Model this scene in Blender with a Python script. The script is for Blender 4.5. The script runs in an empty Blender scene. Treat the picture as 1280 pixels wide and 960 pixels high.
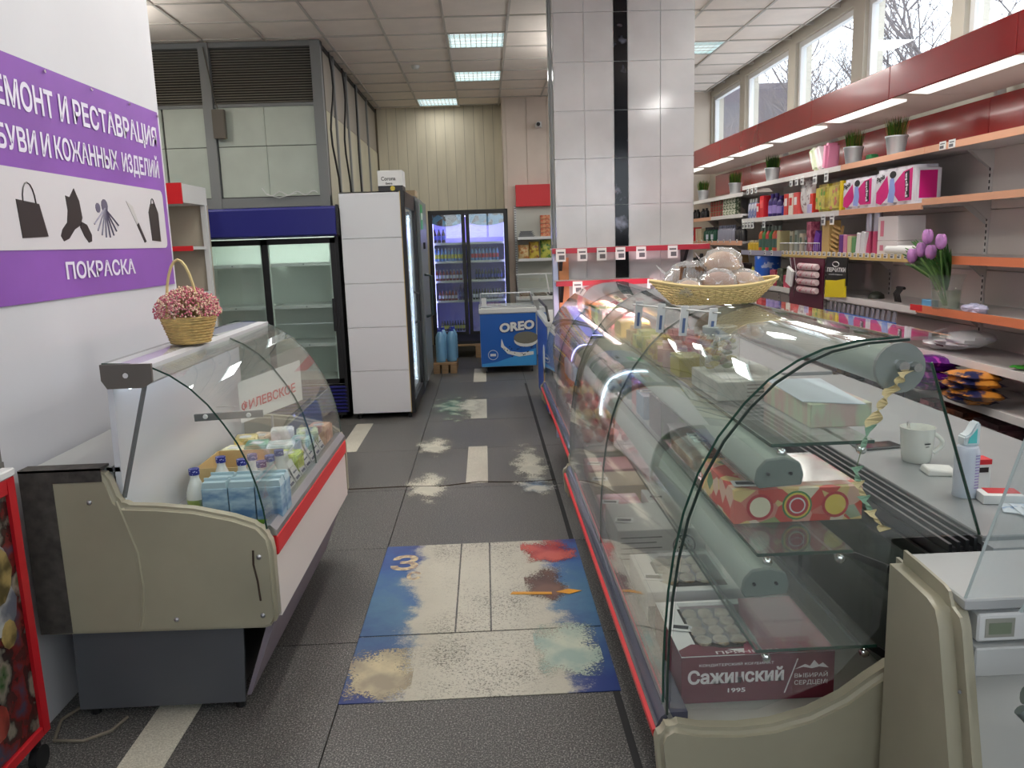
import bpy, bmesh, math, random
from mathutils import Vector, Matrix
random.seed(7)
S=bpy.context.scene; COL=S.collection
pi=math.pi
# ------------------------------------------------------------------ camera
cam_d=bpy.data.cameras.new('camera'); cam=bpy.data.objects.new('camera',cam_d); COL.objects.link(cam)
S.camera=cam
cam_d.sensor_width=36; cam_d.lens=28.125; cam_d.clip_start=.02; cam_d.clip_end=300
def _n(v): return Vector(v).normalized()
fy=_n((-35,177,-1000)); up=-_n((190,-5720,-1000)); up=(up-fy*up.dot(fy)).normalized(); rx=fy.cross(up)
Rm=Matrix((rx,fy,up))
cam.matrix_world=Matrix.Translation((0,0,1.6))@Rm.to_4x4()
# ------------------------------------------------------------------ world, exposure
S.view_settings.view_transform='Standard'; S.view_settings.look='None'
S.view_settings.gamma=1; S.view_settings.exposure=-0.12
try: S.view_settings.use_curve_mapping=False
except Exception: pass
W=bpy.data.worlds.new('overcast'); S.world=W; W.use_nodes=True
wn=W.node_tree.nodes; wl=W.node_tree.links
bg=wn['Background']; bg.inputs[0].default_value=(.90,.95,1,1); bg.inputs[1].default_value=5.0
S.cycles.max_bounces=10; S.cycles.transparent_max_bounces=24; S.cycles.glossy_bounces=4; S.cycles.diffuse_bounces=4
S.cycles.caustics_reflective=False; S.cycles.caustics_refractive=False
S.cycles.sample_clamp_indirect=6
def area(name,loc,rot,sx,sy,power,color=(1,1,1),portal=False):
    l=bpy.data.lights.new(name,'AREA'); l.shape='RECTANGLE'; l.size=sx; l.size_y=sy; l.energy=power; l.color=color
    o=bpy.data.objects.new(name,l); COL.objects.link(o); o.location=loc; o.rotation_euler=rot
    if portal: l.cycles.is_portal=True
    return o
LAMP_W=20
# daylight portals: the window band of the right wall and the added window behind the camera
area('portal',(3.46,4.9,3.08),(0,pi/2,0),1.0,14.6,1,portal=True)
area('portal',(.9,-2.66,2.45),(-pi/2,0,0),4.4,1.5,1,portal=True)
# ------------------------------------------------------------------ materials
MATS={}
def lin(c):
    o=[]
    for x in c[:3]:
        x=x/255.; o.append(x/12.92 if x<=.04045 else ((x+.055)/1.055)**2.4)
    return (*o,1)
def M(k,c=None,rough=.5,metal=0,var=0,vs=8,bump=0,bs=60,emit=0,c2=None,spec=.5,coat=0,stretch=None,pat=None,lo=.4,hi=.6,coord='Object'):
    if k in MATS: return MATS[k]
    m=bpy.data.materials.new(k); m.use_nodes=True; nt=m.node_tree; b=nt.nodes['Principled BSDF']
    b.inputs['Base Color'].default_value=lin(c); b.inputs['Roughness'].default_value=rough; b.inputs['Metallic'].default_value=metal
    b.inputs['Specular IOR Level'].default_value=spec
    if coat: b.inputs['Coat Weight'].default_value=coat; b.inputs['Coat Roughness'].default_value=.08
    if emit:
        b.inputs['Emission Color'].default_value=lin(c); b.inputs['Emission Strength'].default_value=emit
    tc=nt.nodes.new('ShaderNodeTexCoord'); src=tc.outputs[coord]
    if coord=='Position':
        pass
    if stretch:
        mp=nt.nodes.new('ShaderNodeMapping'); mp.inputs['Scale'].default_value=stretch; nt.links.new(src,mp.inputs[0]); src=mp.outputs[0]
    if var or c2 is not None:
        if pat=='vor':
            t=nt.nodes.new('ShaderNodeTexVoronoi'); t.inputs['Scale'].default_value=vs; out=t.outputs['Distance']
        elif pat=='cell':
            t=nt.nodes.new('ShaderNodeTexVoronoi'); t.inputs['Scale'].default_value=vs
            sp=nt.nodes.new('ShaderNodeSeparateColor'); nt.links.new(t.outputs['Color'],sp.inputs[0]); out=sp.outputs[0]
        elif pat=='wave':
            t=nt.nodes.new('ShaderNodeTexWave'); t.inputs['Scale'].default_value=vs; t.inputs['Distortion'].default_value=1.5; out=t.outputs['Fac']
        else:
            t=nt.nodes.new('ShaderNodeTexNoise'); t.inputs['Scale'].default_value=vs; t.inputs['Detail'].default_value=5; out=t.outputs['Fac']
        nt.links.new(src,t.inputs['Vector'])
        r=nt.nodes.new('ShaderNodeValToRGB'); nt.links.new(out,r.inputs[0])
        if c2 is not None:
            if k=='cap_blue_dotted': c2=(36,44,130)
            r.color_ramp.elements[0].position=lo; r.color_ramp.elements[1].position=hi
            r.color_ramp.elements[0].color=lin(c); r.color_ramp.elements[1].color=lin(c2)
        else:
            r.color_ramp.elements[0].position=.25; r.color_ramp.elements[1].position=.75
            r.color_ramp.elements[0].color=lin([max(0,x*(1-var)) for x in c]); r.color_ramp.elements[1].color=lin([min(255,x*(1+var)) for x in c])
        nt.links.new(r.outputs[0],b.inputs['Base Color'])
        if emit: nt.links.new(r.outputs[0],b.inputs['Emission Color'])
    if bump:
        t2=nt.nodes.new('ShaderNodeTexNoise'); t2.inputs['Scale'].default_value=bs; t2.inputs['Detail'].default_value=4
        nt.links.new(src,t2.inputs['Vector']); bp=nt.nodes.new('ShaderNodeBump'); bp.inputs['Strength'].default_value=bump; bp.inputs['Distance'].default_value=.01
        nt.links.new(t2.outputs['Fac'],bp.inputs['Height']); nt.links.new(bp.outputs[0],b.inputs['Normal'])
    MATS[k]=m; return m
def glass(k,tint=(.93,.97,.95),milk=.03,f0=.045,rough=.0):
    if k in MATS: return MATS[k]
    m=bpy.data.materials.new(k); m.use_nodes=True; nt=m.node_tree; nt.nodes.clear(); N=nt.nodes.new; L=nt.links.new
    out=N('ShaderNodeOutputMaterial'); tr=N('ShaderNodeBsdfTransparent'); tr.inputs[0].default_value=(*tint,1)
    gl=N('ShaderNodeBsdfGlossy'); gl.inputs['Roughness'].default_value=rough; gl.inputs[0].default_value=(1,1,1,1)
    df=N('ShaderNodeBsdfDiffuse'); df.inputs[0].default_value=(.8,.83,.82,1)
    lw=N('ShaderNodeLayerWeight'); lw.inputs[0].default_value=.5
    p=N('ShaderNodeMath'); p.operation='POWER'; p.inputs[1].default_value=5; L(lw.outputs['Facing'],p.inputs[0])
    q=N('ShaderNodeMath'); q.operation='MULTIPLY_ADD'; q.inputs[1].default_value=1-f0; q.inputs[2].default_value=f0; L(p.outputs[0],q.inputs[0])
    a=N('ShaderNodeMixShader'); a.inputs[0].default_value=milk; L(tr.outputs[0],a.inputs[1]); L(df.outputs[0],a.inputs[2])
    b=N('ShaderNodeMixShader'); L(q.outputs[0],b.inputs[0]); L(a.outputs[0],b.inputs[1]); L(gl.outputs[0],b.inputs[2])
    L(b.outputs[0],out.inputs[0]); MATS[k]=m; return m
WHITE=M('white_paint',(205,205,203),.6,var=.03,vs=2)
WHITEP=M('white_enamel',(214,215,213),.35)
GREY=M('grey_enamel',(120,122,124),.45)
LGREY=M('light_grey_metal',(168,170,168),.4,metal=.2)
DGREY=M('dark_grey_steel',(82,84,88),.5,var=.05,vs=3)
ALU=M('brushed_aluminium',(176,178,182),.3,metal=.85)
CHROME=M('chrome',(220,220,220),.12,metal=1)
BLACK=M('black_plastic',(22,22,24),.45)
RED=M('red_enamel',(168,30,34),.28,coat=.3)
REDP=M('red_plastic',(206,38,44),.4)
CREAM=M('cream_plastic',(158,153,132),.42,var=.05,vs=3,bump=.02)
NAVY=M('navy_header',(38,40,112),.35)
GE=M('glass_edge_green',(38,70,58),.25)
GLS=glass('showcase_glass',(.965,.985,.975),.035)
GLD=glass('fridge_door_glass',(.88,.93,.91),.04)
GLW=glass('window_glass',(.96,.98,1),.01)
PLX=glass('acrylic_sheet',(.93,.96,.97),.09,.05)
PLB=glass('clear_plastic_film',(.95,.95,.95),.16,.06,.12)
PAPER=M('paper_white',(222,223,220),.7)
INK=M('ink_black',(25,25,28),.7)
WRED=M('ink_red',(196,30,40),.6)
TUBE=M('lamp_tube',(255,252,244),.4,emit=1.3)
# ------------------------------------------------------------------ mesh builder
WL={}
class MB:
    def __init__(s): s.v=[]; s.f=[]; s.m=[]
    def add(s,vs,fs,mi=0):
        b=len(s.v); s.v+= [tuple(p) for p in vs]; s.f+=[tuple(b+i for i in f) for f in fs]; s.m+=[mi]*len(fs); return s
    def box(s,x0,x1,y0,y1,z0,z1,mi=0):
        if x0>x1:x0,x1=x1,x0
        if y0>y1:y0,y1=y1,y0
        if z0>z1:z0,z1=z1,z0
        return s.add([(x0,y0,z0),(x1,y0,z0),(x1,y1,z0),(x0,y1,z0),(x0,y0,z1),(x1,y0,z1),(x1,y1,z1),(x0,y1,z1)],
            [(0,3,2,1),(4,5,6,7),(0,1,5,4),(1,2,6,5),(2,3,7,6),(3,0,4,7)],mi)
    def rbox(s,c,sz,rot=(0,0,0),mi=0):   # oriented box
        from mathutils import Euler
        R=Euler(rot).to_matrix(); c=Vector(c); h=[q/2 for q in sz]
        vs=[c+R@Vector((a*h[0],b*h[1],d*h[2])) for d in (-1,1) for a,b in ((-1,-1),(1,-1),(1,1),(-1,1))]
        return s.add(vs,[(0,3,2,1),(4,5,6,7),(0,1,5,4),(1,2,6,5),(2,3,7,6),(3,0,4,7)],mi)
    def prism(s,poly,axis,a0,a1,mi=0,mcap=None):   # poly in the two other axes, in order
        n=len(poly)
        def P(u,w,a):
            return {'y':(u,a,w),'x':(a,u,w),'z':(u,w,a)}[axis]
        vs=[P(u,w,a0) for u,w in poly]+[P(u,w,a1) for u,w in poly]
        s.add(vs,[(i,(i+1)%n,n+(i+1)%n,n+i) for i in range(n)],mi)
        s.add(vs,[tuple(range(n))[::-1],tuple(range(n,2*n))],mi if mcap is None else mcap); return s
    def strip(s,prof,th,a0,a1,mi=0,me=1,axis='y'):    # open profile (x,z) with thickness -> sheet between y a0..a1; edges use me
        n=len(prof); off=[]
        for i in range(n):
            p=Vector(prof[max(i-1,0)]); q=Vector(prof[min(i+1,n-1)]); t=(q-p).normalized(); off.append((prof[i][0]+t.y*th,prof[i][1]-t.x*th))
        def P(u,w,a): return (u,a,w) if axis=='y' else (a,u,w)
        A=[P(*p,a0) for p in prof]; B=[P(*p,a0) for p in off]; C=[P(*p,a1) for p in prof]; D=[P(*p,a1) for p in off]
        vs=A+B+C+D
        s.add(vs,[(i,i+1,2*n+i+1,2*n+i) for i in range(n-1)]+[(n+i,3*n+i,3*n+i+1,n+i+1) for i in range(n-1)],mi)
        s.add(vs,[(i,n+i,n+i+1,i+1) for i in range(n-1)]+[(2*n+i,2*n+i+1,3*n+i+1,3*n+i) for i in range(n-1)]+[(0,2*n,3*n,n),(n-1,2*n-1,4*n-1,3*n-1)],me); return s
    def lathe(s,prof,c,seg=16,mi=0,cap=True,ax='z',sx=1,sy=1):
        n=len(prof); vs=[]
        for r,h in prof:
            for k in range(seg):
                a=2*pi*k/seg; u,w=r*math.cos(a)*sx,r*math.sin(a)*sy
                vs.append({'z':(c[0]+u,c[1]+w,c[2]+h),'y':(c[0]+u,c[1]+h,c[2]+w),'x':(c[0]+h,c[1]+u,c[2]+w)}[ax])
        fs=[(i*seg+k,i*seg+(k+1)%seg,(i+1)*seg+(k+1)%seg,(i+1)*seg+k) for i in range(n-1) for k in range(seg)]
        if cap: fs+= [tuple(range(seg))[::-1],tuple((n-1)*seg+k for k in range(seg))]
        return s.add(vs,fs,mi)
    def cyl(s,c,r,h,seg=16,mi=0,ax='z'): return s.lathe([(r,0),(r,h)],c,seg,mi,True,ax)
    def tube(s,path,r,seg=6,mi=0,closed=False):
        P=[Vector(p) for p in path]; n=len(P); vs=[]; rr=r if hasattr(r,'__len__') else [r]*n
        pn=None
        for i in range(n):
            t=(P[min(i+1,n-1)]-P[max(i-1,0)])
            if closed: t=P[(i+1)%n]-P[(i-1)%n]
            t.normalize()
            a=pn if pn is not None else (Vector((0,0,1)) if abs(t.z)<.9 else Vector((1,0,0)))
            b=t.cross(a).normalized(); a=b.cross(t).normalized(); pn=a
            for k in range(seg):
                q=2*pi*k/seg; vs.append(P[i]+(a*math.cos(q)+b*math.sin(q))*rr[i])
        m=n if closed else n-1
        fs=[(i*seg+k,i*seg+(k+1)%seg,((i+1)%n)*seg+(k+1)%seg,((i+1)%n)*seg+k) for i in range(m) for k in range(seg)]
        if not closed: fs+=[tuple(range(seg))[::-1],tuple((n-1)*seg+k for k in range(seg))]
        return s.add(vs,fs,mi)
    def ell(s,c,r,mi=0,seg=12,rings=7,jit=0):
        prof=[]; vs=[]
        for i in range(1,rings):
            th=pi*i/rings
            for k in range(seg):
                a=2*pi*k/seg; j=1+random.uniform(-jit,jit)
                vs.append((c[0]+r[0]*math.sin(th)*math.cos(a)*j,c[1]+r[1]*math.sin(th)*math.sin(a)*j,c[2]-r[2]*math.cos(th)*j))
        n=rings-1; vs+=[(c[0],c[1],c[2]-r[2]),(c[0],c[1],c[2]+r[2])]
        fs=[(i*seg+k,i*seg+(k+1)%seg,(i+1)*seg+(k+1)%seg,(i+1)*seg+k) for i in range(n-1) for k in range(seg)]
        fs+=[(n*seg,(k+1)%seg,k) for k in range(seg)]+[(n*seg+1,(n-1)*seg+k,(n-1)*seg+(k+1)%seg) for k in range(seg)]
        return s.add(vs,fs,mi)
    def quad(s,a,b,c,d,mi=0): return s.add([a,b,c,d],[(0,1,2,3)],mi)
    def text(s,body,o,U,V,w,h,mi=0,bold=0.0,align='l'):
        vs,fs=textgeo(body,bold); 
        x0=min(p[0] for p in vs);x1=max(p[0] for p in vs);y0=min(p[1] for p in vs);y1=max(p[1] for p in vs)
        sy=h/(y1-y0); sx=(w/(x1-x0)) if w else sy
        o=Vector(o);U=Vector(U).normalized();V=Vector(V).normalized()
        return s.add([o+U*((p[0]-x0)*sx)+V*((p[1]-y0)*sy) for p in vs],fs,mi)
TG={}
def textgeo(body,bold):
    k=(body,bold)
    if k not in TG:
        c=bpy.data.curves.new('t','FONT'); c.body=body; c.offset=bold; c.resolution_u=3
        o=bpy.data.objects.new('t',c); COL.objects.link(o)
        dg=bpy.context.evaluated_depsgraph_get(); me=bpy.data.meshes.new_from_object(o.evaluated_get(dg))
        TG[k]=([tuple(v.co) for v in me.vertices],[tuple(p.vertices) for p in me.polygons])
        bpy.data.objects.remove(o); bpy.data.curves.remove(c); bpy.data.meshes.remove(me)
    return TG[k]
def wl(o): return WL.get(o.name,Vector((0,0,0)))
def build(mb,name,mats,parent=None,bevel=0,smooth=False,seg=1,fix=True):
    if not isinstance(mats,(list,tuple)): mats=[mats]
    if parent is None:
        xs=[v[0] for v in mb.v]; ys=[v[1] for v in mb.v]; org=Vector(((min(xs)+max(xs))/2,(min(ys)+max(ys))/2,min(v[2] for v in mb.v)))
    else: org=wl(parent)
    me=bpy.data.meshes.new(name); me.from_pydata([tuple(Vector(v)-org) for v in mb.v],[],mb.f)
    for m in mats: me.materials.append(m)
    me.polygons.foreach_set('material_index',mb.m)
    if bevel or fix or smooth:
        bm=bmesh.new(); bm.from_mesh(me)
        if bevel:
            bmesh.ops.remove_doubles(bm,verts=bm.verts,dist=1e-6)
        bmesh.ops.recalc_face_normals(bm,faces=bm.faces)
        if bevel:
            es=[e for e in bm.edges if len(e.link_faces)==2 and e.calc_face_angle(0)>.5]
            bmesh.ops.bevel(bm,geom=es,offset=bevel,segments=seg,affect='EDGES',clamp_overlap=True)
        if smooth:
            for f in bm.faces: f.smooth=True
            for e in bm.edges:
                if len(e.link_faces)==2 and e.calc_face_angle(0)>.7: e.smooth=False
        bm.to_mesh(me); bm.free()
    o=bpy.data.objects.new(name,me); COL.objects.link(o)
    if parent is None: o.location=org; WL[o.name]=org
    else: o.parent=parent; WL[o.name]=org
    return o
def tag(o,label=None,cat=None,group=None,kind=None):
    if label:o['label']=label
    if cat:o['category']=cat
    if group:o['group']=group
    if kind:o['kind']=kind
    return o
def thing(name,label,cat,loc=(0,0,0),group=None):
    o=bpy.data.objects.new(name,None); COL.objects.link(o); o.location=loc; o.empty_display_size=.05; WL[o.name]=Vector(loc)
    return tag(o,label,cat,group)
def copy_tree(o,parent=None):
    c=o.copy(); COL.objects.link(c)
    if parent is not None: c.parent=parent
    WL[c.name]=wl(o)
    for ch in list(o.children): copy_tree(ch,c)
    return c
def place(o,loc=None,rz=None,label=None,group=None,scale=None):
    c=copy_tree(o)
    if loc is not None: c.location=loc; WL[c.name]=Vector(loc)
    if rz is not None: c.rotation_euler=(0,0,rz)
    if scale is not None: c.scale=scale
    if label: c['label']=label
    if group: c['group']=group
    return c
def struct(name,mb,mats,parent=None,**k):
    o=build(mb,name,mats,parent,**k)
    if parent is None: o['kind']='structure'
    return o
def ring_tags(parent,pts,axis,w=.055,h=.04,tilt=0,mat=None):
    """small price cards: pts = centres of top edge; axis 'x' (card faces -x, width along y) or 'y' (faces -y)"""
    for (x,y,z) in pts:
        b=MB()
        if axis=='x':
            b.box(x-.002,x,y-w/2,y+w/2,z-h,z); b.box(x-.003,x-.002,y-w*.35,y+w*.35,z-h*.35,z-h*.22,1); b.box(x-.003,x-.002,y-w*.2,y+w*.4,z-h*.85,z-h*.5,1)
        else:
            b.box(x-w/2,x+w/2,y-.002,y,z-h,z); b.box(x-w*.35,x+w*.35,y-.003,y-.002,z-h*.35,z-h*.22,1); b.box(x-w*.2,x+w*.38,y-.003,y-.002,z-h*.85,z-h*.5,1)
        build(b,'price_tag',[mat or PAPER,M('tag_ink',(96,96,100),.7)],parent,fix=False)
# ================================================================== STRUCTURE
# ---- floor of speckled granite slabs with pale inlaid strips
def speckle(name,c1,c2,c3,rough=.42):
    m=bpy.data.materials.new(name); m.use_nodes=True; nt=m.node_tree; N=nt.nodes.new; L=nt.links.new; b=nt.nodes['Principled BSDF']
    g=N('ShaderNodeNewGeometry'); n1=N('ShaderNodeTexNoise'); n1.inputs['Scale'].default_value=170; n1.inputs['Detail'].default_value=3; n1.inputs['Roughness'].default_value=.7
    L(g.outputs['Position'],n1.inputs['Vector']); r=N('ShaderNodeValToRGB'); L(n1.outputs['Fac'],r.inputs[0])
    e=r.color_ramp.elements; e[0].position=.40; e[0].color=lin(c1); e[1].position=.66; e[1].color=lin(c3); k=e.new(.54); k.color=lin(c2)
    n2=N('ShaderNodeTexNoise'); n2.inputs['Scale'].default_value=1.3; n2.inputs['Detail'].default_value=5; L(g.outputs['Position'],n2.inputs['Vector'])
    r2=N('ShaderNodeValToRGB'); r2.color_ramp.elements[0].position=.3; r2.color_ramp.elements[1].position=.7; r2.color_ramp.elements[0].color=(.72,.72,.72,1); r2.color_ramp.elements[1].color=(1.1,1.1,1.1,1)
    L(n2.outputs['Fac'],r2.inputs[0]); mx=N('ShaderNodeMix'); mx.data_type='RGBA'; mx.blend_type='MULTIPLY'; mx.inputs[0].default_value=1
    L(r.outputs[0],mx.inputs[6]); L(r2.outputs[0],mx.inputs[7]); L(mx.outputs[2],b.inputs['Base Color'])
    r3=N('ShaderNodeMapRange'); r3.inputs[3].default_value=rough-.12; r3.inputs[4].default_value=rough+.15; L(n2.outputs['Fac'],r3.inputs[0]); L(r3.outputs[0],b.inputs['Roughness'])
    return m
GRAN=speckle('granite_speckled',(50,49,48),(92,90,87),(168,166,160))
STRIPM=speckle('pale_marble_strip',(176,172,156),(200,196,180),(214,210,196),.5)
floor=struct('floor',MB().box(-4.6,3.5,-2.7,12.9,-.08,-.018),M('grout_dark',(36,35,34),.9))
XS=[-4.58+1.0*i for i in range(9)]; YS=[-2.08+1.03*i for i in range(15)]
def in_strip(x,y):
    return False
sl=None
for i,x in enumerate(XS):
    for j,y in enumerate(YS):
        if x>2.5 : continue
        o=None
        if sl is None:
            b=MB().box(-.4975,.4975,-.5125,.5125,-.018,0); sl=build(b,'floor_slab',GRAN,floor,fix=False); o=sl
        else:
            o=sl.copy(); COL.objects.link(o)
        o.location=(x+.5,y+.515,random.uniform(-.0006,0))
def strip_piece(x0,x1,y0,y1):
    build(MB().box(x0,x1,y0,y1,-.001,.0015),'marble_strip',STRIPM,floor,fix=False)
for y0,y1 in ((5.22,6.2),(7.24,8.14),(9.2,10.2)): strip_piece(-.185,-.035,y0,y1)
for y0 in (2.05,4.15,6.19,8.2): strip_piece(-1.225,-1.075,y0,y0+1.0)
build(MB().box(.40,.425,1.6,9.0,-.002,.0012),'floor_seam',M('seam_dark',(30,30,31),.8),floor,fix=False)
build(MB().tube([(-1.3,5.18,.0),(-.6,5.2,.0),(-.35,5.17,.0),(-.1,5.24,.0),(.2,5.19,.0),(.42,5.21,.0)],.006,4),'floor_crack',M('crack_brown',(52,42,32),.9),floor)
# ---- ceiling
ZC=3.65
CEILT=M('ceiling_tile',(232,222,212),.85,var=.03,vs=5,bump=.05,bs=120)
GRIDM=M('ceiling_grid',(190,184,176),.5)
ceil=struct('ceiling',MB().box(-4.6,3.5,-2.7,12.9,ZC+.12,ZC+.2).box(-4.6,3.5,-2.7,4.85,ZC,ZC+.12),CEILT)
FIX=[(-.3,8.45),(-.3,10.25),(-.9,12.05),(-1.5,5.45),(2.1,5.45),(-2.7,4.85),(2.1,9.05)]
b=MB()
gx=[-4.5+.6*i for i in range(14)]; gy=[4.85+.6*i for i in range(14)]
for x in gx: b.box(x-.012,x+.012,4.85,12.8,ZC-.003,ZC+.03)
for y in gy: b.box(-4.5,3.4,y-.012,y+.012,ZC-.003,ZC+.03)
build(b,'ceiling_grid',GRIDM,ceil,fix=False)
tl=None
for x in gx:
    for y in gy:
        if any(abs(x-a)<.1 and abs(y-c)<.1 for a,c in FIX): continue
        x1=min(x+.588,3.39); y1=min(y+.588,12.79)
        if x1-x<.1: continue
        if y>12.5 and -.4<x<.5: continue
        if abs(x1-x-.588)<.01 and abs(y1-y-.588)<.01:
            if tl is None: tl=build(MB().box(-.288,.288,-.288,.288,0,.012),'ceiling_tile',CEILT,ceil,fix=False); o=tl
            else: o=tl.copy(); COL.objects.link(o)
            o.location=(x+.3,y+.3,ZC+.006+random.choice((0,0,0,.004)))
        else: build(MB().box(x+.012,x1,y+.012,y1,ZC+.006,ZC+.018),'ceiling_tile',CEILT,ceil,fix=False)
build(MB().box(-.35,.42,12.42,12.79,ZC+.1,ZC+.115),'void_shade_plate',BLACK,ceil,fix=False)  # black plate over the missing tile paints the darkness of the gap
# ---- walls
WALLR=M('wall_right_paint',(196,190,176),.7,var=.04,vs=2)
b=MB(); x0,x1=3.4,3.58
b.box(x0,x1,-2.7,12.2,0,2.6).box(x0,x1,-2.7,12.2,3.58,ZC+.12)
wins=[(-2.4,-1.0),(-.8,.55),(.75,2.1),(2.3,3.7),(3.85,5.12),(5.98,7.34),(7.56,8.92),(9.12,10.6),(10.8,12.1)]
wins=[(-2.35,-1.05),(-.8,.55),(.8,2.1),(2.3,3.55),(3.75,5.0),(4.5,5.82)][:4]+[(4.42,5.82),(5.98,7.34),(7.56,8.92),(9.12,10.6),(10.8,12.12)]
edges=[-2.7]+[e for w in wins for e in w]+[12.2]
for i in range(0,len(edges),2): b.box(x0,x1,edges[i],edges[i+1],2.6,3.58)
struct('wall_right',b,WALLR)
FRM=M('window_frame_white',(228,228,226),.4)
for i,(a,c) in enumerate(wins):
    b=MB(); X0,X1=3.44,3.50; t=.055
    b.box(X0,X1,a,a+t,2.6,3.58).box(X0,X1,c-t,c,2.6,3.58).box(X0,X1,a+t,c-t,2.6,2.6+t).box(X0,X1,a+t,c-t,3.58-t,3.58)
    wo=struct('window_%d'%(i+1),b,FRM)
    build(MB().box(3.465,3.471,a+t-.005,c-t+.005,2.65,3.535),'window_pane',GLW,wo,fix=False)
    if i>3:
        build(MB().tube([(3.42,a+.03+.012*math.sin(k*1.7),3.56-k*.06) for k in range(14)],.004,4).add([],[]),'fairy_light_string',M('bulb_wire',(225,215,190),.4),wo,fix=False)
CREAMW=M('cream_wall',(214,206,182),.6,var=.04,vs=1.5,stretch=(6,6,1))
struct('wall_far',MB().box(-1.7,.38,12.84,12.98,0,ZC+.12),M('wall_gap',(120,112,96),.8))
wf=bpy.data.objects['wall_far']
for k in range(13):
    xx=-1.57+k*.148; build(MB().box(xx+.002,xx+.146,12.825+random.uniform(0,.006),12.85,0,ZC+.02),'wall_panel',CREAMW,wf,fix=False)
struct('wall_far_right',MB().box(.38,3.58,12.15,12.3,0,ZC+.12).box(.33,.38,12.12,12.98,0,ZC+.12),M('beige_wall',(206,192,176),.6,var=.04,vs=2))
wfr=bpy.data.objects['wall_far_right']
for k in range(9):
    xx=.38+k*.3; build(MB().box(xx+.003,xx+.297,12.13,12.155,0,ZC+.02),'wall_panel',M('beige_panel',(212,196,182),.55,var=.04,vs=2),wfr,fix=False)
struct('wall_left_outer',MB().box(-4.7,-4.58,-2.7,12.9,0,ZC+.12),WHITE)
LW=M('left_wall_white',(202,203,207),.45,var=.015,vs=2)
wlft=struct('wall_left',MB().box(-1.70,-1.575,-2.6,4.16,0,ZC+.12),LW)
build(MB().box(-1.576,-1.566,2.5,2.53,0,1.42).box(-1.566,-1.561,2.5,2.53,.92,.96).box(-1.566,-1.561,2.5,2.53,.5,.54),'conduit',M('conduit_grey',(110,108,104),.6),wlft)
# side wall of the niche (glazed partition continuing away), and the partition facing the camera
PGREY=M('partition_frame_grey',(128,130,130),.5)
MINT=M('partition_board_mint',(188,196,184),.5,var=.04,vs=3)
BLIND=M('blind_slats_grey',(150,144,132),.5)
wp=struct('wall_left_partition',MB().box(-4.6,-1.57,8.6,8.66,0,ZC+.12),M('partition_back',(70,68,64),.7))
b=MB()
for x in (-2.73,-1.62): b.box(x-.05,x+.05,8.53,8.6,2.02,ZC)
b.box(-4.6,-1.57,8.54,8.6,2.03,2.13).box(-4.6,-1.57,8.55,8.6,3.6,ZC).box(-4.6,-1.57,8.56,8.6,3.03,3.06)
build(b,'partition_frame',PGREY,wp)
for (a,c) in ((-4.55,-3.72),(-3.70,-3.22),(-3.2,-2.79),(-2.67,-2.19),(-2.185,-1.675)):
    build(MB().box(a,c,8.575,8.6,2.14,2.64),'partition_board',MINT,wp,fix=False); build(MB().box(a,c,8.575,8.6,2.648,3.03),'partition_board',MINT,wp,fix=False)
for (a,c) in ((-4.55,-2.79),(-2.67,-1.68)):
    for k in range(21):
        z=3.075+k*.025; build(MB().rbox(((a+c)/2,8.575,z),(c-a,.024,.002),(.6,0,0)),'blind_slat',BLIND,wp,fix=False)
build(MB().box(-4.6,-1.57,8.58,8.6,0,2.02),'lower_board',M('grey_board',(150,148,140),.6),wp,fix=False)
b=MB().tube([(-2.72,8.51,3.6),(-2.66,8.5,3.2),(-2.62,8.49,3.0),(-2.64,8.5,2.85)],.006,5)
b.box(-2.68,-2.56,8.47,8.53,2.72,3.0); build(b,'hanging_junction_box',M('brown_grey_box',(92,86,76),.6),wp)
b=MB().tube([(-2.2+.03*k,8.5,2.17-.02*math.sin(k*1.1)-.01) for k in range(18)],.006,5).tube([(-2.25,8.5,2.22),(-2.2,8.49,2.15),(-2.08,8.5,2.12),(-1.9,8.49,2.16)],.005,5)
build(b,'white_cable_bundle',PAPER,wp)
ws=struct('wall_niche_side',MB().box(-1.68,-1.6,8.6,12.85,0,ZC+.12),M('niche_board_cream',(190,184,160),.6,var=.04,vs=2))
for (a,c) in ((8.66,9.28),(9.3,10.1),(10.16,10.9),(10.95,11.8),(11.85,12.8)):
    build(MB().box(-1.605,-1.59,a,c,0,3.0),'side_board',M('niche_board_cream2',(196,190,166),.6,var=.05,vs=2),ws,fix=False)
    build(MB().box(-1.605,-1.594,a,c,3.02,3.6),'side_board',M('niche_board_grey',(160,152,140),.6),ws,fix=False)
b=MB()
for y in (9.29,10.13,10.92,11.82): b.box(-1.6,-1.57,y-.03,y+.03,0,ZC)
build(b,'side_post',PGREY,ws)
for (y,s) in ((8.95,.16),(9.75,.12),(10.7,.03)):
    build(MB().tube([(-1.56,y+s*math.sin(k*.9),3.62-k*.16) for k in range(12)],.012,5),'black_cable',BLACK,ws)
build(MB().box(-1.595,-1.575,8.66,12.8,3.6,3.64),'cable_along_ceiling',BLACK,ws)
# unseen wall behind the camera; its window is added for daylight
struct('wall_back',MB().box(-4.6,-1.4,-2.75,-2.62,0,ZC+.12).box(3.1,3.58,-2.75,-2.62,0,ZC+.12).box(-1.4,3.1,-2.75,-2.62,3.2,ZC+.12).box(-1.4,3.1,-2.75,-2.62,0,1.7),WHITE)
b=MB()
for x in (-1.4,.1,1.6,3.04): b.box(x,x+.06,-2.72,-2.66,1.7,3.2)
b.box(-1.4,3.1,-2.72,-2.66,1.7,1.76).box(-1.4,3.1,-2.72,-2.66,3.14,3.2)
wo=struct('window_10',b,FRM); build(MB().box(-1.38,3.08,-2.692,-2.686,1.72,3.18),'window_pane',GLW,wo,fix=False)
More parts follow.
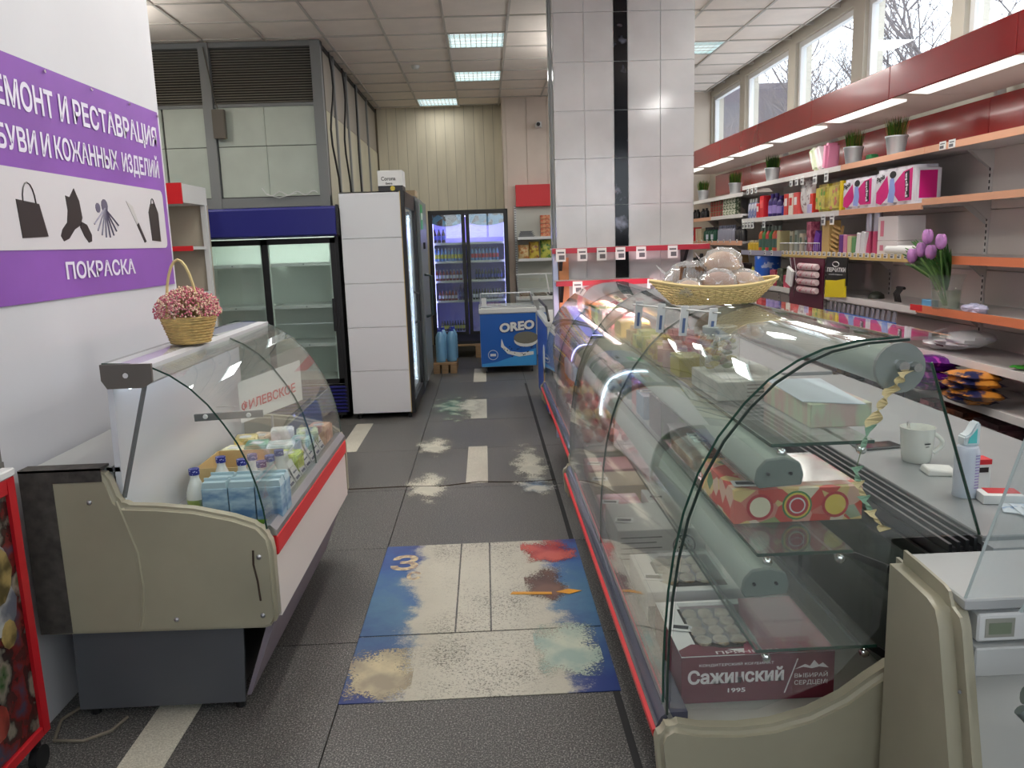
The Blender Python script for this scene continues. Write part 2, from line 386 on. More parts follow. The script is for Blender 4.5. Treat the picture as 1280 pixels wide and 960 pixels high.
# ---- tiled pillar
CX0,CX1,CY0,CY1=.585,1.665,6.45,6.95
TILE=M('tile_grey_marble',(190,189,188),.12,var=.035,vs=5,bump=.015,bs=14)
TILEB=M('tile_black_marble',(14,15,20),.1,c2=(120,124,140),pat='n',vs=9,lo=.60,hi=.74,spec=.25)
pil=struct('pillar',MB().box(CX0,CX1,CY0,CY1,0,ZC+.1),M('tile_grout',(226,226,224),.7))
cols=[(.587,.813),(.817,1.043),(1.047,1.152),(1.156,1.405),(1.409,1.663)]
zz=1.862+.354*0
zs=[1.862+.358*k for k in range(-6,6)]
for z in zs:
    z0=max(z,0.002); z1=min(z+.354,ZC)
    if z1<=.01: continue
    for i,(a,c) in enumerate(cols):
        build(MB().box(a,c,CY0-.008,CY0,z0,z1),'pillar_tile',TILEB if i==2 else TILE,pil,fix=False)
    build(MB().box(CX0-.008,CX0,CY0,CY0+.245,z0,z1).box(CX0-.008,CX0,CY0+.25,CY1,z0,z1),'pillar_tile',TILE,pil,fix=False)
    build(MB().box(CX1,CX1+.008,CY0,CY0+.245,z0,z1).box(CX1,CX1+.008,CY0+.25,CY1,z0,z1),'pillar_tile',TILE,pil,fix=False)
build(MB().box(CX0-.03,CX0-.012,CY0+.02,CY0+.05,1.3,ZC).tube([(CX0-.03,CY0+.1+.02*math.sin(k),3.6-k*.12) for k in range(18)],.006,4),'pillar_conduit',PGREY,pil)
# ---- outside: ground, buildings, bare trees
GRD=M('outdoor_ground',(205,207,212),.9)
struct('ground_outside',MB().box(3.8,90,-40,110,-.5,-.45).box(-30,90,-60,-3,-.5,-.45),GRD)
BM1=M('far_building_wall',(74,68,78),.9); BM2=M('far_building_window',(52,54,66),.5)
for n,(x,y,w,d,h) in enumerate(((16,58,7,22,11.9),(31,68,8,20,12.6))):
    t=thing('building',['grey apartment block behind bare trees, seen through the left windows','taller pale block farther off beyond the windows'][n],'building',(x+w/2,y+d/2,-.45))
    build(MB().box(x,x+w,y,y+d,-.45,h),'wall',BM1,t)
    for zz_ in range(3,int(h)-1,3):
        for k in range(int(d/3)): build(MB().box(x-.05,x+.02,y+1+k*3,y+2.4+k*3,zz_,zz_+1.6),'window',BM2,t,fix=False)
        for k in range(int(w/3)): build(MB().box(x+1+k*3,x+2.4+k*3,y-.05,y+.02,zz_,zz_+1.6),'window',BM2,t,fix=False)
BARK=M('bark_pale',(92,86,88),.9)
def tree(x,y,h,seed,label):
    rnd=random.Random(seed); b=MB(); tr=MB()
    def br(p,d,L,r,lev,mb):
        pts=[p]; rs=[r]; q=p.copy(); dd=d.copy(); n=5
        for i in range(n):
            dd=(dd+Vector((rnd.uniform(-.22,.22),rnd.uniform(-.22,.22),rnd.uniform(-.05,.16)))).normalized(); q=q+dd*L/n; pts.append(q); rs.append(r*(1-.13*(i+1)))
        mb.tube(pts,rs,5 if lev<2 else 3)
        if lev<4:
            for k in range(6):
                i=rnd.randint(2,n); a=rnd.uniform(0,2*pi); s=Vector((math.cos(a),math.sin(a),rnd.uniform(.0,.9))).normalized()
                br(pts[i],(dd*.55+s).normalized(),L*rnd.uniform(.5,.72),rs[i]*.68,lev+1,b)
    br(Vector((x,y,-.45)),Vector((0,0,1)),h*.42,h*.020,0,tr)
    t=thing('bare_tree',label,'tree',(x,y,-.45)); build(tr,'trunk',BARK,t,fix=False); c=build(b,'branches',BARK,t,fix=False)
tree(7.2,14.2,8.5,3,'bare winter tree close outside the fourth window from the far end')
tree(7.4,17.6,8,5,'bare winter tree with curling branches outside the third window')
tree(7.3,22.5,8,9,'bare winter tree outside the second window from the far end')
tree(7.0,10.6,8.5,12,'bare winter tree outside the rightmost window in view')
tree(7.6,26.5,9,21,'slender bare winter tree outside the leftmost window')
tree(9.5,16.5,10,31,'bare winter tree standing behind the one by the fourth window')
# ================================================================== CEILING FIXTURES
def fixture(x,y,lit,label):
    t=thing('ceiling_light',label,'ceiling light',(x+.3,y+.3,ZC))
    b=MB(); b.box(x+.012,x+.588,y+.012,y+.588,ZC+.09,ZC+.10)
    b.box(x+.012,x+.02,y+.012,y+.588,ZC,ZC+.1).box(x+.58,x+.588,y+.012,y+.588,ZC,ZC+.1).box(x+.012,x+.588,y+.012,y+.02,ZC,ZC+.1).box(x+.012,x+.588,y+.58,y+.588,ZC,ZC+.1)
    build(b,'housing',M('reflector_silver',(215,225,225),.15,metal=.9),t,fix=False)
    b=MB()
    for k in range(4): b.cyl((x+.03,y+.09+.14*k,ZC+.055),.013,.54,8,0,'x')
    build(b,'lamp_tubes',M('tube_dim',(235,250,250),.3,emit=2.2),t,fix=False)
    b=MB()
    for k in range(3): b.box(x+.02,x+.58,y+.155+.14*k,y+.165+.14*k,ZC,ZC+.04)
    for k in range(9): b.box(x+.075+.055*k,x+.081+.055*k,y+.02,y+.58,ZC-.002,ZC+.035)
    build(b,'louvre',CHROME,t,fix=False)
    area('fixture_lamp',(x+.3,y+.3,ZC-.02),(0,0,0),.5,.5,lit,(1,.985,.95))
fl=['louvred ceiling light nearest the camera above the aisle','middle louvred ceiling light above the aisle','farthest louvred ceiling light, left of the others by the back wall',
 'louvred ceiling light above the near aisle','louvred ceiling light right of the pillar','louvred ceiling light over the left side','louvred ceiling light behind the pillar']
for (f,l,p) in zip(FIX,fl,(14,12,5,LAMP_W,LAMP_W,LAMP_W,14)): fixture(*f,p,l)
def add_fill_lamp(x,y,z,l,dn,upw):  # made-up hanging lamps out of view, added to brighten ceiling and room
    t=thing('added_fill_lamp',l,'ceiling light',(x,y,z))
    build(MB().box(x-.09,x+.09,y-.6,y+.6,z,z+.05),'housing',WHITEP,t,bevel=.008)
    build(MB().cyl((x-.045,y-.58,z-.016),.013,1.16,10,0,'y').cyl((x+.045,y-.58,z-.016),.013,1.16,10,0,'y'),'lamp_tubes',M('fill_lamp_tube',(255,252,244),.3,emit=4),t)
    b=MB()
    for q in (-.4,.4): b.tube([(x,y+q,z+.05),(x,y+q,ZC)],.004,4)
    build(b,'suspension_rods',GREY,t)
    area('fill_lamp_down',(x,y,z-.035),(0,0,0),.16,1.15,dn,(1,.985,.95)); area('fill_lamp_up',(x,y,z+.06),(pi,0,0),.16,1.15,upw,(1,.985,.95))
for a_ in ((-.2,3.0,3.22,'added unseen tube light over the aisle between the showcases',26,16),(2.2,2.6,3.22,'added unseen tube light over the right shelves, near',26,14),(-.2,-.6,3.22,'added unseen tube light by the back wall',9,10),
  (-3.2,6.9,3.2,'added unseen tube light over the far left side',14,16),(1.25,8.7,3.2,'added unseen tube light behind the tiled pillar',14,18),(-.9,4.4,3.3,'added unseen tube light before the tiled pillar',12,16)): add_fill_lamp(*a_)
t=thing('smoke_detector','small round white smoke detector on ceiling tile','smoke detector',(-.72,9.85,ZC))
build(MB().lathe([(.05,-.0),(.05,-.015),(.035,-.035),(.012,-.04)],(-.72,9.85,ZC),16),'body',WHITEP,t,smooth=True)
t=thing('security_camera','white bullet security camera on the beige panel behind the pillar','camera',(.86,12.1,3.2))
build(MB().box(.84,.9,12.07,12.13,3.22,3.3).cyl((.84,11.9,3.24),.035,.2,12,0,'y'),'body',WHITEP,t); build(MB().cyl((.84,11.89,3.24),.028,.012,12,0,'y'),'lens',BLACK,t)
# ================================================================== BANNER on left wall
PUR=M('banner_purple',(130,78,166),.4,var=.08,vs=2)
t=thing('banner','purple vinyl shoe and leather repair banner on the white left wall','banner',(-1.574,3.2,1.44))
X=-1.57; yA,yB=2.2,4.13
b=MB(); n=24
for i in range(n):
    y0=yA+(yB-yA)*i/n; y1=yA+(yB-yA)*(i+1)/n; w=lambda y:X+.0008+.0008*math.sin(y*7)
    for z0,z1 in ((1.445,1.86),(1.86,2.275)): b.quad((w(y0),y0,z0),(w(y1),y1,z0),(w(y1),y1,z1),(w(y0),y0,z1))
build(b,'vinyl_sheet',PUR,t,smooth=True)
LET=M('banner_letters',(222,218,232),.5)
XT=X+.0036
def btext(s,y0,y1,z0,z1,mat=LET,bold=.025,nm='lettering'):
    build(MB().text(s,(XT,y0,z0),(0,1,0),(0,0,1),y1-y0,z1-z0,0,bold),nm,mat,t,fix=False)
for w_,ya_,yb_ in (('РЕМОНТ',2.71,3.14),('И',3.18,3.245),('РЕСТАВРАЦИЯ',3.285,4.085)): btext(w_,ya_,yb_,2.098 if w_[-1]!='Я' else 2.086,2.198)
for w_,ya_,yb_ in (('ОБУВИ',2.68,2.99),('И',3.02,3.08),('КОЖАННЫХ',3.11,3.63),('ИЗДЕЛИЙ',3.67,4.07)): btext(w_,ya_,yb_,1.955 if w_[0]!='И' or w_=='И' else 1.942,2.04 if w_[-1]!='Й' else 2.062)
btext('ПОКРАСКА',3.08,3.68,1.513,1.580)
b=MB(); r=.03; pts=[]
for (cy,cz,a0) in ((4.05,1.87,0),(2.45,1.87,1),(2.45,1.655,2),(4.05,1.655,3)):
    for k in range(5): a=(a0+k/4)*pi/2; pts.append((cy+r*math.cos(a),cz+r*math.sin(a)))
b.prism(pts,'x',XT-.002,XT); build(b,'picture_panel',M('panel_grey_white',(205,202,205),.5),t)
def flat(poly,x=XT+.002,mi=0,mb=None):
    (mb or MB()).prism(poly,'x',x-.001,x,mi); return mb
DKB=M('print_dark_brown',(38,30,32),.35)
def pic(name,polys,mat=DKB):
    b=MB(); 
    for p in polys: b.prism(p,'x',XT,XT+.002)
    build(b,name,mat,t)
pic('printed_handbag',[[(2.82,1.665),(2.985,1.672),(2.95,1.785),(2.81,1.795)]])
b=MB().tube([(XT+.001,2.85+.04*(1-math.cos(k*pi/8)),1.785+.07*math.sin(k*pi/8)) for k in range(9)],.003,4); build(b,'printed_handle',DKB,t)
pic('printed_boot',[[(3.21,1.855),(3.24,1.81),(3.25,1.745),(3.225,1.715),(3.18,1.70),(3.13,1.665),(3.09,1.655),(3.072,1.675),(3.09,1.70),(3.13,1.725),(3.145,1.77),(3.14,1.825),(3.17,1.82)],[(3.24,1.73),(3.28,1.72),(3.31,1.68),(3.305,1.655),(3.28,1.65),(3.25,1.675),(3.225,1.71)]])
b=MB()
for k in range(8):
    a=-pi/2+(k-3.5)*.28; b.tube([(XT+.001,3.45,1.79),(XT+.001,3.45+.13*math.cos(a),1.79+.12*math.sin(a))],.004,4)
b.lathe([(.028,0),(.028,.002)],(XT,3.45,1.80),10,0,True,'x').lathe([(.02,0),(.02,.002)],(XT,3.39,1.79),10,0,True,'x'); build(b,'printed_keys',M('print_grey_blue',(92,88,110),.4),t)
pic('printed_knife_handle',[[(3.745,1.73),(3.765,1.74),(3.83,1.655),(3.81,1.65)]]); pic('printed_knife_blade',[[(3.66,1.83),(3.72,1.81),(3.765,1.74),(3.745,1.73)]],M('print_silver',(190,188,186),.4))
pic('printed_tall_bag',[[(3.9,1.66),(4.0,1.655),(4.0,1.79),(3.97,1.835),(3.92,1.83),(3.89,1.79)]])
b=MB().tube([(XT+.001,3.925+.02*(1-math.cos(k*pi/6)),1.82+.035*math.sin(k*pi/6)) for k in range(7)],.003,4); build(b,'printed_handle',DKB,t)
b=MB()
for y,z in ((3.1,2.26),(3.45,2.26),(3.8,2.26),(4.11,2.255)): b.cyl((X+.004,y,z),.006,.006,8,0,'x')
build(b,'wall_screw',CHROME,t)
# ================================================================== LEFT DAIRY CASE
PURP=M('plinth_purple_grey',(128,118,128),.5,var=.04,vs=3)
TAPE=M('worn_black_tape',(62,58,54),.8,var=.25,vs=30,bump=.15,bs=50)
WBACK=M('case_inner_white',(214,216,220),.3)
Y0,Y1=2.60,4.02
lc=thing('display_case','small curved-glass chilled display case of dairy, left of the aisle against the white wall','display case',(-1.14,(Y0+Y1)/2,0))
cheek=[(-1.54,.335),(-.80,.325),(-.765,.335),(-.75,.37),(-.748,.60),(-.755,.65),(-.79,.695),(-.87,.727),(-1.0,.76),(-1.12,.775),(-1.222,.782),(-1.243,.80),(-1.262,.87),(-1.285,.905),(-1.54,.91)]
for a,c,nm in ((Y0-.03,Y0+.03,'end_cheek'),(Y1-.03,Y1+.03,'end_cheek')):
    build(MB().prism(cheek,'y',a,c),nm,CREAM,lc,bevel=.014,seg=3,smooth=True)
# moulded ridge and tape on the near cheek
b=MB(); rd=[(-1.243,.80),(-1.222,.72),(-1.195,.62),(-1.19,.5),(-1.20,.40),(-1.215,.345)]
b.tube([(x,Y0-.03,z) for x,z in rd],.006,6); build(b,'moulded_ridge',CREAM,lc,smooth=True)
b=MB().box(-1.545,-1.44,Y0-.034,Y0-.029,.345,.915).box(-1.44,-1.28,Y0-.034,Y0-.029,.87,.915).box(-1.546,-1.28,Y0-.034,Y0+.03,.908,.916); build(b,'worn_tape',TAPE,lc)
b=MB().tube([(-.812,Y0-.031,.61),(-.815,Y0-.031,.56),(-.806,Y0-.031,.50),(-.802,Y0-.031,.43)],.0035,4); build(b,'scratch',M('scratch_dark',(60,44,34),.8),lc)
for x,z in ((-1.09,.375),(-.80,.375),(-.795,.585),(-1.33,.80)):
    build(MB().lathe([(.009,0),(.007,-.004),(.003,-.006)],(x,Y0-.03,z),10,0,True,'y'),'screw',ALU,lc,smooth=True)
build(MB().box(-1.54,-1.27,Y0+.03,Y1-.03,.86,.905),'worktop',LGREY,lc)
build(MB().box(-1.53,-.77,Y0+.03,Y1-.03,.335,.42).box(-1.53,-1.3,Y0+.03,Y1-.03,.42,.86),'body',WHITEP,lc)
build(MB().box(-.775,-.752,Y0+.03,Y1-.03,.345,.565),'front_panel',M('front_panel_white',(222,214,208),.35),lc)
build(MB().box(-.772,-.744,Y0+.03,Y1-.03,.567,.635),'red_stripe',REDP,lc,bevel=.004)
build(MB().prism([(-.79,.637),(-.745,.637),(-.745,.655),(-.765,.675),(-.79,.675)],'y',Y0+.03,Y1-.03),'bumper_rail',ALU,lc)
build(MB().box(-1.25,-.79,Y0+.03,Y1-.03,.54,.62),'deck',M('deck_steel',(160,164,166),.35,metal=.4),lc)
build(MB().prism([(-1.27,.56),(-1.25,.56),(-1.235,1.19),(-1.255,1.19)],'y',Y0+.03,Y1-.03),'back_panel',WBACK,lc)
build(MB().box(-1.29,-1.245,Y0+.03,Y1-.03,.885,.9),'back_rail',DGREY,lc)
b=MB().prism([(-1.25,1.19),(-1.235,1.175),(-1.12,1.175),(-1.095,1.19),(-1.09,1.247),(-1.25,1.25)],'y',Y0,Y1); build(b,'lamp_housing',M('lamp_housing_white',(205,207,208),.35),lc)
b=MB().prism([(-1.252,1.20),(-1.235,1.172),(-1.12,1.172),(-1.09,1.19),(-1.088,1.25),(-1.252,1.252)],'y',Y0-.012,Y0); build(b,'lamp_end_cap',M('end_cap_brown_grey',(96,90,84),.5),lc)
build(MB().lathe([(.011,0),(.009,-.006)],(-1.17,Y0-.012,1.215),12,0,True,'y'),'screw',CHROME,lc)
build(MB().cyl((-1.19,Y0+.05,1.168),.009,Y1-Y0-.1,8,0,'y'),'lamp_tube',M('tube_cold',(235,245,255),.3,emit=3.5),lc)
build(MB().tube([(-1.125,Y0+.015,1.18),(-1.235,Y0+.015,.80)],.008,4),'strut',M('strut_grey',(110,112,112),.5),lc)
build(MB().box(-1.07,-1.0,Y0+.5,Y0+.505,1.0,1.0+.001).rbox((-1.04,Y0+.55,.955),(.27,.012,.028),(0,-.03,.0)),'shelf_bracket',M('bracket_grey',(96,98,96),.5),lc)
for x in (-1.13,-.96): build(MB().lathe([(.010,0),(.008,-.008)],(x,Y0+.542,.956),10,0,True,'y'),'bolt',WHITEP,lc)
arc=[(-.766,.672),(-.772,.74),(-.786,.82),(-.808,.90),(-.838,.975),(-.876,1.04),(-.922,1.108),(-.975,1.165),(-1.035,1.21),(-1.09,1.238),(-1.16,1.252),(-1.25,1.256)]
mid=(Y0+Y1)/2+.1
for a,c in ((Y0,mid-.002),(mid+.002,Y1)): build(MB().strip(arc,-.006,a,c),'curved_glass',[GLS,GE],lc,smooth=True)
endp=[(-1.235,.80)]+[(-1.1,.775),(-.95,.745),(-.80,.69)]+arc[1:11]+[(-1.235,1.2)]
for y in (Y1-.012,): build(MB().prism(endp,'y',y,y+.005,0,0),'end_glass',[GLS],lc,fix=False)
b=MB().prism([(-1.48,.03),(-.905,.03),(-.885,.33),(-1.47,.33)],'y',Y0+.02,Y0+.035); build(b,'plinth_end',DGREY,lc)
build(MB().prism([(-.90,.05),(-.885,.05),(-.775,.335),(-.80,.335)],'y',Y0+.03,Y1-.02),'plinth_front',PURP,lc)
build(MB().box(-1.46,-.93,Y0+.04,Y1-.03,.05,.33),'base_tray',BLACK,lc)
for x,y in ((-.93,Y0+.05),(-.93,Y1-.06),(-1.44,Y0+.05),(-1.44,Y1-.06)): build(MB().cyl((x,y,0),.018,.055,10),'foot',BLACK,lc)
build(MB().tube([(-1.50,Y0+.1,.33),(-1.5,Y0+.1,.02)],.008,6),'cable_conduit',BLACK,lc)
t=tag(build(MB().tube([(-1.50,2.7,.006),(-1.54,2.6,.006),(-1.5,2.48,.006),(-1.4,2.47,.006),(-1.33,2.52,.006),(-1.31,2.6,.006)],.006,6),'power_cable',M('cable_grey',(120,112,98),.6),smooth=True),'thin grey cable curling on the floor under the dairy case','cable')
# board stands in for a reflection in the far end glass
t=thing('sign_reflection','white board painted as a red-lettered reflection at the far end of the dairy case','sign',(-1.0,3.86,.56))
b=MB().add([(-1.2,3.80,.78),(-.93,3.93,.86),(-.93,3.93,1.06),(-1.2,3.80,.98),(-1.2,3.806,.78),(-.93,3.936,.86),(-.93,3.936,1.06),(-1.2,3.806,.98)],[(0,1,2,3),(7,6,5,4),(0,4,5,1),(3,2,6,7),(0,3,7,4),(1,5,6,2)]); build(b,'board',PAPER,t)
build(MB().text('ФИЛЕВСКОЕ',(-1.19,3.797,.835),(.27,.13,.08),(0,0,1),.27,.05,0,.02),'lettering',WRED,t,fix=False)
build(MB().tube([(-1.07,3.87,.56),(-1.07,3.87,.8)],.006,6),'stand',LGREY,t)
# --- dairy contents
seen_before=set(o.name for o in COL.objects)
CARD=M('cardboard',(196,170,120),.8,var=.06,vs=12); KRAFT=M('cardboard_inner',(176,140,98),.8)
t=thing('cardboard_box','open yellow-brown cardboard tray box behind the milk bottles in the dairy case','box',(-1.02,3.2,.56))
b=MB(); x0,x1,y0,y1,z0,z1=-1.17,-.90,3.08,3.36,.56,.70
b.box(x0,x1,y0,y0+.005,z0,z1).box(x0,x1,y1-.005,y1,z0,z1).box(x0,x0+.005,y0,y1,z0,z1).box(x1-.005,x1,y0,y1,z0,z1); build(b,'side_wall',CARD,t)
build(MB().box(x0,x1,y0,y1,z0,z0+.005),'bottom',KRAFT,t)
build(MB().cyl((x0+.07,y0-.001,.645),.014,.002,12,0,'y'),'round_sticker',PAPER,t)
MILKB=M('milk_carton_blue',(84,122,160),.45,c2=(160,188,200),vs=9,lo=.42,hi=.6,stretch=(1,1,2.5)); GRN=M('carton_green_band',(130,180,60),.5); CWT=M('carton_white_top',(166,190,196),.5)
def carton(x,y,label):
    t=thing('milk_carton',label,'carton',(x,y,.56),'milk cartons in the dairy case')
    b=MB().box(x-.045,x+.045,y-.033,y+.033,.595,.715); build(b,'carton_body',MILKB,t,bevel=.002)
    build(MB().box(x-.0455,x+.0455,y-.0335,y+.0335,.56,.596),'green_band',GRN,t)
    build(MB().prism([(x-.045,.715),(x+.045,.715),(x+.04,.737),(x-.04,.737)],'y',y-.03,y+.03).box(x-.042,x+.042,y-.003,y+.003,.737,.747),'folded_top',CWT,t)
    return t
k=0
for j in range(2):
    for i in range(3):
        carton(-.985+.094*i,2.78+.072*j,['left','middle','right'][i]+' milk carton in the '+['front','second'][j]+' row of the dairy case, blue and white')
MILK=M('milk_bottle',(214,218,210),.25); CAPB=M('cap_blue_dotted',(200,205,235),.4,c2=(200,205,235),pat='vor',vs=110,lo=.22,hi=.28); BLAB=M('bottle_label_green',(150,170,90),.5,c2=(80,110,170),vs=14)
def mbottle(x,y,z,label):
    t=thing('milk_bottle',label,'bottle',(x,y,z),'blue-capped milk bottles in the dairy case')
    build(MB().lathe([(.030,0),(.034,.01),(.034,.11),(.026,.14),(.016,.165),(.015,.185)],(x,y,z),16),'bottle_body',MILK,t,smooth=True)
    build(MB().cyl((x,y,z+.18),.019,.022,14),'cap',CAPB,t,smooth=True)
    build(MB().lathe([(.0345,.02),(.0345,.09)],(x,y,z),16,0,False),'label_band',BLAB,t,smooth=True)
for (x,y,l) in ((-1.09,2.86,'leftmost blue-capped milk bottle beside the box, in front of the others'),(-1.045,3.02,'blue-capped milk bottle second from left, behind the cartons'),(-.95,2.97,'blue-capped milk bottle right behind the middle carton'),(-.93,3.04,'blue-capped milk bottle behind the middle carton, farther back'),
    (-.865,2.93,'blue-capped milk bottle nearest the curved glass'),(-.855,3.01,'blue-capped milk bottle second along the curved glass'),(-.84,3.09,'blue-capped milk bottle third along the curved glass')): mbottle(x,y,.56,l)
t=thing('packaged_tray','beige tray of wrapped food with pale label nearest the left end of the dairy case','food tray',(-1.16,2.86,.56))
build(MB().prism([(-1.24,.565),(-1.13,.565),(-1.12,.60),(-1.245,.60)],'y',2.70,2.95),'tray',M('tray_beige',(206,194,150),.5),t,bevel=.004)
build(MB().rbox((-1.17,2.78,.607),(.07,.05,.003),(0,0,.3)),'label_card',PAPER,t); build(MB().ell((-1.135,2.75,.615),(.022,.03,.022)),'pink_roll',M('pink_meat',(200,150,130),.5),t,smooth=True)
rnd=random.Random(4)
pk=[((-1.13,3.46),(214,210,170),'cream cheese packet with white label left of the others'),((-1.03,3.46),(90,150,120),'green and white dairy packet beside the cheese'),((-.98,3.55),(196,40,36),'small red packet among the dairy packs'),((-.92,3.43),(200,214,214),'pale blue packet with lettering near the glass'),
 ((-1.12,3.60),(200,178,90),'yellow packet at the back of the dairy case'),((-.86,3.55),(170,200,190),'pale green packet close to the curved glass'),((-.98,3.70),(226,226,222),'white glossy pouch at the far end of the dairy case'),((-.87,3.72),(196,206,160),'light green pouch by the far glass'),((-.86,3.30),(190,206,70),'lime green packet beside the cardboard box'),((-1.1,3.76),(205,180,150),'beige packet in the far corner of the dairy case'),((-.84,3.85),(214,160,130),'orange-tinted packet at the far right corner of the dairy case')]
for (x,y),c,l in pk:
    m=M('packet_%d_%d_%d'%c,c,.4,c2=[min(255,q+50) for q in c],vs=18,lo=.45,hi=.55)
    b=MB(); w,d=rnd.uniform(.09,.12),rnd.uniform(.09,.13); h=rnd.uniform(.11,.155)
    b.rbox((x,y,.56+h/2),(w,d,h),(0,0,rnd.uniform(-.3,.3))); o=build(b,'dairy_packet',m,bevel=.006,seg=2,smooth=True); tag(o,l,'packet',None)
    build(MB().rbox((x,y-.01,.56+h+.001),(w*.5,d*.35,.002),(0,0,rnd.uniform(-.3,.3))),'label_card',PAPER,o,fix=False)
b=MB().prism([(-.80,.585),(-.79,.585),(-.85,.70),(-.86,.70)],'y',2.8,3.75)
t=tag(build(b,'price_strip',M('clear_strip',(170,176,176),.3)),'slanting price strip with cards along the curved glass of the dairy case','price strip')
for k in range(9):
    y=2.86+k*.1; bb=MB().add([(-.800,y,.592),(-.800,y+.08,.592),(-.842,y+.08,.682),(-.842,y,.682)],[(0,1,2,3)]); bb.v=[(x+.009,yy,z+.004) for x,yy,z in bb.v]
    for q in range(3): bb.add([(-.8085+.009-.012*q+.002,y+.012,.612+.024*q+.002),(-.8085+.009-.012*q+.002,y+.068,.612+.024*q+.002),(-.815+.009-.012*q,y+.068,.626+.024*q),(-.815+.009-.012*q,y+.012,.626+.024*q)],[(0,1,2,3)],1)
    build(bb,'price_tag',[PAPER,M('ink_navy',(50,52,90),.6)],t,fix=False)
for o in COL.objects:
    if o.name not in seen_before and o.parent is None: o.location.z+=.06
# --- flower basket on top
def weave(name,c1,c2,s=60): return M(name,c1,.75,c2=c2,pat='wave',vs=s,lo=.3,hi=.7,bump=.3,bs=80)
WICK=M('wicker_straw',(196,168,108),.75,var=.12,vs=40); WICK2=M('wicker_dark',(160,128,76),.8)
def woven(prof_fn,h,n_rows,n_st,c,mb,stretchx=1,stretchy=1):
    """rows of strands passing in and out of uprights"""
    for r in range(n_rows):
        z=h*(r+.5)/n_rows; R=prof_fn(z/h); pts=[]
        N=n_st*2
        for k in range(N):
            a=2*pi*k/N; q=R+(.0035 if (k+r)%2 else -.002); pts.append((c[0]+q*math.cos(a)*stretchx,c[1]+q*math.sin(a)*stretchy,c[2]+z))
        mb.tube(pts,h/n_rows*.56,4,0,True)
t=thing('flower_basket','small wicker basket of dried pink flowers standing on the dairy case','basket',(-1.14,3.1,1.256))
c=(-1.14,3.1,1.258); b=MB(); woven(lambda q:.066+.030*q,.095,9,16,c,b); b.cyl((c[0],c[1],c[2]-.001),.066,.006,16); build(b,'wicker_body',WICK,t,smooth=True)
b=MB().tube([(c[0]+.098*math.cos(k*pi/12),c[1]+.098*math.sin(k*pi/12),c[2]+.097) for k in range(24)],.006,5,0,True); build(b,'rim',WICK,t)
b=MB().tube([(c[0]-.012+.062*math.cos(pi*k/14),c[1]-.02,c[2]+.06+ (.255*math.sin(pi*k/14))) for k in range(15)],.0055,6); build(b,'handle',M('handle_cane',(206,186,130),.6),t,smooth=True)
rnd=random.Random(2); b=MB(); s2=MB()
for k in range(1500):
    a=rnd.uniform(0,2*pi); ph=math.acos(rnd.uniform(-.15,1)); R=rnd.uniform(.82,1.05)
    p=Vector((c[0]+.118*R*math.sin(ph)*math.cos(a),c[1]+.11*R*math.sin(ph)*math.sin(a),c[2]+.115+.095*R*math.cos(ph)))
    r=rnd.uniform(.003,.0055); q=rnd.choice((0,0,1,1,2)); b.add([p+Vector((r,0,0)),p+Vector((-r,0,0)),p+Vector((0,r,0)),p+Vector((0,-r,0)),p+Vector((0,0,r)),p+Vector((0,0,-r))],[(0,2,4),(2,1,4),(1,3,4),(3,0,4),(2,0,5),(1,2,5),(3,1,5),(0,3,5)],q)
    if k%8==0: s2.tube([(c[0]+rnd.uniform(-.03,.03),c[1]+rnd.uniform(-.03,.03),c[2]+.07),tuple(p)],.0009,3)
o=build(b,'blossoms',[M('bloom_pink',(196,104,122),.7),M('bloom_cream',(222,196,168),.7),M('bloom_rose',(214,150,150),.7)],t,fix=False); o['kind']='stuff'
o=build(s2,'stems',M('stem_dry',(130,112,70),.8),t,fix=False); o['kind']='stuff'
# --- red framed poster cart
t=thing('poster_stand','red framed wheeled board printed with vegetables, left edge beside the dairy case','stand',(-1.47,1.8,0))
RF=M('frame_red',(176,24,34),.35)
b=MB(); xx=-1.47
b.box(xx-.015,xx+.015,2.36,2.40,.10,.95).box(xx-.015,xx+.015,1.2,1.24,.10,.95).box(xx-.015,xx+.015,1.24,2.36,.10,.135).box(xx-.015,xx+.015,1.24,2.36,.90,.95); build(b,'frame',RF,t,bevel=.004)
build(MB().box(xx-.02,xx+.02,1.2,2.40,.95,.975),'top_cap',WHITEP,t,bevel=.004)
VEG=M('print_vegetables',(40,34,28),.25,c2=(110,40,34),vs=9,lo=.25,hi=.75)
nt=VEG.node_tree; rr=[n for n in nt.nodes if n.type=='VALTORGB'][0]; e=rr.color_ramp.elements
for p_,c_ in ((.3,(40,70,30)),(.42,(120,112,100)),(.5,(30,26,24)),(.6,(96,28,26)),(.7,(50,56,74))):
    q=e.new(p_); q.color=lin(c_)
build(MB().box(xx-.004,xx+.004,1.24,2.36,.135,.90),'printed_board',VEG,t,fix=False)
VM=[M('print_green',(24,50,26),.3,c2=(70,92,50),vs=16),M('print_redpepper',(70,14,16),.3,c2=(130,50,40),vs=12),M('print_aubergine',(36,20,30),.3,c2=(96,70,80),vs=14),M('print_pale',(80,84,96),.3,c2=(160,160,158),vs=10),M('print_yellow',(70,60,30),.3,c2=(150,130,80),vs=14)]
rnd=random.Random(8); b=MB()
for k in range(16):
    y=rnd.uniform(1.6,2.3); z=rnd.uniform(.2,.86); r=rnd.uniform(.03,.08); pts=[(y+r*(1+.2*rnd.random())*math.cos(a*pi/5),z+1.3*r*math.sin(a*pi/5)) for a in range(10)]; build(MB().prism(pts,'x',xx+.003+k*.0002,xx+.0045+k*.0002),'printed_vegetable',VM[k%5],t,fix=False)
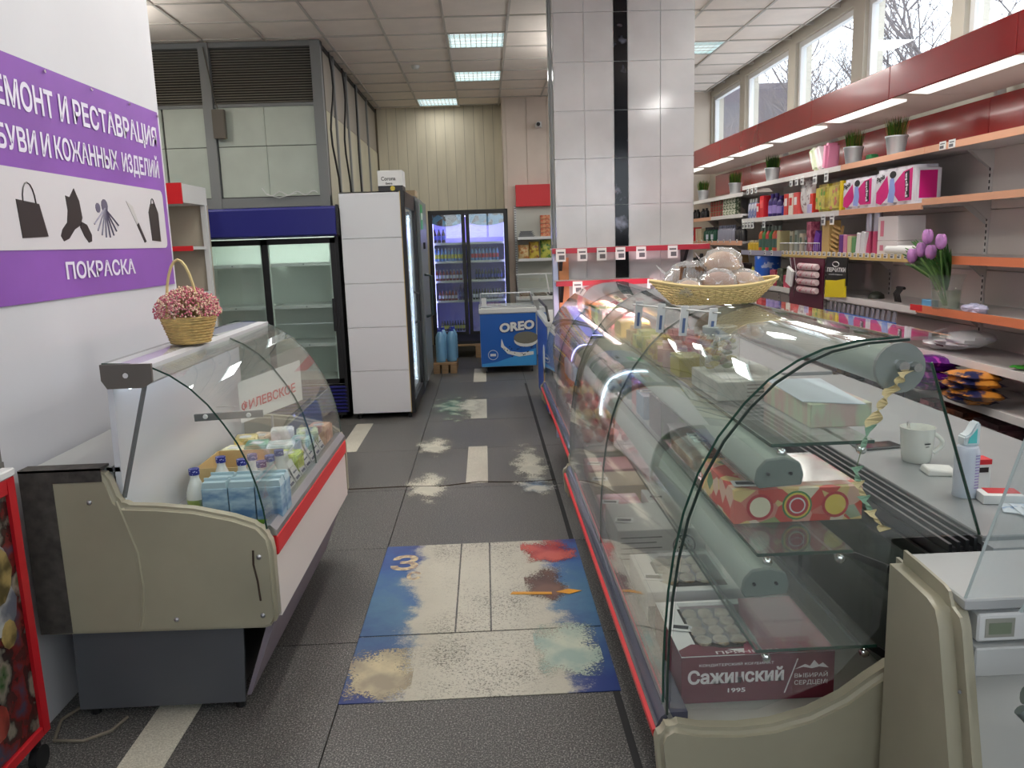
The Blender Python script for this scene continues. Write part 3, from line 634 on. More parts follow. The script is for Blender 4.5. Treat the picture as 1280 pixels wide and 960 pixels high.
#M('print_green',(34,62,30),.3,var=.4,vs=14),M('print_redpepper',(120,26,24),.3,var=.3,vs=14),M('print_aubergine',(52,30,40),.3,var=.4,vs=14),M('print_pale',(130,130,130),.3,var=.1,vs=14),M('print_yellow',(120,104,60),.3,var=.2,vs=14)],t,fix=False)
for y in (1.28,2.34): build(MB().cyl((xx-.012,y,.04),.04,.024,14,0,'x').box(xx-.006,xx+.006,y-.01,y+.01,.04,.11),'caster',BLACK,t)
# ================================================================== FLOOR STICKERS
def film(name,kind):
    m=bpy.data.materials.new(name); m.use_nodes=True; nt=m.node_tree; N=nt.nodes.new; L=nt.links.new; b=nt.nodes['Principled BSDF']; b.inputs['Roughness'].default_value=.35
    g=N('ShaderNodeNewGeometry'); sx=N('ShaderNodeSeparateXYZ'); L(g.outputs['Position'],sx.inputs[0])
    def noise(s,d=6,r=.6):
        n=N('ShaderNodeTexNoise'); n.inputs['Scale'].default_value=s; n.inputs['Detail'].default_value=d; n.inputs['Roughness'].default_value=r; L(g.outputs['Position'],n.inputs['Vector']); return n.outputs['Fac']
    def mth(op,a,bb,clamp=False):
        n=N('ShaderNodeMath'); n.operation=op; n.use_clamp=clamp
        for i,q in enumerate((a,bb)):
            if q is None: continue
            if isinstance(q,(int,float)): n.inputs[i].default_value=q
            else: L(q,n.inputs[i])
        return n.outputs[0]
    def mix(f,a,bb):
        n=N('ShaderNodeMix'); n.data_type='RGBA'
        if isinstance(f,(int,float)): n.inputs[0].default_value=f
        else: L(f,n.inputs[0])
        for i,q in ((6,a),(7,bb)):
            if isinstance(q,tuple): n.inputs[i].default_value=q
            else: L(q,n.inputs[i])
        return n.outputs[2]
    fine=noise(120,3,.8); big=noise(4,6,.65)
    if kind=='main':
        xc=mth('ABSOLUTE',mth('ADD',sx.outputs['X'],.07),None)
        # distance from the middle + noise -> print remains at the sides
        w=mth('ADD',xc,mth('MULTIPLY',mth('SUBTRACT',big,.5),.42))
        printm=mth('MULTIPLY',mth('SUBTRACT',mth('ADD',w,mth('MULTIPLY',mth('SUBTRACT',fine,.5),.12)),.30),16,True)
        rim=mth('MULTIPLY',mth('SUBTRACT',mth('ADD',w,mth('MULTIPLY',mth('SUBTRACT',fine,.5),.9)),.27),8,True)
        blue=N('ShaderNodeValToRGB'); L(mth('ADD',mth('MULTIPLY',mth('SUBTRACT',sx.outputs['Y'],2.6),.62),mth('MULTIPLY',mth('SUBTRACT',big,.5),.9)),blue.inputs[0])
        e=blue.color_ramp.elements; e[0].position=0; e[0].color=lin((40,58,116)); e[1].position=1; e[1].color=lin((50,58,120))
        for p_,c_ in ((.25,(60,88,130)),(.5,(78,116,146)),(.75,(52,92,150))): q=e.new(p_); q.color=lin(c_)
        white=mix(mth('MULTIPLY',mth('SUBTRACT',noise(3.1),.35),1.4,True),lin((192,188,172)),lin((168,166,150)))
        dirt=mth('MULTIPLY',mth('SUBTRACT',mth('ADD',fine,mth('MULTIPLY',noise(2.3,4),.35)),.71),8,True)
        white=mix(dirt,white,lin((84,80,72)))
        mid=mix(mth('MULTIPLY',mth('SUBTRACT',fine,.47),14,True),lin((96,72,70)),lin((190,186,168)))
        a=mix(rim,white,mid); c=mix(printm,a,blue.outputs[0])
        L(c,b.inputs['Base Color'])
    return m
FILM=film('floor_film_print','main')
t=thing('floor_sticker','large worn blue and white printed floor sticker in the aisle between the showcases','floor sticker',(-.075,3.36,0))
for x0,x1,y0,y1 in ((-.58,.43,2.62,3.105),(-.58,-.186,3.115,4.11),(-.178,-.036,3.115,4.11),(-.028,.43,3.115,4.11)):
    build(MB().box(x0,x1,y0,y1,.0005,.003),'film_sheet',FILM,t,fix=False)
for ch_,o_,w_,h_ in (('З',(-.535,3.78,.0045),.14,.2),('с',(-.44,3.66,.0045),.07,.10)): build(MB().text(ch_,o_,(1,0,0),(0,1,0),w_,h_,0,.03),'faded_lettering',M('faded_cream',(206,190,150),.5,c2=(150,130,120),vs=30,lo=.4,hi=.6),t,fix=False)
def worn(name,c1,c2,thr,seed=0,fs=90):
    m=bpy.data.materials.new(name); m.use_nodes=True; nt=m.node_tree; N=nt.nodes.new; L=nt.links.new; b=nt.nodes['Principled BSDF']; b.inputs['Roughness'].default_value=.45
    tc=N('ShaderNodeTexCoord'); n=N('ShaderNodeTexNoise'); n.inputs['Scale'].default_value=fs; n.inputs['Detail'].default_value=4; n.inputs['Roughness'].default_value=.8; L(tc.outputs['Object'],n.inputs['Vector'])
    ln=N('ShaderNodeVectorMath'); ln.operation='LENGTH'; mp=N('ShaderNodeMapping'); mp.inputs['Scale'].default_value=(2,2,0); L(tc.outputs['Generated'],mp.inputs[0]); mp.inputs['Location'].default_value=(-1,-1,0); L(mp.outputs[0],ln.inputs[0])
    n2=N('ShaderNodeTexNoise'); n2.inputs['Scale'].default_value=6; n2.inputs['Detail'].default_value=5; L(tc.outputs['Object'],n2.inputs['Vector'])
    a=N('ShaderNodeMath'); a.operation='MULTIPLY_ADD'; a.inputs[1].default_value=1.0; L(n.outputs['Fac'],a.inputs[0]); L(n2.outputs['Fac'],a.inputs[2])
    s=N('ShaderNodeMath'); s.operation='MULTIPLY_ADD'; s.inputs[1].default_value=-.4; L(ln.outputs['Value'],s.inputs[0]); L(a.outputs[0],s.inputs[2])
    k=N('ShaderNodeMath'); k.operation='SUBTRACT'; k.inputs[1].default_value=thr; L(s.outputs[0],k.inputs[0]); q=N('ShaderNodeMath'); q.operation='MULTIPLY'; q.inputs[1].default_value=12; q.use_clamp=True; L(k.outputs[0],q.inputs[0]); L(q.outputs[0],b.inputs['Alpha'])
    r=N('ShaderNodeValToRGB'); r.color_ramp.elements[0].position=.4; r.color_ramp.elements[1].position=.6; r.color_ramp.elements[0].color=lin(c1); r.color_ramp.elements[1].color=lin(c2); L(n2.outputs['Fac'],r.inputs[0]); L(r.outputs[0],b.inputs['Base Color'])
    return m
FW=worn('film_worn_white',(206,202,184),(186,184,168),0.72); FG=worn('film_worn_green',(70,120,104),(160,170,150),0.77); FB=worn('film_worn_blue',(70,100,130),(190,188,176),0.74); FR=worn('film_worn_red',(150,40,50),(190,90,80),0.62)
def patch(x0,x1,y0,y1,m,z=.004,parent=t,nm='print_remnant'):
    c=Vector(((x0+x1)/2,(y0+y1)/2,z)); b=MB().quad((x0-c.x,y0-c.y,0),(x1-c.x,y0-c.y,0),(x1-c.x,y1-c.y,0),(x0-c.x,y1-c.y,0))
    WL['__z']=Vector((0,0,0)); me=bpy.data.meshes.new(nm); me.from_pydata(b.v,[],b.f); me.materials.append(m); o=bpy.data.objects.new(nm,me); COL.objects.link(o); o.parent=parent; o.location=c-wl(parent); return o
patch(.13,.42,3.8,4.11,FR,.0045); patch(.13,.33,3.35,3.75,worn('film_worn_brown',(84,60,56),(110,80,70),0.64),.0046)
patch(.14,.40,2.72,3.15,worn('film_worn_fish',(190,196,176),(150,170,160),0.58),.0047); patch(-.58,-.33,2.63,3.0,worn('film_worn_fish2',(196,184,150),(150,140,120),0.58),.0048)
o=build(MB().prism([(.06,3.45),(.25,3.43),(.25,3.455),(.07,3.475)],'z',.0045,.006).prism([(.27,3.455),(.33,3.425),(.39,3.455),(.33,3.48)],'z',.0045,.006),'yellow_arrow',M('print_orange',(214,150,40),.4),t,fix=False)
for i,(x0,x1,y0,y1,m,l) in enumerate(((-.60,-.28,4.75,5.6,FW,'worn white floor sticker remnant left of the aisle strip'),(.12,.42,4.85,6.3,FW,'worn white and blue floor sticker remnant right of the aisle strip'),(-.62,-.3,5.9,6.6,FW,'small white floor sticker remnant farther along, left of the strip'),(-.65,-.1,7.0,8.6,FG,'greenish worn floor sticker remnant by the white fridge'))):
    t2=thing('floor_sticker',l,'floor sticker',((x0+x1)/2,(y0+y1)/2,0)); patch(x0,x1,y0,y1,m,.0025,t2,'worn_film')
    if i==1: patch(x0,x1+.02,4.85,5.35,FB,.0035,t2,'worn_film')
    if i==3: patch(-.35,-.05,7.2,8.4,FW,.0035,t2,'worn_film')
# ================================================================== LEFT GLASS-DOOR FRIDGE (empty)
def shelf_slab(b,x0,x1,y0,y1,z): b.box(x0,x1,y0,y1,z,z+.012).box(x0,x1,y0-.004,y0,z-.01,z+.022)
t=thing('display_fridge','wide empty two-door glass fridge with blue header and blue grille, left of the white fridge','fridge',(-1.99,7.75,0))
x0,x1,y0,y1=-2.68,-1.318,7.4,8.1
FIN=M('fridge_inner_pale',(232,238,230),.4)
b=MB().box(x0,x0+.03,y0,y1,.05,1.95).box(x1-.03,x1,y0,y1,.05,1.95).box(x0,x1,y0,y1,1.9,1.95).box(x0,x1,y1-.03,y1,.05,1.95).box(x0,x1,y0,y1,.05,.08); build(b,'cabinet',BLACK,t)
b=MB().box(x0+.03,x0+.04,y0+.03,y1-.04,.36,1.70).box(x1-.04,x1-.03,y0+.03,y1-.04,.36,1.70).box(x0+.03,x1-.03,y1-.04,y1-.03,.36,1.7).box(x0+.03,x1-.03,y0+.03,y1-.03,.34,.36).box(x0+.03,x1-.03,y0+.03,y1-.03,1.70,1.71); build(b,'inner_lining',FIN,t)
build(MB().prism([(y0-.10,1.715),(y0-.03,1.70),(y0,1.70),(y0,1.965),(y0-.08,1.965),(y0-.10,1.95)],'x',x0-.01,x1+.01),'header_panel',NAVY,t,bevel=.006)
for x in (x0-.028,x1+.01): build(MB().prism([(y0-.105,1.71),(y0,1.69),(y0,1.975),(y0-.09,1.975)],'x',x,x+.018),'header_end_cap',BLACK,t,bevel=.004)
for j,z in enumerate((1.45,1.06,.70)):
    for (a,c) in ((x0+.05,-2.01),(-1.97,x1-.05)):
        b=MB(); shelf_slab(b,a,c,y0+.12,y1-.06,z); o=build(b,'shelf',WHITEP,t)
        build(MB().cyl(((a+c)/2,y0+.11,z+.006),.007,.004,8,0,'y'),'shelf_clip',GREY,t)
bz=MB()
for (a,c,yy,nm) in ((x0+.03,-1.975,y0+.02,'left'),(-2.0,x1-.03,y0-.005,'right')):
    b=MB(); f=.045; b.box(a,a+f,yy,yy+.02,.35,1.69).box(c-f,c,yy,yy+.02,.35,1.69).box(a,c,yy,yy+.02,.35,.395).box(a,c,yy,yy+.02,1.64,1.69)
    o=build(b,'sliding_door',BLACK,t); build(MB().box(a+f-.005,c-f+.005,yy+.006,yy+.012,.39,1.645),'door_pane',GLD,o,fix=False)
    build(MB().box(a+f,a+f+.012,yy+.014,yy+.018,.395,1.64).box(c-f-.012,c-f,yy+.014,yy+.018,.395,1.64),'seal',FIN,o,fix=False)
    if nm=='right': build(MB().box(c-.06,c-.025,yy-.012,yy,.84,1.14),'handle',BLACK,o,bevel=.004)
build(MB().box(-1.85,-1.4,y0+.05,y0+.09,1.66,1.69),'added_lamp',M('added_lamp_dim',(230,240,236),.4,emit=1),t); area('fridge_light',(-1.95,y0+.12,1.66),(.35,0,0),1.1,.06,5,(.93,1,.97))  # lamp bar and area light added to brighten the empty cabinet
GRB=M('grille_blue',(30,32,104),.45)
build(MB().box(x0+.01,x1-.01,y0+.02,y0+.03,.06,.33),'grille_backing',BLACK,t)
for k in range(8): build(MB().rbox(((x0+x1)/2,y0+.005,.085+k*.033),(x1-x0-.03,.024,.008),(.5,0,0)),'grille_slat',GRB,t,fix=False)
build(MB().cyl((x1-.1,y0+.1,0),.02,.06,8).cyl((x0+.1,y0+.1,0),.02,.06,8).cyl((x1-.1,y1-.1,0),.02,.06,8).cyl((x0+.1,y1-.1,0),.02,.06,8),'feet',BLACK,t)
# shelf unit with red canopy at far left
t=thing('wall_shelving','white shelf unit with red canopy and red price rails, far left behind the white wall','shelving',(-2.9,6.8,0))
build(MB().box(-3.6,-2.34,6.5,7.05,1.985,2.13),'canopy',WHITEP,t); build(MB().box(-3.6,-2.34,6.485,6.5,1.975,2.135),'canopy_front',REDP,t)
build(MB().box(-3.6,-2.34,7.03,7.06,0,1.985),'back_panel',M('shelf_back_beige',(176,166,148),.6),t); build(MB().box(-2.38,-2.34,6.99,7.03,0,1.985).box(-3.6,-3.56,6.99,7.03,0,1.985),'upright',WHITEP,t)
for z in (1.62,1.24,.86,.48): o=build(MB().box(-3.58,-2.36,6.68,7.03,z,z+.025),'shelf',WHITEP,t); build(MB().box(-3.58,-2.36,6.665,6.68,z-.01,z+.03),'price_rail',REDP,o)
build(MB().box(-3.6,-2.34,6.6,7.03,0,.12),'base',WHITEP,t)
# ================================================================== WHITE SIDE FRIDGE ROW (doors face the aisle)
ORD=['first','second','third','fourth','fifth','sixth','seventh','eighth','ninth','tenth','eleventh','twelfth']
def bottle(c,r,h,m,cap,lab=None,name='drink_bottle',label=None,group=None,seg=8,cat='bottle'):
    b=MB().lathe([(r*.9,0),(r,h*.05),(r,h*.6),(r*.8,h*.72),(r*.4,h*.86),(r*.38,h*.93)],c,seg); b.lathe([(r*.45,h*.92),(r*.45,h)],c,seg,1)
    if lab is not None: b.lathe([(r*1.03,h*.25),(r*1.03,h*.55)],c,seg,2,False)
    return tag(build(b,name,[m,cap]+([lab] if lab is not None else []),smooth=True),label,cat,group)
t=thing('upright_fridge','tall white-sided fridge with lit glass door facing the aisle, nearest in the row','fridge',(-.98,7.95,0))
x0,x1,y0,y1=-1.28,-.70,7.38,8.45
WPN=M('white_quilted_panel',(212,214,216),.4)
for k in range(5): build(MB().box(x0,x1-.04,y0-.012,y0,.06+.403*k,.06+.403*(k+1)-.005),'side_panel',WPN,t,bevel=.002)
build(MB().box(x0,x1-.03,y0,y0+.04,.05,2.08).box(x0,x1-.03,y1-.04,y1,.05,2.08).box(x0,x0+.04,y0,y1,.05,2.08).box(x0,x1-.03,y0,y1,2.03,2.08).box(x0,x1-.03,y0,y1,.05,.2),'cabinet',WHITEP,t)
build(MB().box(x1-.04,x1-.034,y0-.013,y0-.002,.05,2.08),'edge_tape',M('yellowed_tape',(186,160,100),.7),t)
b=MB(); f=.06
b.box(x1-.034,x1,y0-.01,y0+f,.05,2.08).box(x1-.034,x1,y1-f,y1,.05,2.08).box(x1-.034,x1,y0,y1,.05,.16).box(x1-.034,x1,y0,y1,1.94,2.08); o=build(b,'door',BLACK,t)
build(MB().box(x1-.022,x1-.014,y0+f,y1-f,.16,1.94),'door_pane',GLD,o,fix=False)
build(MB().tube([(x1,y0+.45,1.15),(x1+.05,y0+.45,1.13),(x1+.05,y0+.45,.87),(x1,y0+.45,.85)],.01,6),'handle',BLACK,o)
build(MB().box(x1-.075,x1-.055,y0+.065,y0+.09,.2,1.9).box(x1-.075,x1-.055,y1-.09,y1-.065,.2,1.9),'led_strip',M('led_white',(225,235,255),.3,emit=9),t)
for k in range(6): build(MB().box(x0+.05,x1-.1,y0+.05,y1-.05,.22+.29*k,.235+.29*k),'shelf',WHITEP,t,fix=False)
cans=[M('can_orange',(210,120,50),.3,metal=.3),M('can_green',(50,120,60),.3,metal=.3),M('can_red',(180,30,36),.3,metal=.3),M('can_white',(210,212,216),.3,metal=.3),M('can_blue',(40,60,150),.3,metal=.3)]
for k in range(6):
    for j in range(7):
        q=tag(build(MB().lathe([(.026,0),(.031,.008),(.031,.15),(.024,.165)],(x1-.14,y0+.16+j*.13,.236+.29*k),8),'drink_can',cans[(k+j//3)%5],smooth=True),ORD[j]+' slim can from the near end, '+ORD[k]+' shelf up in the white-sided fridge','can','cans in the white-sided fridge')
b=MB()
for x in (x0+.05,x1-.06): 
    for y in (y0+.05,y1-.05): b.cyl((x,y,0),.02,.06,8)
build(b,'feet',BLACK,t)
t=thing('carton_box','white and black beer carton standing on top of the white-sided fridge','box',(-.82,7.62,2.081))
build(MB().box(-.94,-.72,7.5,7.76,2.081,2.165),'lower_band',M('carton_dark',(34,34,38),.5),t,fix=False); build(MB().box(-.941,-.719,7.499,7.761,2.135,2.27),'upper_band',PAPER,t,fix=False)
build(MB().text('Corona',(-.91,7.4975,2.18),(1,0,0),(0,0,1),.13,.035,0,.02),'lettering',INK,t,fix=False); build(MB().text('Extra',(-.87,7.4975,2.145),(1,0,0),(0,0,1),.06,.02,0,.02),'lettering',INK,t,fix=False)
build(MB().cyl((-.81,7.498,2.11),.022,.003,12,0,'y'),'yellow_emblem',M('emblem_yellow',(200,180,60),.5),t); build(MB().box(-.74,-.72,7.5,7.52,2.2,2.24),'black_mark',INK,t)
t=thing('upright_fridge','dark grey fridge with green sticker and long handle, second in the left row','fridge',(-.98,9.0,0))
x0,x1,y0,y1=-1.28,-.66,8.55,9.5
build(MB().box(x0,x1-.04,y0,y1,.05,2.1),'cabinet',M('fridge_dark_grey',(92,96,98),.4),t,bevel=.01); build(MB().box(x1-.04,x1,y0,y1,.14,2.06),'door',M('fridge_door_grey',(112,118,118),.35),t,bevel=.006)
build(MB().box(x1,x1+.003,y0+.1,y0+.38,1.76,2.02),'green_sticker',M('sticker_green',(30,150,80),.4),t); build(MB().box(x1+.003,x1+.004,y0+.16,y0+.32,1.86,1.93),'sticker_mark',PAPER,t)
build(MB().tube([(x1,y0+.25,1.28),(x1+.07,y0+.25,1.26),(x1+.07,y0+.25,.84),(x1,y0+.25,.82)],.018,6),'handle',M('handle_teal_black',(30,50,52),.4),t); build(MB().box(x1,x1+.02,y0+.3,y0+.42,1.55,1.62),'latch',BLACK,t)
build(MB().box(x0+.02,x1-.06,y0+.02,y1-.02,0,.05),'base',BLACK,t)
build(MB().box(-1.1,-.7,8.6,8.9,2.1,2.16),'top_board',M('board_beige',(160,140,112),.8),t)
# ================================================================== FAR TWO-DOOR DRINKS FRIDGE
WOOD=M('pallet_wood',(150,122,90),.8,var=.12,vs=9,stretch=(1,8,8))
def pallet(name,label,x0,x1,y0,y1,h):
    t=thing(name,label,'pallet',((x0+x1)/2,(y0+y1)/2,0)); n=max(3,int((y1-y0)/.14))
    for k in range(n): yy=y0+(y1-y0)*(k+.5)/n; build(MB().box(x0,x1,yy-.05,yy+.05,h-.022,h),'board',WOOD,t,fix=False)
    for x in (x0,(x0+x1)/2-.04,x1-.08):
        build(MB().box(x,x+.08,y0,y1,h-.044,h-.022),'bearer',WOOD,t,fix=False)
        for y in (y0,(y0+y1)/2-.05,y1-.1): build(MB().box(x,x+.08,y,y+.1,.02,h-.044),'block',WOOD,t,fix=False)
        build(MB().box(x,x+.08,y0,y1,0,.02),'bottom_board',WOOD,t,fix=False)
pallet('wooden_pallet','wooden pallet under the lit two-door drinks fridge',-.72,.45,11.2,12.0,.19)
t=thing('display_fridge','black framed two-door drinks fridge with bluish lit shelves of bottles, against the far wall','fridge',(-.21,11.65,.191))
x0,x1,y0,y1=-.76,.34,11.3,11.98
LIL=M('fridge_liner_lilac',(160,154,222),.5)
b=MB().box(x0,x0+.035,y0,y1,.2,2.05).box(x1-.035,x1,y0,y1,.2,2.05).box(x0,x1,y0,y1,1.99,2.05).box(x0,x1,y1-.03,y1,.2,2.05).box(x0,x1,y0,y1,.19,.23); build(b,'cabinet',BLACK,t)
b=MB().box(x0+.035,x1-.035,y1-.04,y1-.03,.33,1.99).box(x0+.035,x0+.045,y0+.05,y1-.04,.33,1.99).box(x1-.045,x1-.035,y0+.05,y1-.04,.33,1.99).box(x0+.035,x1-.035,y0+.05,y1-.04,.32,.335); build(b,'liner',LIL,t)
build(MB().box(x0+.02,x1-.02,y0,y0+.03,.23,.33),'kick_grille',M('kick_navy',(34,36,60),.5),t)
LED=M('led_violet',(180,176,255),.3,emit=8)
build(MB().box(x0+.048,x0+.06,y0+.06,y0+.08,.36,1.95).box(x1-.06,x1-.048,y0+.06,y0+.08,.36,1.95).box(x0+.1,x1-.1,y0+.06,y0+.08,1.96,1.975),'led_strip',LED,t)
area('fridge_light',(-.2,y0+.1,1.93),(.5,0,0),.9,.08,10,(.66,.62,1))
HDR=M('header_print',(60,40,50),.4,c2=(60,120,170),pat='cell',vs=13,lo=.3,hi=.7,emit=.25)
for (a,c) in ((x0+.01,-.255),(-.245,x1-.01)):
    f=.05; b=MB().box(a,a+f,y0-.035,y0-.002,.33,2.03).box(c-f,c,y0-.035,y0-.002,.33,2.03).box(a+f,c-f,y0-.035,y0-.002,.33,.37).box(a+f,c-f,y0-.035,y0-.002,1.99,2.03); o=build(b,'door',BLACK,t)
    build(MB().box(a+f,c-f,y0-.02,y0-.014,.37,1.99),'door_pane',GLD,o,fix=False)
    build(MB().prism([(a+f,1.99),(a+f,1.87),(a+f+.1,1.84),((a+c)/2,1.83),(c-f-.1,1.84),(c-f,1.87),(c-f,1.99)],'y',y0-.012,y0-.008),'printed_header',HDR,o)
    build(MB().box(a+.015,a+.035,y0-.06,y0-.035,.9,1.5),'handle',BLACK,o)
C_={'cola':M('bottle_cola_dark',(40,18,22),.2),'water':M('bottle_water_blue',(120,160,210),.2),'dkg':M('bottle_dark_green',(28,44,38),.2),'red':M('can_dark_red',(120,26,34),.3),'gold':M('bottle_amber_dark',(58,48,26),.25),'purp':M('bottle_purple',(54,40,130),.25)}
L_={'y':M('label_yellow',(200,196,60),.5),'r':M('label_red',(180,40,60),.5),'w':M('label_white',(200,204,214),.5),'b':M('label_blue',(40,60,150),.5)}
CB=M('cap_blue',(40,60,160),.4); CW=M('cap_white',(210,210,210),.4); CK=M('cap_dark',(40,36,40),.4)
rows=[(1.60,'top shelf',[(-.69,3,.062,.20,'cola',CB,'b')],[]),
 (1.345,'second shelf',[(-.69,9,.048,.19,'water',CW,'y')],[(-.17,8,.05,.19,'water',CK,'r')]),
 (1.075,'third shelf',[(-.68,8,.048,.16,'red',CW,'w')],[(-.12,9,.043,.16,'dkg',CK,'b')]),
 (.795,'fourth shelf',[(-.65,6,.045,.15,'red',CK,'w'),(-.36,2,.06,.23,'purp',CB,'b')],[(-.17,11,.04,.16,'dkg',CK,'w')]),
 (.365,'bottom shelf',[(-.64,10,.038,.15,'gold',CK,'y')],[])]
nmz={'cola':'dark cola bottle with blue label','water':'clear bluish drink bottle','red':'dark red drink can-shaped bottle with pale label','dkg':'dark green small drink bottle','purp':'large purple bottle','gold':'dark amber bottle with yellow label'}
for z,sn,lf,rt in rows:
    if z>.4: build(MB().box(x0+.05,x1-.05,y0+.09,y1-.05,z-.012,z-.002).box(x0+.05,x1-.05,y0+.085,y0+.09,z-.02,z+.012),'shelf',WHITEP,t,fix=False)
    for side,lst in (('left',lf),('right',rt)):
        for (xs,n,dx,h,mk,cap,lb) in lst:
            for k in range(n): bottle((xs+k*dx,y0+.14,z),dx*.44,h,C_[mk],cap,L_[lb],label='%s from the left: %s, %s, %s door, drinks fridge'%(ORD[k],nmz[mk].replace(' with blue label','').replace(' with pale label','').replace(' with yellow label',''),sn,side),group='%s, %s door, %s'%(nmz[mk],side,sn))
# water bottles on a small pallet
pallet('wooden_pallet','short wooden pallet carrying big water bottles beside the grey fridge',-.69,-.40,9.9,10.5,.13)
WAT=M('water_bottle_plastic',(120,170,205),.12,spec=.8)
for i,(x,y) in enumerate(((-.60,10.05),(-.46,10.08),(-.58,10.3),(-.45,10.33))):
    l=['front left','front right','rear left','rear right'][i]+' large blue water bottle on the short pallet'
    t=thing('water_bottle',l,'bottle',(x,y,.131),'large water bottles on the pallet')
    prof=[(.058,0),(.063,.01)]+[q for k in range(6) for q in ((.063,.03+k*.045),(.059,.045+k*.045))]+[(.06,.31),(.035,.37),(.022,.385)]
    build(MB().lathe(prof,(x,y,.131),12),'bottle_body',WAT,t,smooth=True); build(MB().cyl((x,y,.515),.026,.025,10),'cap',CB,t); build(MB().tube([(x-.03,y,.50),(x-.02,y,.56),(x+.02,y,.56),(x+.03,y,.50)],.005,4),'carry_handle',CB,t)
# ================================================================== CHEST FREEZERS
OB=M('freezer_blue',(24,92,176),.35); OBL=M('freezer_light_blue',(60,150,214),.35)
t=thing('chest_freezer','blue chest freezer with biscuit ice-cream print and sliding glass lid, facing the aisle','freezer',(.24,10.1,0))
x0,x1,y0,y1=-.09,.60,9.78,10.6
build(MB().box(x0,x1,y0,y1,.08,.76),'body',WHITEP,t,bevel=.01)
build(MB().box(x0+.002,x1-.002,y0-.004,y0,.085,.735),'front_print',OB,t); build(MB().prism([(x0+.01,.09),(x1-.01,.09),(x1-.01,.30),(.3,.20),(.1,.14),(x0+.01,.12)],'y',y0-.006,y0-.004),'print_light_area',OBL,t)
build(MB().box(x0-.01,x1+.01,y0-.012,y1+.012,.74,.80),'rim',WHITEP,t,bevel=.006)
build(MB().text('OREO',(.15,y0-.011,.50),(1,.0,.09),(0,0,1),.43,.115,0,.05),'lettering',PAPER,t,fix=False)
build(MB().text('OREO',(.14,y0-.008,.49),(1,.0,.09),(0,0,1),.455,.13,0,.09),'lettering_shadow',M('print_navy',(16,40,110),.4),t,fix=False)
def cookie(parent,c,r,axis='y'):
    build(MB().lathe([(r*.98,0),(r*.98,-.004)],c,18,0,True,'y',1,.55),'cookie_cream',PAPER,parent); b=MB().lathe([(r,0),(r,-.006)],(c[0],c[1],c[2]+r*.22),18,0,True,'y',1,.5)
    build(b,'cookie',M('cookie_black',(24,22,26),.6,c2=(110,108,96),pat='vor',vs=60,lo=.1,hi=.14),parent)
cookie(t,(.47,y0-.008,.40),.15)
b=MB(); rnd=random.Random(3)
b.prism([(.17,.43),(.2,.34),(.28,.27),(.40,.25),(.56,.26),(.56,.22),(.38,.20),(.24,.24),(.16,.33)],'y',y0-.008,y0-.004)
build(b,'milk_splash',PAPER,t)
b=MB()
for k in range(26): b.cyl((.18+.38*rnd.random(),y0-.012,.20+.13*rnd.random()),rnd.uniform(.003,.009),.004,6,0,'y')
o=build(b,'crumbs',INK,t,fix=False); o['kind']='stuff'
build(MB().lathe([(.062,0),(.062,-.002)],(.06,y0-.004,.23),20,0,True,'y'),'round_badge',PAPER,t); build(MB().lathe([(.056,0),(.056,-.002)],(.06,y0-.0055,.23),20,0,True,'y'),'badge_ring',OB,t); build(MB().box(.025,.095,y0-.011,y0-.0075,.215,.245),'badge_bar',PAPER,t)
build(MB().prism([(y0+.03,.80),(y1-.02,.80),(y1-.02,.93),(y0+.03,.815)],'x',x0+.01,x0+.02).prism([(y0+.03,.80),(y1-.02,.80),(y1-.02,.93),(y0+.03,.815)],'x',x1-.02,x1-.01),'lid_side',LGREY,t)
o=build(MB().tube([(x0+.015,y0+.03,.82),(x1-.015,y0+.03,.82),(x1-.015,y1-.03,.935),(x0+.015,y1-.03,.935)],.01,4,0,True),'lid_frame',ALU,t); build(MB().add([(x0+.02,y0+.03,.822),(x1-.02,y0+.03,.822),(x1-.02,y1-.03,.937),(x0+.02,y1-.03,.937)],[(0,1,2,3)]),'lid_glass',GLD,o,fix=False)
b=MB()
for k in range(8): b.tube([(x0+.05+.085*k,y0+.1,.79),(x0+.05+.085*k,y1-.1,.79)],.003,4)
for k in range(5): b.tube([(x0+.05,y0+.1+.15*k,.79),(x1-.05,y0+.1+.15*k,.79)],.003,4)
build(b,'wire_baskets',ALU,t); build(MB().box(x0+.03,x1-.03,y0+.04,y1-.04,.765,.77),'frosty_floor',M('frost_grey',(150,152,148),.7),t,fix=False)
build(MB().box(x0+.03,x0+.09,y0+.03,y0+.036,.835,.93),'side_label',PAPER,t)
for x,y in ((x0+.06,y0+.06),(x1-.06,y0+.06),(x0+.06,y1-.06),(x1-.06,y1-.06)): build(MB().cyl((x-.01,y,.03),.03,.02,10,0,'x').box(x-.01,x+.01,y-.02,y+.02,.05,.08),'caster',BLACK,t)
t=thing('chest_freezer','blue chest freezer seen end-on beside the pillar, ice-cream print on its aisle side','freezer',(.84,7.65,0))
x0,x1,y0,y1=.525,1.15,7.02,8.3
build(MB().box(x0,x1,y0,y1,.06,.86),'body',WHITEP,t,bevel=.01); build(MB().box(x0+.05,x1-.05,y0+.05,y1-.05,0,.06),'base',BLACK,t); build(MB().box(x0-.004,x0,y0,y1,.08,.85),'side_print',M('freezer_royal_blue',(28,86,190),.4),t)
build(MB().box(x0-.01,x1+.01,y0-.01,y1+.01,.85,.89),'rim',WHITEP,t,bevel=.005)
b=MB().prism([(7.3,.42),(7.36,.08),(7.44,.08),(7.5,.42)],'x',x0-.007,x0-.004); build(b,'printed_cone',M('cone_tan',(196,150,100),.6),t); build(MB().lathe([(.11,0),(.11,-.003)],(x0-.004,7.4,.5),14,0,True,'x',1,1.3),'printed_ice_cream',PAPER,t)
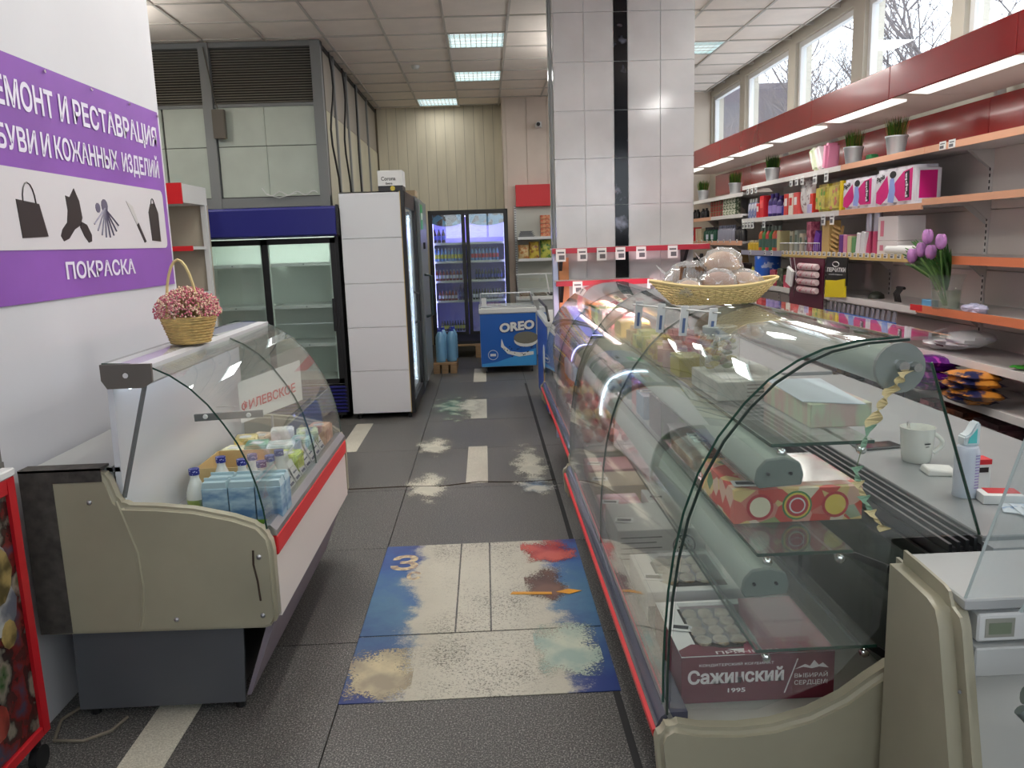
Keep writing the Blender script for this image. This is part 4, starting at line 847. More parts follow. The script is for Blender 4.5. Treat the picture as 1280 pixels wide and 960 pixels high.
build(MB().prism([(y0+.02,.89),(y1-.02,.89),(y1-.02,1.0),(y0+.3,1.0)],'x',x0+.02,x0+.028).prism([(y0+.02,.89),(y1-.02,.89),(y1-.02,1.0),(y0+.3,1.0)],'x',x1-.028,x1-.02),'lid_side',GLD,t)
build(MB().tube([(x0+.02,y0+.02,.9),(x0+.02,y0+.3,1.0),(x0+.02,y1-.02,1.0)],.012,5).tube([(x1-.02,y0+.02,.9),(x1-.02,y0+.3,1.0),(x1-.02,y1-.02,1.0)],.012,5),'lid_rail',BLACK,t)
t=thing('chest_freezer','grey glass-top freezer under the far shelf, behind the blue freezer','freezer',(.85,11.2,0))
x0,x1,y0,y1=.42,1.3,10.95,11.6
build(MB().box(x0,x1,y0,y1,.05,.82),'body',LGREY,t,bevel=.01); build(MB().box(x0-.01,x1+.01,y0-.012,y1,.80,.85),'rim',WHITEP,t,bevel=.005)
b=MB().prism([(y0+.02,.85),(y1-.02,.85),(y1-.02,1.12),(y0+.04,.88)],'x',x0+.02,x0+.03).prism([(y0+.02,.85),(y1-.02,.85),(y1-.02,1.12),(y0+.04,.88)],'x',x1-.03,x1-.02); build(b,'lid_side',GREY,t)
build(MB().add([(x0+.03,y0+.04,.885),(x1-.03,y0+.04,.885),(x1-.03,y1-.02,1.12),(x0+.03,y1-.02,1.12)],[(0,1,2,3)]),'lid_glass',GLD,t,fix=False)
build(MB().tube([(x0+.02,y1-.02,1.125),(x1-.02,y1-.02,1.125)],.015,5).tube([(x0+.45,y0+.04,.89),(x0+.45,y1-.02,1.125)],.01,5),'lid_frame',WHITEP,t)
for k in range(4): build(MB().box(x0+.06+.2*k,x0+.22+.2*k,y0+.1,y1-.1,.853,.87),'frozen_pack',M('frozen_dark_%d'%(k%2),[(70,70,72),(120,112,100)][k%2],.6),t)
# ================================================================== FAR WALL SHELF
t=thing('wall_shelving','narrow white shelf unit with red top panel on the far beige wall','shelving',(.75,11.95,0))
x0,x1=.49,1.1
build(MB().box(x0,x1,12.08,12.11,.9,2.12),'back_panel',M('shelf_back_pale',(196,196,186),.6),t); build(MB().box(x0,x1,12.0,12.1,2.10,2.41),'top_panel',REDP,t)
b=MB().box(x0-.03,x0,12.05,12.11,0,2.12).box(x1,x1+.03,12.05,12.11,0,2.12)
build(b,'upright',WHITEP,t)
b=MB()
for k in range(34): b.box(x0-.028,x0-.004,12.046,12.051,.95+k*.035,.962+k*.035)
o=build(b,'upright_slots',GREY,t,fix=False); o['kind']='stuff'
for z in (1.63,1.32): o=build(MB().box(x0,x1,11.75,12.08,z,z+.025),'shelf',WHITEP,t); build(MB().box(x0,x1,11.735,11.75,z-.01,z+.03),'price_rail',WHITEP,o)
build(MB().box(x0-.03,x1+.03,11.7,12.11,0,.9),'base',WHITEP,t)
rnd=random.Random(5)
def bag(c,sz,m,label,name='snack_bag',cat='bag',group=None,rot=0,labelm=None):
    """pillow bag with crimped top and bottom seam, standing"""
    w,d,h=sz; n=7; vs=[]; b=MB(); cols_=9
    from mathutils import Euler
    R=Euler((0,0,rot)).to_matrix()
    for side in (1,-1):
        base=len(b.v); g=[]
        for i in range(n+1):
            for j in range(cols_+1):
                u=j/cols_*2-1; v=i/n; bul=math.sqrt(max(0,1-u*u))**.7*(math.sin(pi*min(1,max(0,v)))**.6 if 0<v<1 else 0)
                x=u*w/2*(1-.06*math.sin(pi*v)); y=-side*bul*d/2+.002*side*rnd.uniform(-1,1)*(0<v<1)
                p=R@Vector((x,y,v*h)); g.append((c[0]+p.x,c[1]+p.y,c[2]+p.z))
        b.add(g,[(i*(cols_+1)+j,i*(cols_+1)+j+1,(i+1)*(cols_+1)+j+1,(i+1)*(cols_+1)+j) for i in range(n) for j in range(cols_)])
    o=tag(build(b,name,m,smooth=True),label,cat,group); return o
SN=[M('snack_yellow_print',(214,190,80),.35,c2=(150,90,50),vs=20,lo=.45,hi=.6),M('snack_green_print',(200,200,90),.35,c2=(60,120,60),vs=18,lo=.45,hi=.6),M('snack_beige_print',(214,190,140),.4,c2=(190,120,60),vs=22,lo=.45,hi=.6)]
bag((.575,11.9,1.346),(.16,.1,.2),SN[2],'beige snack bag on the lower shelf of the far shelf unit'); bag((.73,11.9,1.346),(.15,.1,.24),SN[0],'yellow snack bag in the middle of the far shelf unit'); bag((.90,11.9,1.346),(.16,.1,.26),SN[1],'green and yellow snack bag on the right of the far shelf unit')
ST=M('packet_orange_stack',(206,150,110),.5,c2=(190,90,60),vs=30,lo=.45,hi=.6)
for k in range(5): tag(build(MB().box(.83,.97,11.82,11.95,1.656+k*.062,1.714+k*.062),'biscuit_packet',ST,bevel=.006),['bottom','second','third','fourth','topmost'][k]+' orange packet of the stack on the far shelf unit','packet','stacked packets on the far shelf')
for k in range(4): tag(build(MB().prism([(.51+.01*k,1.656+k*.022),(.72-.01*k,1.656+k*.022),(.75-.01*k,1.676+k*.022),(.50+.01*k,1.676+k*.022)],'y',11.80,11.95),'plastic_dish',M('dish_dark_clear',(96,98,100),.3),fix=True),['bottom','second','third','top'][k]+' grey plastic dish of the stack on the far shelf unit','dish','plastic dishes on the far shelf')
# ================================================================== NARROW SHELVES ON THE PILLAR
RAILW=M('shelf_white_top',(222,214,212),.4)
for (xa,xb,z,zn,tp,br) in ((.52,1.74,1.535,'upper',[.585,.75,.90,1.045,1.205,1.45],[.60,1.58]),(.545,1.30,1.285,'lower',[.71,1.29],[.60])):
    t=thing('pillar_shelf',zn+' narrow red-edged shelf on the tiled pillar, price cards hanging','shelf',((xa+xb)/2,6.35,z))
    build(MB().box(xa,xb,6.22,6.44,z-.012,z),'shelf_board',RAILW,t); build(MB().box(xa,xb,6.205,6.22,z-.04,z-.0),'front_rail',M('rail_crimson',(160,30,50),.35),t)
    for x in br: build(MB().prism([(6.44,z-.012),(6.24,z-.012),(6.42,z-.20),(6.44,z-.20)],'x',x-.012,x+.012),'bracket',BLACK,t)
    ring_tags(t,[(x,6.203,z-.005) for x in tp],'y',.075,.095)
build(MB().box(.585,.665,6.40,6.44,0,1.46),'x',M('orange_board_edge',(196,130,80),.5)) and None
o=bpy.data.objects['x']; o.name='edge_board'; tag(o,'narrow orange-brown board standing against the left front of the pillar','board')
t=tag(build(MB().box(.54,.578,6.39,6.44,0,1.52),'edge_strip',M('strip_pale_blue',(186,196,224),.35)),'pale bluish vertical strip on the pillar edge left of the orange board','strip')
# ================================================================== RIGHT SHOWCASES
STEEL=M('case_steel_inner',(150,156,150),.35,metal=.35)
LAMPG=M('lamp_profile_grey_green',(150,162,152),.4)
WTOP=M('worktop_grey',(136,140,141),.35,var=.03,vs=4)
BUMP=M('bumper_purple_grey',(74,76,92),.2,coat=.5)
ARC=[(.401,.462),(.402,.56),(.406,.657),(.414,.76),(.428,.857),(.450,.955),(.483,1.048),(.53,1.135),(.59,1.212),(.645,1.265),(.71,1.306),(.77,1.331),(.85,1.347),(.945,1.352)]
def showcase(name,label,Y0,Y1,dx,dz,lampmat,panes,ks,emitp,emitc):
    fz=lambda z:.46+dz+(z-.46)*ks
    A=[(x+dx,fz(z)) for x,z in ARC]
    t=thing(name,label,'display case',(1.05,(Y0+Y1)/2,0))
    ck=[(.372+dx,.30),(.362+dx,.42),(.372+dx,.452),(.40+dx,.468),(.47+dx,.452),(.56+dx,.446),(.64+dx,.452),(.73+dx,.475),(.81+dx,.515),(.87+dx,.56),(.93,.60),(1.70,.62),(1.70,.12),(.62,.12),(.56+dx,.2),(.44+dx,.25)]
    for a in (Y0-.055,Y1-.03): build(MB().prism([(x,z+dz*(z<.7)) for x,z in ck],'y',a,a+.06),'end_cheek',CREAM,t,bevel=.018,seg=3,smooth=True)
    build(MB().box(.40+dx,1.05,Y0,Y1-.03,.38+dz,.43+dz),'deck',M('deck_pale',(176,178,170),.35,metal=.1),t)
    b=MB().prism([(.41+dx,.43+dz),(.425+dx,.43+dz),(.405+dx,.468+dz),(.395+dx,.468+dz)],'y',Y0,Y1-.03); build(b,'glass_channel',ALU,t)
    q=[(.40+dx,.465+dz),(.385+dx,.455+dz),(.372+dx,.43+dz),(.372+dx,.395+dz),(.385+dx,.36+dz),(.41+dx,.34+dz),(.45+dx,.34+dz),(.45+dx,.465+dz)]
    build(MB().prism(q,'y',Y0+.005,Y1-.03),'front_bumper',BUMP,t,smooth=True)
    build(MB().prism([(.372+dx,.425+dz),(.364+dx,.42+dz),(.364+dx,.405+dz),(.372+dx,.40+dz)],'y',Y0+.005,Y1-.03),'red_stripe',REDP,t)
    build(MB().prism([(.47+dx,.34+dz),(.49+dx,.34+dz),(.58+dx,.04),(.565+dx,.04)],'y',Y0,Y1-.03),'plinth_front',GREY,t)
    build(MB().box(.60+dx,1.7,Y0+.02,Y1-.05,.04,.34+dz),'body',DGREY,t); build(MB().box(1.07,1.70,Y0+.005,Y1-.035,.34+dz,.855),'rear_body',M('rear_body_dark',(60,60,64),.5),t)
    build(MB().box(1.145,1.79,Y0+.0,Y1-.03,.858,.882),'worktop',WTOP,t,bevel=.003)
    b=MB()
    for k,x in enumerate((1.065,1.085,1.105,1.125)): b.box(x,x+.008,Y0,Y1-.03,.845,.878-.004*(3-k))
    b.box(1.06,1.143,Y0,Y1-.03,.82,.847); build(b,'sliding_door_track',M('track_black',(40,42,44),.35),t)
    n=len(panes)-1
    for k in range(n): build(MB().strip(A,-.006,panes[k]+(.045 if k==0 else .002),panes[k+1]-.002),'curved_glass',[GLS,GE],t,smooth=True)
    build(MB().box(.93+dx,1.04,Y0,Y1-.03,fz(1.353),fz(1.361)),'top_glass_shelf',[GLS],t,fix=False)
    # glass ends (curved front, slanting rear edge)
    E=[(.408+dx,.475+dz)]+[(x+.006,z-.004) for x,z in A[1:13]]+[(1.0,fz(1.30)),(1.14,.885)]+[(.93,.885),(.91,.66),(.80+dx,.53+dz),(.62+dx,.462+dz)]
    for y in (Y0,Y1-.04): build(MB().prism(E,'y',y+.004,y+.009,0,0),'end_glass',[GLS],t,fix=False)
    build(MB().strip([(x,z) for x,z in A],-.006,Y0-.001,Y0+.004,0,0),'glass_edge_seal',M('edge_dark',(34,50,44),.3),t,smooth=True)
    build(MB().tube([(1.0,Y0+.006,fz(1.30)),(1.14,Y0+.006,.885)],.004,4),'rear_glass_edge',GE,t)
    # upper lamp canopy
    build(MB().lathe([(.048,0),(.048,Y1-Y0-.06)],(.93,Y0+.02,fz(1.29)),16,0,True,'y'),'lamp_canopy',LAMPG,t,smooth=True)
    build(MB().lathe([(.058,0),(.058,.012)],(.93,Y0+.006,fz(1.29)),20,0,True,'y'),'canopy_end_disc',M('disc_grey',(128,134,130),.4),t)
    build(MB().lathe([(.014,0),(.012,-.016)],(.93,Y0+.004,fz(1.295)),14,0,True,'y').lathe([(.012,0),(.010,-.016)],(.962,Y0+.004,fz(1.292)),14,0,True,'y'),'glass_clamp',CHROME,t)
    if False: build(MB().prism([(.88,fz(1.37)),(.90,fz(1.38)),(1.0,fz(1.385)),(1.02,fz(1.37)),(1.0,fz(1.363)),(.9,fz(1.363))],'y',Y0+.45,Y1-.03),'top_light_cover',ALU,t,smooth=True)
    # shelves: (z, x0, x1)
    for (z,xa,xb,nm) in ((fz(1.105),.655+dx,.90,'upper'),(.835+dz,.628+dx,.86,'middle'),(.585+dz,.63+dx,.93,'lower')):
        s=build(MB().add([],[]).box(xa,xb,Y0+.05,Y1-.06,z,z+.008),'glass_shelf',[glass('shelf_glass',(.92,.96,.94),.05)],t,fix=False)
        build(MB().box(xa-.0015,xa,Y0+.05,Y1-.06,z,z+.008).box(xa,xb,Y0+.0485,Y0+.05,z,z+.008),'shelf_edge',GE,s,fix=False)
        for x in (xa+.025,xb-.03):
            build(MB().lathe([(.010,0),(.012,-.006),(.010,-.016),(.004,-.02)],(x,Y0+.06,z-.014),14,0,True,'y'),'shelf_stud',CHROME,s,smooth=True)
            b=MB().tube([(x,Y0+.07,z-.014),(x+.0,Y1-.07,z-.014)],.004,4); build(b,'support_rod',GREY,s)
        if nm!='upper': b=MB().prism([(xb-.02,z-.004),(xb+.01,z-.004),(1.07,z-.09),(1.07,z-.12)],'y',Y0+.055,Y0+.065); build(b,'shelf_bracket',BLACK,s)
        if nm!='lower':
            prof=[(xa-.045,z-.075),(xa-.04,z-.045),(xa-.02,z-.022),(xa+.02,z-.018),(xa+.055,z-.03),(xa+.065,z-.06),(xa+.06,z-.085),(xa-.035,z-.09)]
            build(MB().prism(prof,'y',Y0+.03,Y1-.07),'lamp_profile',LAMPG,s,smooth=True); pr2=[(x+(.003 if x>xa else -.003),zz_) for x,zz_ in prof]
            build(MB().prism(pr2,'y',Y0+.02,Y0+.03),'profile_end_cap',M('cap_grey',(112,122,116),.4),s,bevel=.003)
            for x in (xa-.018,xa+.035): build(MB().cyl((x,Y0+.014,z-.055),.004,.008,8,0,'y'),'cap_screw',BLACK,s)
            build(MB().cyl((xa+.01,Y0+.10,z-.095),.008,Y1-Y0-.25,8,0,'y'),'lamp_tube',lampmat,s)
    b=MB().box(1.045,1.055,Y0+.01,Y1-.04,.43+dz,.82); build(b,'rear_panel',M('rear_panel_dark',(44,48,46),.3) if ks==1 else M('rear_panel_pale',(206,190,190),.4),t)
    for k in range(3 if ks==1 else 0): 
        y=Y0+.03+(Y1-Y0-.1)*k/3; build(MB().box(1.02,1.026,y,y+(Y1-Y0)/3,.45+dz,.80),'sliding_rear_door',glass('dark_door_glass',(.5,.55,.52),.05),t,fix=False)
    if emitp: area('case_lamp',(.72+dx,(Y0+Y1)/2,.99+dz),(0,0,0),.12,Y1-Y0-.3,emitp,emitc); area('case_lamp',(.85+dx,(Y0+Y1)/2,1.12+dz),(0,.3,0),.08,Y1-Y0-.3,emitp,emitc); area('case_lamp',(.85+dx,Y1-.35,1.02),(1.9,0,0),.3,.06,9,emitc)
    return t
showcase('display_case','large curved-glass showcase of cake and biscuit boxes, nearest on the right of the aisle',1.75,3.98,0,0,M('tube_off',(214,216,212),.3),(1.75,2.86,3.95),1,0,None)
showcase('display_case','farther curved-glass showcase lit pink, between the near showcase and the pillar',4.06,6.12,.035,.06,M('tube_pink',(255,190,205),.3,emit=12),(4.06,5.1,6.08),.84,40,(1,.62,.68))
ORD0=['first','second','third','fourth','fifth','sixth','seventh']; fz2=lambda z:.52+(z-.46)*.84
MEAT=[M('sausage_pink',(190,96,92),.35,var=.15,vs=9),M('meat_red',(150,50,48),.35,var=.2,vs=9),M('cheese_cream',(214,190,130),.4,var=.06,vs=8)]
for k in range(7):
    y=4.2+.27*k; nmk=['sausage rings','red meat','pale cheese'][k%3]
    t=thing('food_tray','white tray of %s, %s along the pink-lit showcase floor'%(nmk,ORD0[k]),'tray',(.70,y,.492))
    b=MB().prism([(.50,.492),(.88,.492),(.90,.525),(.893,.525),(.873,.498),(.507,.498),(.487,.525),(.48,.525)],'y',y,y+.23); build(b,'tray',WHITEP,t)
    for q in range(5): build(MB().tube([(.52+.07*q,y+.03,.525),(.54+.07*q,y+.10,.535),(.53+.07*q,y+.19,.525)],[.022,.028,.020],8),'food_piece',MEAT[k%3],t,smooth=True)
    build(MB().rbox((.49,y+.12,.56),(.003,.07,.05),(0,.3,0)),'price_card',PAPER,t,fix=False)
for k in range(5):
    y=4.3+.34*k
    t=thing('food_box','%s box along the upper shelf of the pink-lit showcase'%(['yellow','rose','white','green','orange'][k]),'box',(.80,y,fz2(1.105)+.009))
    build(MB().box(.72,.88,y,y+.2,fz2(1.105)+.009,fz2(1.105)+.09),'box_body',M('c2box%d'%k,[(206,180,90),(200,110,120),(214,206,200),(110,150,90),(206,130,70)][k],.5),t,bevel=.004); build(MB().box(.74,.80,y+.05,y+.12,fz2(1.105)+.0905,fz2(1.105)+.0915),'label_card',PAPER,t,fix=False)
# ---- contents of the near showcase
BURG=M('box_burgundy',(104,34,50),.45); BURG2=M('box_burgundy_light',(150,60,80),.45)
t=thing('cake_box','burgundy confectionery box with white lettering and a window, nearest on the showcase floor','box',(.65,2.0,.432))
x0,x1,y0,y1,z0,z1=.455,.845,1.84,2.15,.432,.56
build(MB().box(x0,x1,y0,y1,z0,z1-.002),'box_body',BURG,t,fix=False)
b=MB(); b.box(x0,x1,y0,y0+.03,z1-.002,z1).box(x0,x1,y1-.03,y1,z1-.002,z1).box(x0,x0+.06,y0+.03,y1-.03,z1-.002,z1)
build(b,'lid_border',PAPER,t,fix=False); build(MB().prism([(x0+.16,y0),(x1,y0),(x1,y1),(x0+.24,y1)],'z',z1-.0015,z1+.0012),'lid_print',BURG2,t,fix=False)
build(MB().prism([(x0,y0+.001),(x0+.17,y0+.001),(x0+.10,y0+.04),(x0+.04,y0+.06),(x0,y0+.03)],'z',z1+.0005,z1+.0016),'lid_corner_print',BURG,t,fix=False)
GING=M('gingerbread',(140,112,78),.7,c2=(190,176,150),vs=25,lo=.4,hi=.6)
b=MB().box(x0+.05,x0+.20,y0+.04,y1-.05,z1-.0005,z1+.0006); build(b,'window_shade_sheet',M('window_shadow',(48,40,34),.5),t,fix=False)  # flat dark sheet on the lid paints the shaded inside of the box
for i in range(3):
    for j in range(4): build(MB().ell((x0+.075+i*.045,y0+.07+j*.05,z1+.004),(.021,.026,.010),0,9,5,.12),'gingerbread',GING,t,smooth=True)
build(MB().box(x0+.05,x0+.205,y0+.035,y1-.045,z1+.016,z1+.0165),'window_film',PLB,t,fix=False)
PW=M('print_white',(226,216,216),.5)
F=lambda s,x,z,w,h,m,bd=0: build(MB().text(s,(x,y0-.0012,z),(1,0,0),(0,0,1),w,h,0,bd),'lettering',m,t,fix=False)
F('Сажинский',x0+.016,z0+.052,.245,.040,PW,.035); F('КОНДИТЕРСКИЙ КОМБИНАТ',x0+.045,z0+.098,.19,.011,PW,.01); F('1995',x0+.118,z0+.026,.045,.012,PW,.02)
F('ВЫБИРАЙ',x0+.288,z0+.058,.085,.015,PW,.01); F('СЕРДЦЕМ!',x0+.288,z0+.036,.085,.015,PW,.01)
build(MB().prism([(x0+.262,z0+.018),(x0+.265,z0+.018),(x0+.297,z0+.110),(x0+.294,z0+.110)],'y',y0-.0012,y0-.0002),'print_slash',PW,t,fix=False)
build(MB().prism([(x0+.29,z0+.082),(x0+.315,z0+.094),(x0+.327,z0+.088),(x0+.338,z0+.104),(x0+.35,z0+.09),(x0+.36,z0+.096),(x0+.375,z0+.082),(x0+.35,z0+.086),(x0+.332,z0+.082),(x0+.31,z0+.087)],'y',y0-.0012,y0-.0002),'mountain_logo',PW,t,fix=False)
build(MB().text('ПРЯНИКИ',(x0+.09,y0+.003,z1+.0025),(1,0,0),(0,1,0),.16,.014,0,.02),'lid_lettering',PW,t,fix=False)
build(MB().rbox((x0+.035,y0+.15,z1+.003),(.06,.04,.001),(0,0,-.3)),'price_card',PAPER,t,fix=False); build(MB().rbox((x0+.035,y0+.15,z1+.0038),(.04,.018,.001),(0,0,-.3)),'price_digits',INK,t,fix=False)
def windowbox(name,label,x0,x1,y0,y1,z0,z1,m,fm,text=None,food=GING,win=True,tm=None,card=True,cat='box',ftext=None):
    t=thing(name,label,cat,((x0+x1)/2,(y0+y1)/2,z0)); build(MB().box(x0,x1,y0,y1,z0,z1),'box_body',m,t,bevel=.002)
    if fm: build(MB().box(x0+.002,x1-.002,y0-.0012,y0,z0+.002,z0+(z1-z0)*.62),'front_band',fm,t,fix=False)
    if text: build(MB().text(text,(x0+(x1-x0)*.3,y0-.0024,z0+(z1-z0)*.2),(1,0,0),(0,0,1),(x1-x0)*.5,(z1-z0)*.22,0,.01),'lettering',tm or PW,t,fix=False)
    if win:
        a,c=x0+(x1-x0)*.15,x0+(x1-x0)*.72; build(MB().prism([(a,y0+.08),(a+.04,y0+.03),(c,y0+.03),(c,y1-.03),(a+.04,y1-.03),(a,y1-.08)],'z',z1,z1+.001),'window_shade_sheet',M('window_shadow',(48,40,34),.5),t,fix=False)  # dark sheet paints the shade inside, the lid itself is closed
        nn=max(2,int((c-a)/.06))
        for i in range(nn):
            for j in range(3): build(MB().ell((a+.035+i*(c-a-.04)/nn,y0+.08+j*(y1-y0-.13)/2.6,z1+.004),((c-a)/nn*.42,.035,.012),0,9,5,.15),'biscuit',food,t,smooth=True)
        build(MB().box(a,c,y0+.028,y1-.028,z1+.018,z1+.0185),'window_film',PLB,t,fix=False)
    if card: build(MB().rbox((x0+.04,y0+.10,z1+.004),(.07,.045,.001),(.05,0,-.2)),'price_card',PAPER,t,fix=False); build(MB().rbox((x0+.04,y0+.10,z1+.0049),(.05,.02,.001),(.05,0,-.2)),'price_digits',INK,t,fix=False)
    return t
WBX=M('box_white_card',(214,214,210),.5); NB=M('box_navy_band',(40,42,86),.45)
windowbox('cake_box','white box with navy front band, second on the showcase floor behind the burgundy one',.45,.80,2.24,2.54,.432,.55,WBX,NB,'САНКТ-П')
t=windowbox('cake_box','white box with round black stamp on its front, third on the showcase floor',.44,.76,2.72,3.02,.432,.565,M('box_greyish_card',(190,190,184),.6),None,win=False)
build(MB().lathe([(.042,0),(.042,-.001)],(.68,2.72,.50),28,0,True,'y'),'stamp_ring',INK,t,fix=False); build(MB().lathe([(.036,0),(.036,-.001)],(.68,2.7188,.50),28,0,True,'y'),'stamp_disc',M('stamp_pattern',(40,40,40),.6,c2=(190,190,184),pat='vor',vs=110,lo=.28,hi=.34),t,fix=False)
b=MB()
for k in range(5): b.box(.45,.60-.02*(k%2),2.7188,2.72,.455+k*.02,.459+k*.02)
build(b,'printed_lines',INK,t,fix=False)
PINKF=M('film_pink_pack',(200,130,140),.15,c2=(236,200,205),vs=8,lo=.45,hi=.55)
for i,(x0_,x1_,y_,h,m,l) in enumerate(((.45,.62,3.12,.07,PINKF,'pink film-wrapped biscuit tray, front of the fourth row on the showcase floor'),(.64,.84,3.10,.09,WBX,'small pale box beside the pink tray on the showcase floor'),(.45,.70,3.42,.08,M('pack_beige',(190,170,140),.5),'beige biscuit pack in the fifth row of the showcase floor'),(.46,.75,3.68,.08,M('pack_rose',(190,120,124),.4),'rose coloured pack at the far end of the showcase floor'))):
    windowbox('biscuit_pack',l,x0_,x1_,y_,y_+.22,.432,.432+h,m,None,win=False,cat='pack')
# middle shelf
t=thing('cake_box','bright fruit-patterned box with round emblem on the middle glass shelf','box',(.80,2.15,.845))
x0,x1,y0,y1,z0,z1=.632,.975,2.0,2.32,.8445,.935
FRU=M('fruit_print_red_yellow',(206,70,56),.4,c2=(224,196,130),pat='cell',vs=22,lo=.3,hi=.7)
rr=[n for n in FRU.node_tree.nodes if n.type=='VALTORGB'][0]; q=rr.color_ramp.elements.new(.5); q.color=lin((232,222,196)); q=rr.color_ramp.elements.new(.6); q.color=lin((60,120,60))
build(MB().box(x0,x1,y0,y1,z0,z1),'box_body',FRU,t)
for kk,(cx,r,m) in enumerate(((.80,.04,M('emblem_green',(70,130,70),.5)),(.80,.035,M('emblem_yellow2',(226,196,80),.5)),(.80,.03,M('emblem_red',(186,40,46),.5)),(.80,.022,PAPER),(.80,.018,M('emblem_red',None)),(.70,.036,M('emblem_red',None)),(.70,.028,M('print_cream',(234,222,190),.5)),(.90,.036,M('emblem_red',None)),(.90,.028,M('emblem_yellow2',None)))):
    r_=r; build(MB().lathe([(r_,0),(r_,-.0006)],(cx,y0-.0007*(1+kk),z0+.045),20,0,True,'y',1,1),'printed_emblem',m,t,fix=False)
build(MB().box(x0+.05,x1-.02,y0+.02,y1-.02,z1,z1+.001),'lid_print',M('lid_pale_print',(214,196,180),.4,c2=(206,150,130),vs=14,lo=.45,hi=.6),t,fix=False)
build(MB().box(x0+.05,x1-.02,y0+.02,y1-.02,z1+.012,z1+.0125),'lid_film',PLB,t,fix=False); build(MB().rbox((x0+.05,y0+.05,z1+.004),(.08,.05,.001),(0,0,-.1)),'price_card',PAPER,t,fix=False); build(MB().rbox((x0+.05,y0+.05,z1+.005),(.06,.022,.001),(0,0,-.1)),'price_digits',INK,t,fix=False)
def clearbox(name,label,x0,x1,y0,y1,z0,z1,food,cat='container'):
    t=thing(name,label,cat,((x0+x1)/2,(y0+y1)/2,z0)); e=.008
    build(MB().box(x0+e,x1-e,y0+e,y1-e,z0+.002,z0+(z1-z0)*.55),'food',food,t,bevel=.01,smooth=True)
    b=MB().prism([(x0+e*2,z0),(x1-e*2,z0),(x1,z1),(x0,z1)],'y',y0,y1); build(b,'clear_shell',PLB,t,fix=False)
    build(MB().box(x0-.004,x1+.004,y0-.004,y1+.004,z1-.004,z1),'lid',PLB,t,fix=False)
    return t
CAKE=M('cake_brown',(120,84,60),.7,c2=(190,160,130),vs=14,lo=.4,hi=.6)
t=clearbox('cake_container','clear plastic cake container on the middle shelf behind the fruit-patterned box',.635,.86,2.46,2.78,.8445,.94,CAKE)
build(MB().box(.66,.80,2.5,2.62,.9405,.942),'label_card',M('label_mint_print',(190,206,204),.5,c2=(90,110,120),vs=40,lo=.5,hi=.56),t,fix=False)
t=windowbox('snack_box','dark green and black box with lettuce print on the middle shelf, behind the clear container',.64,.88,2.92,3.14,.8445,.985,M('box_black_green',(18,22,20),.4),M('lettuce_print',(60,110,40),.4,c2=(24,40,24),vs=16,lo=.42,hi=.58),win=False)
for (xa,xb,y,h,c,l) in ((.64,.84,3.26,.10,(88,130,160),'blue framed box on the middle shelf, left of the last ones'),(.66,.86,3.48,.12,(176,90,100),'dull red box near the far end of the middle shelf'),(.65,.86,3.70,.12,(120,150,150),'grey-green box at the far end of the middle shelf')):
    windowbox('snack_box',l,xa,xb,y,y+.16,.8445,.8445+h,M('box_%d_%d_%d'%c,c,.5),None,win=False)
# upper shelf
CT=M('carton_grey_print',(178,182,174),.5,c2=(204,206,198),vs=20,lo=.4,hi=.6)
t=thing('biscuit_carton','pale grey printed carton on the upper glass shelf carrying the big jar','box',(.79,2.44,1.1145))
build(MB().box(.672,.90,2.30,2.60,1.1145,1.172),'box_body',CT,t,bevel=.002); build(MB().box(.70,.82,2.34,2.46,1.1725,1.1735),'price_card',PAPER,t,fix=False)
b=MB()
for k in range(4): b.box(.76,.88,2.2988,2.30,1.125+k*.011,1.129+k*.011)
build(b,'printed_lines',M('print_grey',(110,112,104),.6),t,fix=False)
t=thing('glass_jar','large clear jar of wrapped sweets standing on the pale carton on the upper shelf','jar',(.722,2.50,1.175))
c=(.735,2.50,1.1745)
build(MB().lathe([(.055,0),(.062,.008),(.062,.105),(.056,.118),(.05,.122)],c,20,0,False),'jar_glass',glass('jar_glass',(.92,.95,.93),.05,.06),t,smooth=True)
build(MB().lathe([(.052,.12),(.054,.122),(.054,.140),(.05,.142)],c,20),'jar_lid',M('lid_grey_clear',(150,158,154),.3),t,smooth=True)
rnd=random.Random(11); SW=[M('sweet_yellow',(196,180,90),.4),M('sweet_green',(90,120,70),.4),M('sweet_cream',(206,196,176),.4),M('sweet_brown',(130,90,70),.4)]
for k in range(26):
    a=rnd.uniform(0,2*pi); r=.038*math.sqrt(rnd.random()); z=.012+.088*k/26
    o=build(MB().ell((c[0]+r*math.cos(a),c[1]+r*math.sin(a),c[2]+z),(.018,.012,.009),0,7,5,.1),'wrapped_sweet',SW[k%4],t,smooth=True)
t=thing('tea_box','flat white-topped carton with pastel floral side on the upper shelf near its corner','box',(.88,2.1,1.1145))
build(MB().box(.80,.955,1.93,2.27,1.1145,1.175),'box_body',M('pastel_floral',(196,206,176),.5,c2=(206,176,166),vs=22,lo=.42,hi=.58,stretch=(1,1,.3)),t,bevel=.002); build(MB().prism([(.79,1.96),(.925,1.90),(.965,2.27),(.81,2.29)],'z',1.176,1.178),'paper_sheet',M('sheet_white_blue',(206,216,224),.6),t,fix=False)
for k,(cc,l) in enumerate((((150,176,150),'lowest of the folded papers on the upper shelf'),((60,70,130),'navy folder in the paper pile on the upper shelf'),((90,140,110),'green folder in the paper pile on the upper shelf'),((206,212,210),'topmost white sheet of the paper pile on the upper shelf'))):
    tag(build(MB().rbox((.865,2.84,1.119+k*.009),(.15,.32,.007),(0,0,.04*(k-1))),'folder',M('folder_%d'%k,cc,.5),fix=True),l,'folder','papers on the upper shelf')
tag(build(MB().box(.66,.75,2.72,2.86,1.1145,1.185),'snack_box',M('box_olive_yellow',(180,170,70),.5),bevel=.002),'small olive yellow box on the upper shelf left of the paper pile','box')
